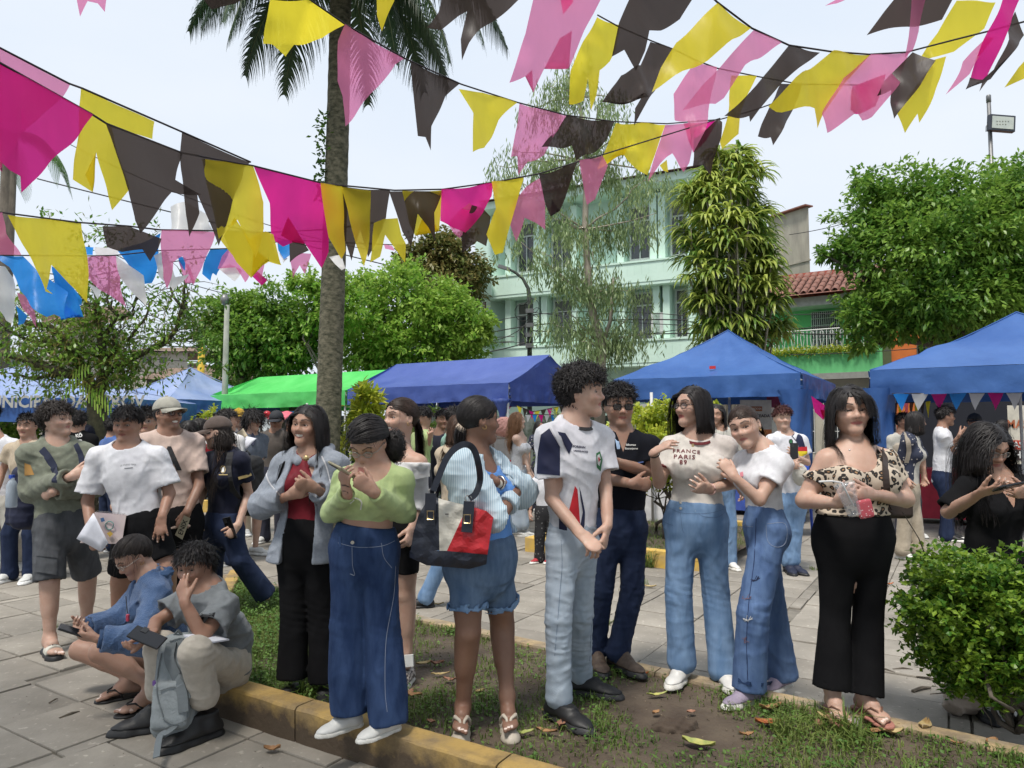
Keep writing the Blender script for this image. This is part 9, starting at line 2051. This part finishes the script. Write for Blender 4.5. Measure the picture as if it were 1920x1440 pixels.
# --- leaning girl
p=TP('ponytailed girl in a plain white T-shirt leaning on her friend\'s shoulder, wide jeans','leaning',D=3.58,sex='f',H=1.48,tone='light',hh=.208,head=(1396,800),hyaw=-36,hpitch=8,hroll=14,yaw=-68,hipyaw=-88,gz=SOILZ,sh=(1428,862),hip=(1434,982),build=.92,hipk=.9,bust=.9,knR=(1445,1140,.14),knL=(1412,1150,-.10),anR=(1466,1264,.14),anL=(1405,1280,-.06),elL=(1424,938,-.16),wrL=(1376,893,-.16),elR=(1395,920,.10),wrR=(1380,900,.05),toeL=-62,toeR=-50,handL=dict(dir=(1362,875,-.14),pn=(-.3,1,.2),curl=.35),handR=dict(dir=(1370,880,.05),pn=(-.3,1,0),curl=.5),shoes=('sneaker',k_lilac,k_white),earring=.005,look=(.3,0),hair=dict(style='pony',col='dbrown',tie=(.05,-.46,.05),tv=(.0,-.9,.1),len=1.95,tw=.04,vol=.02,seed=20,tailn=1.2,loose=.5,hairline=.26),wear=[dict(kind='bottom',name='jeans',mat=w_jblue,leg=2.07,r=(.100,.090,.092),ease=.010,amp=.007,freq=(30,30,18),wide=1,top=.105),dict(kind='top',name='shirt',mat=w_tee,sleeve=.52,ease=.018,sleeve_r=.014,hem=-.095,hemr=-.01,amp=.007,neck=('crew',.008,.006))])
seam(p,'jeans',[(1418,972),(1414,1050),(1404,1130),(1400,1200),(1402,1275)],mat('stitch_navy',(.02,.04,.12),.8),r=.0022);seam(p,'jeans',[(1436,984),(1440,1015),(1458,1026),(1474,1015),(1472,982),(1438,982)],MATS['stitch_pale']);seam(p,'jeans',[(1388,975),(1392,985),(1412,988)],MATS['stitch_pale'])
strap('hem',oncl(p,p.garments['jeans'],[(1384,1275),(1405,1282),(1430,1284),(1448,1280)],.003),.018,w_jdark,p.root,.003)
rr_=random.Random(5)
for x,y,m in((1416,1085,ink_n),(1402,1160,ink_w),(1400,1120,mat('dye_rust',(.20,.12,.14),.9)),(1398,1200,MATS['dye_rust'])):
 for k in range(4):a=rr_.uniform(0,3.1);MB().tube([tuple(v) for v in oncl(p,p.garments['jeans'],[(x-9*math.cos(a),y-6*math.sin(a)),(x+3*math.sin(a*3),y+3),(x+9*math.cos(a),y+6*math.sin(a))],.002)],.0012,4).build('embroidery',m,p.root)
patch(p,'shirt',[(1387,886),(1393,884),(1394,893),(1388,894)],mat('print_pink',(.7,.25,.3)),'print')
# --- leopard woman
p=TP('woman in a leopard-print top and flared black trousers holding a plastic cup','leopard',D=3.36,sex='f',H=1.58,tone='light',hh=.228,head=(1593,770),hyaw=-6,hpitch=0,hroll=3,yaw=4,gz=.105,sh=(1604,856),hip=(1600,1002),build=1.26,bust=1.22,waistw=1.04,knR=(1566,1150),knL=(1628,1152),anR=(1560,1288,-.04),anL=(1620,1298,-.05),elR=(1508,938,.0),wrR=(1570,944,-.22),elL=(1698,936,.0),wrL=(1636,928,-.24),toeR=-8,toeL=10,smile=.7,face=1.10,redlip=.35,armw=1.06,shw=1.02,look=(.1,.1),handR=dict(dir=(1598,930,-.29),pn=(.3,.9,.3),curl=.5,spread=.14),handL=dict(dir=(1598,926,-.31),pn=(-.1,1,.1),curl=.32,spread=.22),shoes=('flipflop',mat('strap_tan',(.16,.08,.05),.6),mat('sole_pink',(.42,.18,.14),.7)),earring=.006,hair=dict(style='long',col='black',len=1.35,curl=.22,part=-.06,vol=.05,front=.1,N=1500,seed=22,widen=1.0,bangs=[(-.20,-.07,.42,-.55,.35,120),(.0,.16,.62,.75,.4,110),(-.05,.03,.35,.5,.5,30)]),wear=[dict(kind='bottom',name='trousers',mat=w_black,leg=2.02,r=(.108,.074,.090),ease=.006,amp=.002,freq=(30,30,12),fly=0,top=.125,wide=1,knee=0),dict(kind='top',name='top',mat=w_leo,sleeve=.56,ease=.010,sleeve_r=.008,hem=-.115,amp=.006,freq=(40,40,26),neck=('off',-.046,1,-.27,-.05,(.10,-.035,-.035,.085,.10,.075)))])
MB().tube([p.neckb+p.L*(.062*math.cos(a)-.0)+p.f*(.075*math.sin(a)+.008)-UP*(.105*max(0,math.sin(a))**1.2-.01) for a in np.linspace(0,math.pi,16)],.0011,4).build('necklace',m_steel,p.root);MB().lathe([(.002,-.004),(.006,0),(.002,.004)],P(1593,844,3.215),8).build('pendant',m_steel,p.root)
strap('bag_strap',oncl(p,p.garments['top'],spl2([(1652,822),(1658,850),(1661,890),(1664,930),(1668,960)]),.006),.028,mat('strap_brown',(.035,.02,.015),.6),p.root)
sb=SDF();sb.box(P(1676,950,3.55),(.075,.05,.055),rnd=.02);V,F=sb.mesh(.008);o=meshn('shoulder_bag',V,F,MATS['strap_brown']);o['label']='dark brown shoulder bag behind the arm of the leopard-print woman';o['category']='bag'
cc=A3(P(1592,934,3.04));M_=Matrix.Rotation(R(-18),3,'Y');mcup=mat('cup_clear',(.70,.72,.74),.06,alpha=.22,spec=.8);o=MB().lathe([(.026,-.075),(.028,-.07),(.040,.055),(.044,.060),(.044,.066)],cc,18,M_).build('plastic_cup',mcup,None,smooth=True);o['label']='clear plastic cup with a bent white straw held by the leopard-print woman';o['category']='cup'
MB().tube([P(1600,948,3.04),P(1578,905,3.03),P(1560,902,3.02),P(1536,903,3.0)],.0042,6).build('straw',mat('straw_white',(.78,.78,.78),.4),o,smooth=True)
ps=SDF();ps.box(P(1622,954,3.06),(.032,.012,.04),rotm((0,1,0),.2),rnd=.01);V,F=ps.mesh(.005);o=meshn('coin_purse',V,F,floral('purse_floral',(.45,.08,.10),(.65,.5,.5),90));o['label']='small red and pink patterned purse under the plastic cup';o['category']='purse'
# --- woman in black, right edge
p=TP('long-haired woman in a black V-neck dress and thin glasses looking at her phone','blackdress',D=3.60,sex='f',H=1.58,tone='mid',hh=.228,head=(1852,838),hyaw=10,hpitch=26,yaw=2,sh=(1868,908),hip=(1860,1065),build=1.05,knR=(1835,1200),knL=(1885,1200),anR=(1835,1320),anL=(1885,1320),elR=(1778,960,.0),wrR=(1838,925,-.22),elL=(1950,962,.0),wrL=(1925,925,-.22),look=(0,-.8),handR=dict(dir=(1880,915,-.30),pn=(-.1,.9,.5),curl=.3),handL=dict(dir=(1888,918,-.30),pn=(0,1,.2),curl=.45),shoes=('sneaker',k_black,k_black),glasses=dict(mat=g_wire,r=.080,rz=.055,sq=3),hair=dict(style='long',col='black',len=1.8,curl=.35,part=.06,vol=.05,front=.1,N=1700,seed=23,widen=1.5,fwd=-.6),wear=[dict(kind='bottom',name='skirt',mat=w_black,leg=1.2,r=(.11,.11,.11),ease=.02,wide=1,fly=0),dict(kind='top',name='dress',mat=w_black,sleeve=.95,ease=.020,sleeve_r=.016,hem=.10,hemr=.02,amp=.008,neck=('v',.15,.062))])
phone('dark phone held by the woman in the black dress',A3(P(1893,912,3.26)),(.97,.0,.18),(-.1,-.8,.3),sz=(.13,.068,.010))
# cloth sack and bag on the ground behind the bush
S=SDF();c=G(1835,1335,0);c0=A3(c);S.ell(c0+UP*.10,(.15,.10,.10)).cone(c0+np.array([-.10,0,.12]),c0+np.array([-.09,.02,.33]),.05,.03,k=.05).cone(c0+np.array([-.14,-.03,.05]),c0+np.array([.14,-.02,.03]),.05,.04,k=.04);S.func(folds(31,.010,(34,34,34)),'d');S.plane((0,0,.003),(0,0,-1));V,F=S.mesh(.008);o=meshn('cloth_sack',V,F,cloth('sack_beige',(.40,.33,.27)));o['label']='crumpled beige cloth sack on the plaza behind the near bush';o['category']='sack'
S=SDF();c0=A3(G(1885,1352,0));S.ell(c0+UP*.05,(.09,.05,.05));S.func(folds(33,.010,(60,60,60)),'d');S.plane((0,0,.003),(0,0,-1));V,F=S.mesh(.007);o=meshn('plastic_bag',V,F,mat('bag_white',(.6,.6,.6),.35,trans=.3));o['label']='scrunched white plastic bag at the right end of the rear kerb';o['category']='bag'
# ================================================================ people: the plaza and the stalls
GRP='people in the background of the plaza'
def M_(label,key,**s):
 s.setdefault('group',GRP);return TP(label,key,**s)
H_S=lambda**k:dict(dict(style='short',col='black',len=.30,curl=.3,flow=(.2,.4,0),vol=.07,n=1.3),**k)
H_L=lambda**k:dict(dict(style='long',col='black',len=1.7,curl=.15,part=.02,vol=.05,front=.3,N=1500),**k)
def bot(m,**k):return dict(dict(kind='bottom',name='trousers',mat=m,leg=2.06,r=(.092,.075,.070),amp=.006),**k)
def top(m,**k):return dict(dict(kind='top',name='shirt',mat=m,sleeve=.62,ease=.022,sleeve_r=.014,hem=.02,amp=.008),**k)
w_sand=cloth('shirt_sand',(.46,.38,.28));w_mintc=cloth('shirt_mint',(.33,.55,.48));w_mud=cloth('shirt_mud',(.10,.085,.075));w_slate=cloth('tee_slate',(.13,.155,.20));w_yell=cloth('shirt_paleyellow',(.52,.48,.28));w_red=cloth('top_red',(.42,.01,.02));w_bluesh=cloth('shirt_blue',(.08,.15,.38));w_offw=cloth('trouser_offwhite',(.50,.48,.43));w_dkj=cloth('jersey_dark',(.03,.032,.05));w_lace=cloth('cami_lace',(.60,.60,.62),(.45,.46,.5),.5,scale=90)
sh_w=('sneaker',k_leather,k_white);sh_k=('sneaker',k_black,k_white)
p=M_('white-T-shirted man at the left picture edge, his head outside the frame','leftedge',D=6.9,sex='m',H=1.62,tone='mid',yaw=15,head=(-22,780),sh=(-8,832),hip=(-2,945),knR=(-18,1010),knL=(28,1005),anR=(-8,1058),anL=(44,1045,.3),elL=(40,880),wrL=(36,925,-.05),elR=(-50,880),wrR=(-50,920),wear=[bot(w_offw,r=(.11,.09,.085)),top(w_tee,hem=-.03)],hair=H_S(),shoes=sh_w,shoescale=1.1,toeL=20,toeR=15)
M_('young man in a sand polo facing us between the white-T-shirted man and the hoodie man','sandpolo',D=6.6,sex='m',H=1.60,tone='mid',head=(51,799),sh=(52,840),hip=(52,950),yaw=0,hyaw=8,x=52,wear=[bot(w_navyj),top(w_sand,neck=('v',.07,.03))],hair=H_S(len=.22),browt=.02)
p=M_('man in a black T-shirt with white letters on its back, behind the hoodie man','koback',D=7.6,sex='m',H=1.60,tone='mid',x=146,head=(146,792),sh=(146,822),yaw=178,hyaw=200,wear=[bot(w_sand),top(w_black,hem=.0)],hair=H_S())
ptext(p,'shirt','KÖ',13,148,817,ink_w,rot=-8,bold=.06);ptext(p,'shirt','LIP',14,147,829,ink_w,rot=-8,bold=.06)
M_('man in a navy polo bending towards the stall, behind the lettered black T-shirt','navybend',D=8.6,sex='m',H=1.66,tone='tan',yaw=-70,hyaw=-80,hpitch=40,head=(152,793),sh=(170,806),hip=(180,895),knR=(176,950),knL=(182,950),anR=(176,1005),anL=(184,1005),elL=(182,838),wrL=(165,840,-.2),elR=(175,840,.2),wrR=(160,845,.1),wear=[bot(w_dkj),top(w_navy)],hair=H_S(),cap=dict(mat=w_black))
M_('person in a plain blue shirt half hidden left of the white-tee man','blueshirt',D=8.2,sex='m',H=1.55,tone='mid',x=212,head=(216,802),sh=(212,830),yaw=150,wear=[bot(w_navyj),top(w_bluesh)],hair=H_S())
M_('man with glasses in a pale yellow shirt between the white-tee man and the capped man','glassesbehind',D=6.3,sex='m',H=1.62,tone='mid',x=276,head=(276,790),hyaw=12,sh=(276,834),wear=[bot(w_black),top(w_yell)],hair=H_S(),glasses=dict(mat=g_wire,r=.075))
M_('dark-haired woman in a red top just right of the capped man','redtop',D=7.0,sex='f',H=1.52,tone='tan',x=357,head=(353,808),hyaw=-150,sh=(366,843),yaw=-120,wear=[bot(w_offw),top(w_red)],hair=H_L(len=1.3,curl=.4));M_('second dark-haired woman behind the woman in the red top','redtop2',D=7.6,sex='f',H=1.56,tone='mid',x=373,head=(372,803),hyaw=-40,sh=(376,836),yaw=-60,wear=[bot(w_jmid),top(w_ribw)],hair=H_L(len=1.2,curl=.4))
M_('man in a yellow cap and pale polo under the green tent','yellowcap',D=9.4,sex='m',H=1.72,tone='mid',x=450,head=(447,784),sh=(452,812),hyaw=5,yaw=20,wear=[bot(w_sand),top(cloth('polo_pale',(.52,.45,.42)),neck=('v',.07,.03))],hair=H_S(len=.15),cap=dict(mat=cloth('cap_yellow',(.62,.38,.04)),tilt=.05));M_('black-haired man seen from behind over the brown cap','behindcap',D=7.4,sex='m',H=1.62,tone='mid',x=427,head=(427,789),sh=(428,824),hyaw=120,yaw=150,wear=[bot(w_navyj),top(w_ribw)],hair=H_S(len=.25))
p=M_('wavy-haired man in a slate T-shirt holding open papers, walking by the green tent','slate',D=7.9,sex='m',H=1.66,tone='light',x=472,head=(474,789),hyaw=58,sh=(470,822),yaw=55,elR=(462,868,-.05),wrR=(440,860,-.3),elL=(486,880,.05),wrL=(482,912,-.05),handD=9,handL=dict(pn=(-.5,.8,0),curl=.3),wear=[dict(kind='bottom',name='shorts',mat=w_offw,leg=.95,r=(.10,.095,.095),fly=0),top(w_slate)],hair=H_S(len=.65,curl=.5,lift=.3,vol=.10,fade=0,flow=(.1,.3,-.4)))
o=sheet('paper',[P(437,817,7.5),P(456,803,7.55),P(465,818,7.5),P(453,832,7.5)],mat('paper_manila',(.62,.52,.36),.8),None,thick=.001,label='manila sheet held up by the man in the slate T-shirt',cat='paper');o=sheet('paper',[P(462,818,7.5),P(481,822,7.5),P(461,842,7.45),P(453,832,7.45)],m_paper,None,thick=.001,label='white sheet held beside the manila one by the man in slate',cat='paper')
backpack('dark backpack on the man in the slate T-shirt',p,A3(P(452,842,8.1)),(.26,.16,.40),MATS['pack_navy'],-p.f,[[(462,806),(470,812),(474,822),(473,835)]],'shirt',MATS['pack_navy2'])
p=M_('man in a black cap and mud-brown hooded T-shirt under the green tent','blackcap',D=8.8,sex='m',H=1.66,tone='tan',x=516,head=(518,789),hyaw=2,hpitch=14,sh=(515,818),yaw=-8,shw=1.15,wear=[bot(w_dkj),top(w_mud,ease=.03,extra=[lambda T,p:hood_down(T,p)])],hair=H_S(),cap=dict(mat=mat('cap_black',(.02,.022,.028),.8),tilt=.05))
M_('person with curly dark hair half hidden behind the off-shoulder girl\'s ponytail','behindpony',D=8.2,sex='m',H=1.64,tone='mid',x=792,head=(793,783),hyaw=-70,hpitch=25,sh=(790,818),yaw=-60,elL=(800,850),wrL=(806,822,-.2),wear=[bot(w_dkj),top(w_green)],hair=H_S(len=.35,curl=.7))
p=M_('young man in a dark jersey with white sleeve trim, arms hanging, centre-left','darkjersey',D=8.6,sex='m',H=1.64,tone='tan',x=826,head=(830,787),hyaw=22,sh=(823,822),yaw=-6,handD=9,wear=[bot(w_dkj),top(w_dkj)],hair=H_S(len=.25));strap('sleeve_trim',oncl(p,p.garments['shirt'],[(801,833),(806,836),(812,837)],.003),.014,ink_w,p.root,.004)
M_('person in a mint T-shirt behind the bag woman\'s ponytail','mintshirt',D=8.2,sex='m',H=1.60,tone='mid',x=850,head=(851,783),hyaw=150,sh=(848,824),yaw=120,wear=[bot(w_navyj),top(w_mintc)],hair=H_S(len=.3))
p=M_('brown-haired girl in jeans striding behind the woman with the handbag','strider',D=5.75,sex='f',H=1.52,tone='light',head=(860,803),hyaw=28,sh=(852,848),hip=(850,970),yaw=-40,hipyaw=-60,knR=(868,1050),knL=(824,1062,-.1),anR=(882,1110,.1),anL=(798,1120,-.1),elL=(870,910),wrL=(868,955),elR=(842,900),wrR=(835,950),toeL=-80,toeR=-60,shoes=('sneaker',k_black,k_black),wear=[bot(w_jmid,r=(.092,.072,.066)),top(w_sand,hem=-.05)],hair=H_L(col='brown',len=1.5,curl=.2))
p=M_('girl with long brown hair in a white lace camisole and pale jeans, plaza centre','cami',D=9.3,sex='f',H=1.62,tone='fair',head=(971,788),hyaw=82,hpitch=-4,yaw=68,x=974,sh=(974,820),hip=(970,893),knR=(972,935),knL=(978,938),anR=(968,984),anL=(980,982),elR=(984,855,-.05),wrR=(993,890,-.12),elL=(985,850,.1),wrL=(995,885,.1),toeL=80,toeR=75,handD=11,shoes=sh_w,wear=[bot(w_jlight,r=(.095,.072,.085)),top(w_lace,sleeve=0,ease=.012,hem=-.05,neck=('off',-.10,1,0,.12))],hair=H_L(col='light',len=1.75,curl=.35,front=.0))
for sg in(-1,1):strap('cami_strap',[p.neckb+p.L*sg*.085-p.f*.08-UP*.12,p.neckb+p.L*sg*.085+UP*.0,p.neckb+p.L*sg*.08+p.f*.085-UP*.11],.008,ink_w,p.root,.003,[-p.f,UP,p.f])
p=M_('small child in black trousers whose red and white shoe shows behind the jersey man','child',D=7.5,sex='m',H=1.05,tone='mid',hh=.18,x=1022,hair=H_S(),wear=[bot(floral('trouser_pattern',(.012,.012,.014),(.12,.12,.12),30),r=(.11,.09,.085)),top(w_tee)],shoes=('sneaker',mat('shoe_red',(.4,.02,.03),.7),k_white),toeR=-50,toeL=-40)
M_('girl\'s face showing between the FRANCE PARIS girl and the leaning girl','facebetween',D=7.2,sex='f',H=1.60,tone='mid',x=1345,head=(1342,778),hyaw=-20,hroll=-8,sh=(1352,815),smile=.8,wear=[bot(w_jmid),top(w_offw)],hair=H_L(len=1.2),shoes=sh_w)
# --- German-striped jersey
p=M_('young man in a white jersey with black, red and yellow sleeve holding a phone','german',D=7.0,sex='m',H=1.64,tone='light',head=(1467,784),hyaw=-2,hh=.222,sh=(1474,824),hip=(1484,938),yaw=6,knR=(1474,995),knL=(1490,995),anR=(1478,1050),anL=(1486,1048),elL=(1514,868),wrL=(1494,858,-.2),elR=(1446,870),wrR=(1480,872,-.25),handD=9,handL=dict(pn=(0,1,0),curl=.5,dir=(1484,845,-.22)),handR=dict(pn=(0,1,0),curl=.4),shoes=('sneaker',mat('shoe_navy',(.01,.015,.04),.7),k_black),wear=[bot(w_jmid,r=(.092,.078,.072)),top(w_jers,ease=.024)],hair=H_S(col='red',len=.26,curl=.15,flow=(.3,.4,-.1),fringe=(-.2,.22,.14,(.3,.3,-.2))))
patch(p,'shirt',[(1496,812),(1504,818),(1510,838),(1498,838),(1492,826)],ink_n,'sleeve_panel',.004);patch(p,'shirt',[(1496,838),(1513,837),(1514,846),(1496,846)],ink_r,'sleeve_band',.004);patch(p,'shirt',[(1496,846),(1514,846),(1514,856),(1496,855)],ink_y,'sleeve_band',.004);patch(p,'shirt',disc(1483,828,4,5),ink_k,'crest',.004);patch(p,'shirt',disc(1483,828,2.6,3.6),ink_gr,'crest',.006)
strap('piping',oncl(p,p.garments['shirt'],[(1496,805),(1485,818),(1494,828),(1496,840)],.004),.010,ink_n,p.root,.003);phone('phone in the hand of the young man with the striped sleeve',A3(P(1489,846,6.72)),(1,0,0),(0,0,1))
S=SDF();S.ell(P(1500,890,6.8),(.075,.05,.11));S.func(folds(6,.008,(60,60,40)),'d');V,F=S.mesh(.012);o=meshn('tote_bag',V,F,w_offw);o['label']='crumpled white cloth bag behind the leaning girl\'s back';o['category']='bag'
# --- right tent group
M_('man in dark sunglasses behind the backpacked girl, before the orange wall','shades',D=9.3,sex='m',H=1.62,tone='dark',x=1694,head=(1695,791),hyaw=20,sh=(1692,822),wear=[bot(w_dkj),top(w_offw)],hair=H_S(len=.2),glasses=dict(mat=g_black,r=.09,tint=1))
p=M_('girl in a floral overshirt, white T-shirt and beige trousers with a backpack, in profile','kimono',D=7.7,sex='f',H=1.58,tone='mid',head=(1718,790),hyaw=62,hpitch=4,yaw=48,x=1708,sh=(1708,826),hip=(1704,920),knR=(1696,975),knL=(1716,975),anR=(1692,1030),anL=(1722,1030),elR=(1690,868),wrR=(1700,898,-.12),elL=(1730,865),wrL=(1732,895,-.05),toeR=40,toeL=60,shoes=sh_w,wear=[bot(cloth('trouser_khaki',(.40,.34,.26)),r=(.095,.078,.082)),top(w_offw,hem=-.01,sleeve=.3),top(w_floral,name='overshirt',ease=.034,sleeve=.8,hem=.05,front=(.05,.09))],hair=H_L(len=1.1,curl=.1,front=0))
backpack('pale backpack with beige straps on the girl in the floral overshirt',p,A3(P(1690,862,7.95)),(.24,.14,.38),mat('pack_beige',(.35,.30,.24),.8),-p.f,[[(1698,812),(1703,830),(1704,850),(1700,868)]],'overshirt',MATS['pack_beige'])
p=M_('man in a white T-shirt and dark jeans under the right tent, hand raised','whitetent',D=9.0,sex='m',H=1.70,tone='tan',head=(1774,781),hyaw=75,yaw=62,x=1766,sh=(1768,815),hip=(1766,895),elR=(1782,845,-.1),wrR=(1800,815,-.25),elL=(1800,860,.1),wrL=(1806,838,.05),handD=10,handR=dict(dir=(1814,805,-.25),pn=(0,1,0),curl=.3),wear=[bot(w_navyj,r=(.098,.08,.075)),top(w_tee,ease=.034,hem=.05)],hair=H_S(len=.3),shoes=sh_k,toeL=70,toeR=50)
M_('man in a black cap facing us in the shade of the right tent','capshade',D=9.6,sex='m',H=1.64,tone='tan',head=(1828,792),hyaw=-20,x=1835,sh=(1836,828),wear=[bot(w_dkj),top(w_navy)],hair=H_S(len=.15),cap=dict(mat=MATS['cap_black']),elR=(1808,850),wrR=(1806,822,-.2))
# dim figures among the stalls
rs_=random.Random(8)
DIM=[(100,12.6,'f',w_dkj,'small dim figure under the lettered tent, beside the sand-polo man'),(18,12.9,'f',w_mud,'dim figure at the far left stall table'),(262,14.5,'m',w_dkj,'dim figure left of the glasses man, under the pale blue tent'),(395,13.9,'f',w_red,'small figure in red by the yellow-green bush'),(545,13.5,'m',w_navy,'small figure in navy beneath the pink parasol'),(586,13.2,'f',w_burg,'small figure in dark red near the palm trunk'),(772,13.4,'m',w_navy,'dim figure behind the ponytail, central stalls'),(936,11.6,'m',w_mud,'dark-capped person behind the camisole girl'),(1052,12.6,'m',w_dkj,'dim figure just left of the jersey man'),(1205,12.2,'f',w_ribw,'small figure in white behind the sunglasses man\'s arm'),(1240,12.6,'m',w_bluesh,'small figure in blue over the yellow-green bush'),(1876,12.4,'f',w_dkj,'dim figure behind the black-dress woman'),(1012,12.0,'f',w_floral,'figure in a floral dress at the stall left of the jersey man')]
for i,(x,D,sx,m,lb) in enumerate(DIM):M_(lb,'dim%d'%i,D=D,sex=sx,H=1.52+.12*rs_.random(),tone='tan',x=x,yaw=rs_.uniform(-80,80),res=1.2,wear=[bot(w_dkj),top(m)],hair=H_S(n=.8) if sx=='m' else H_L(n=.7),**(dict(cap=dict(mat=MATS['cap_black'])) if i==7 else{}))
# popcorn cart by the camisole girl
c=P(944,800,10.4);c.z=0;root=empty('popcorn_cart',tuple(c),'small white and red popcorn cart topped with pink floss by the camisole girl','cart');MB().box(c+Vector((0,0,.55)),(.30,.3,.62)).build('cabinet',w_tee,root,bevel=.01);MB().box(c+Vector((-.13,-.16,.62)),(.05,.012,.75)).build('stripe',ink_r,root);MB().box(c+Vector((0,0,1.06)),(.26,.26,.36)).build('glass_box',mat('cart_glass',(.55,.52,.5),.1,alpha=.6),root);MB().box(c+Vector((0,-.155,.92)),(.31,.012,.05)).build('rim',ink_r,root);S=SDF();S.ell(c+Vector((.02,0,1.42)),(.17,.14,.15));S.func(folds(3,.02,(50,50,50)),'d');V,F=S.mesh(.014);meshn('floss',V,F,mat('floss_pink',(.75,.38,.32),.9),root)
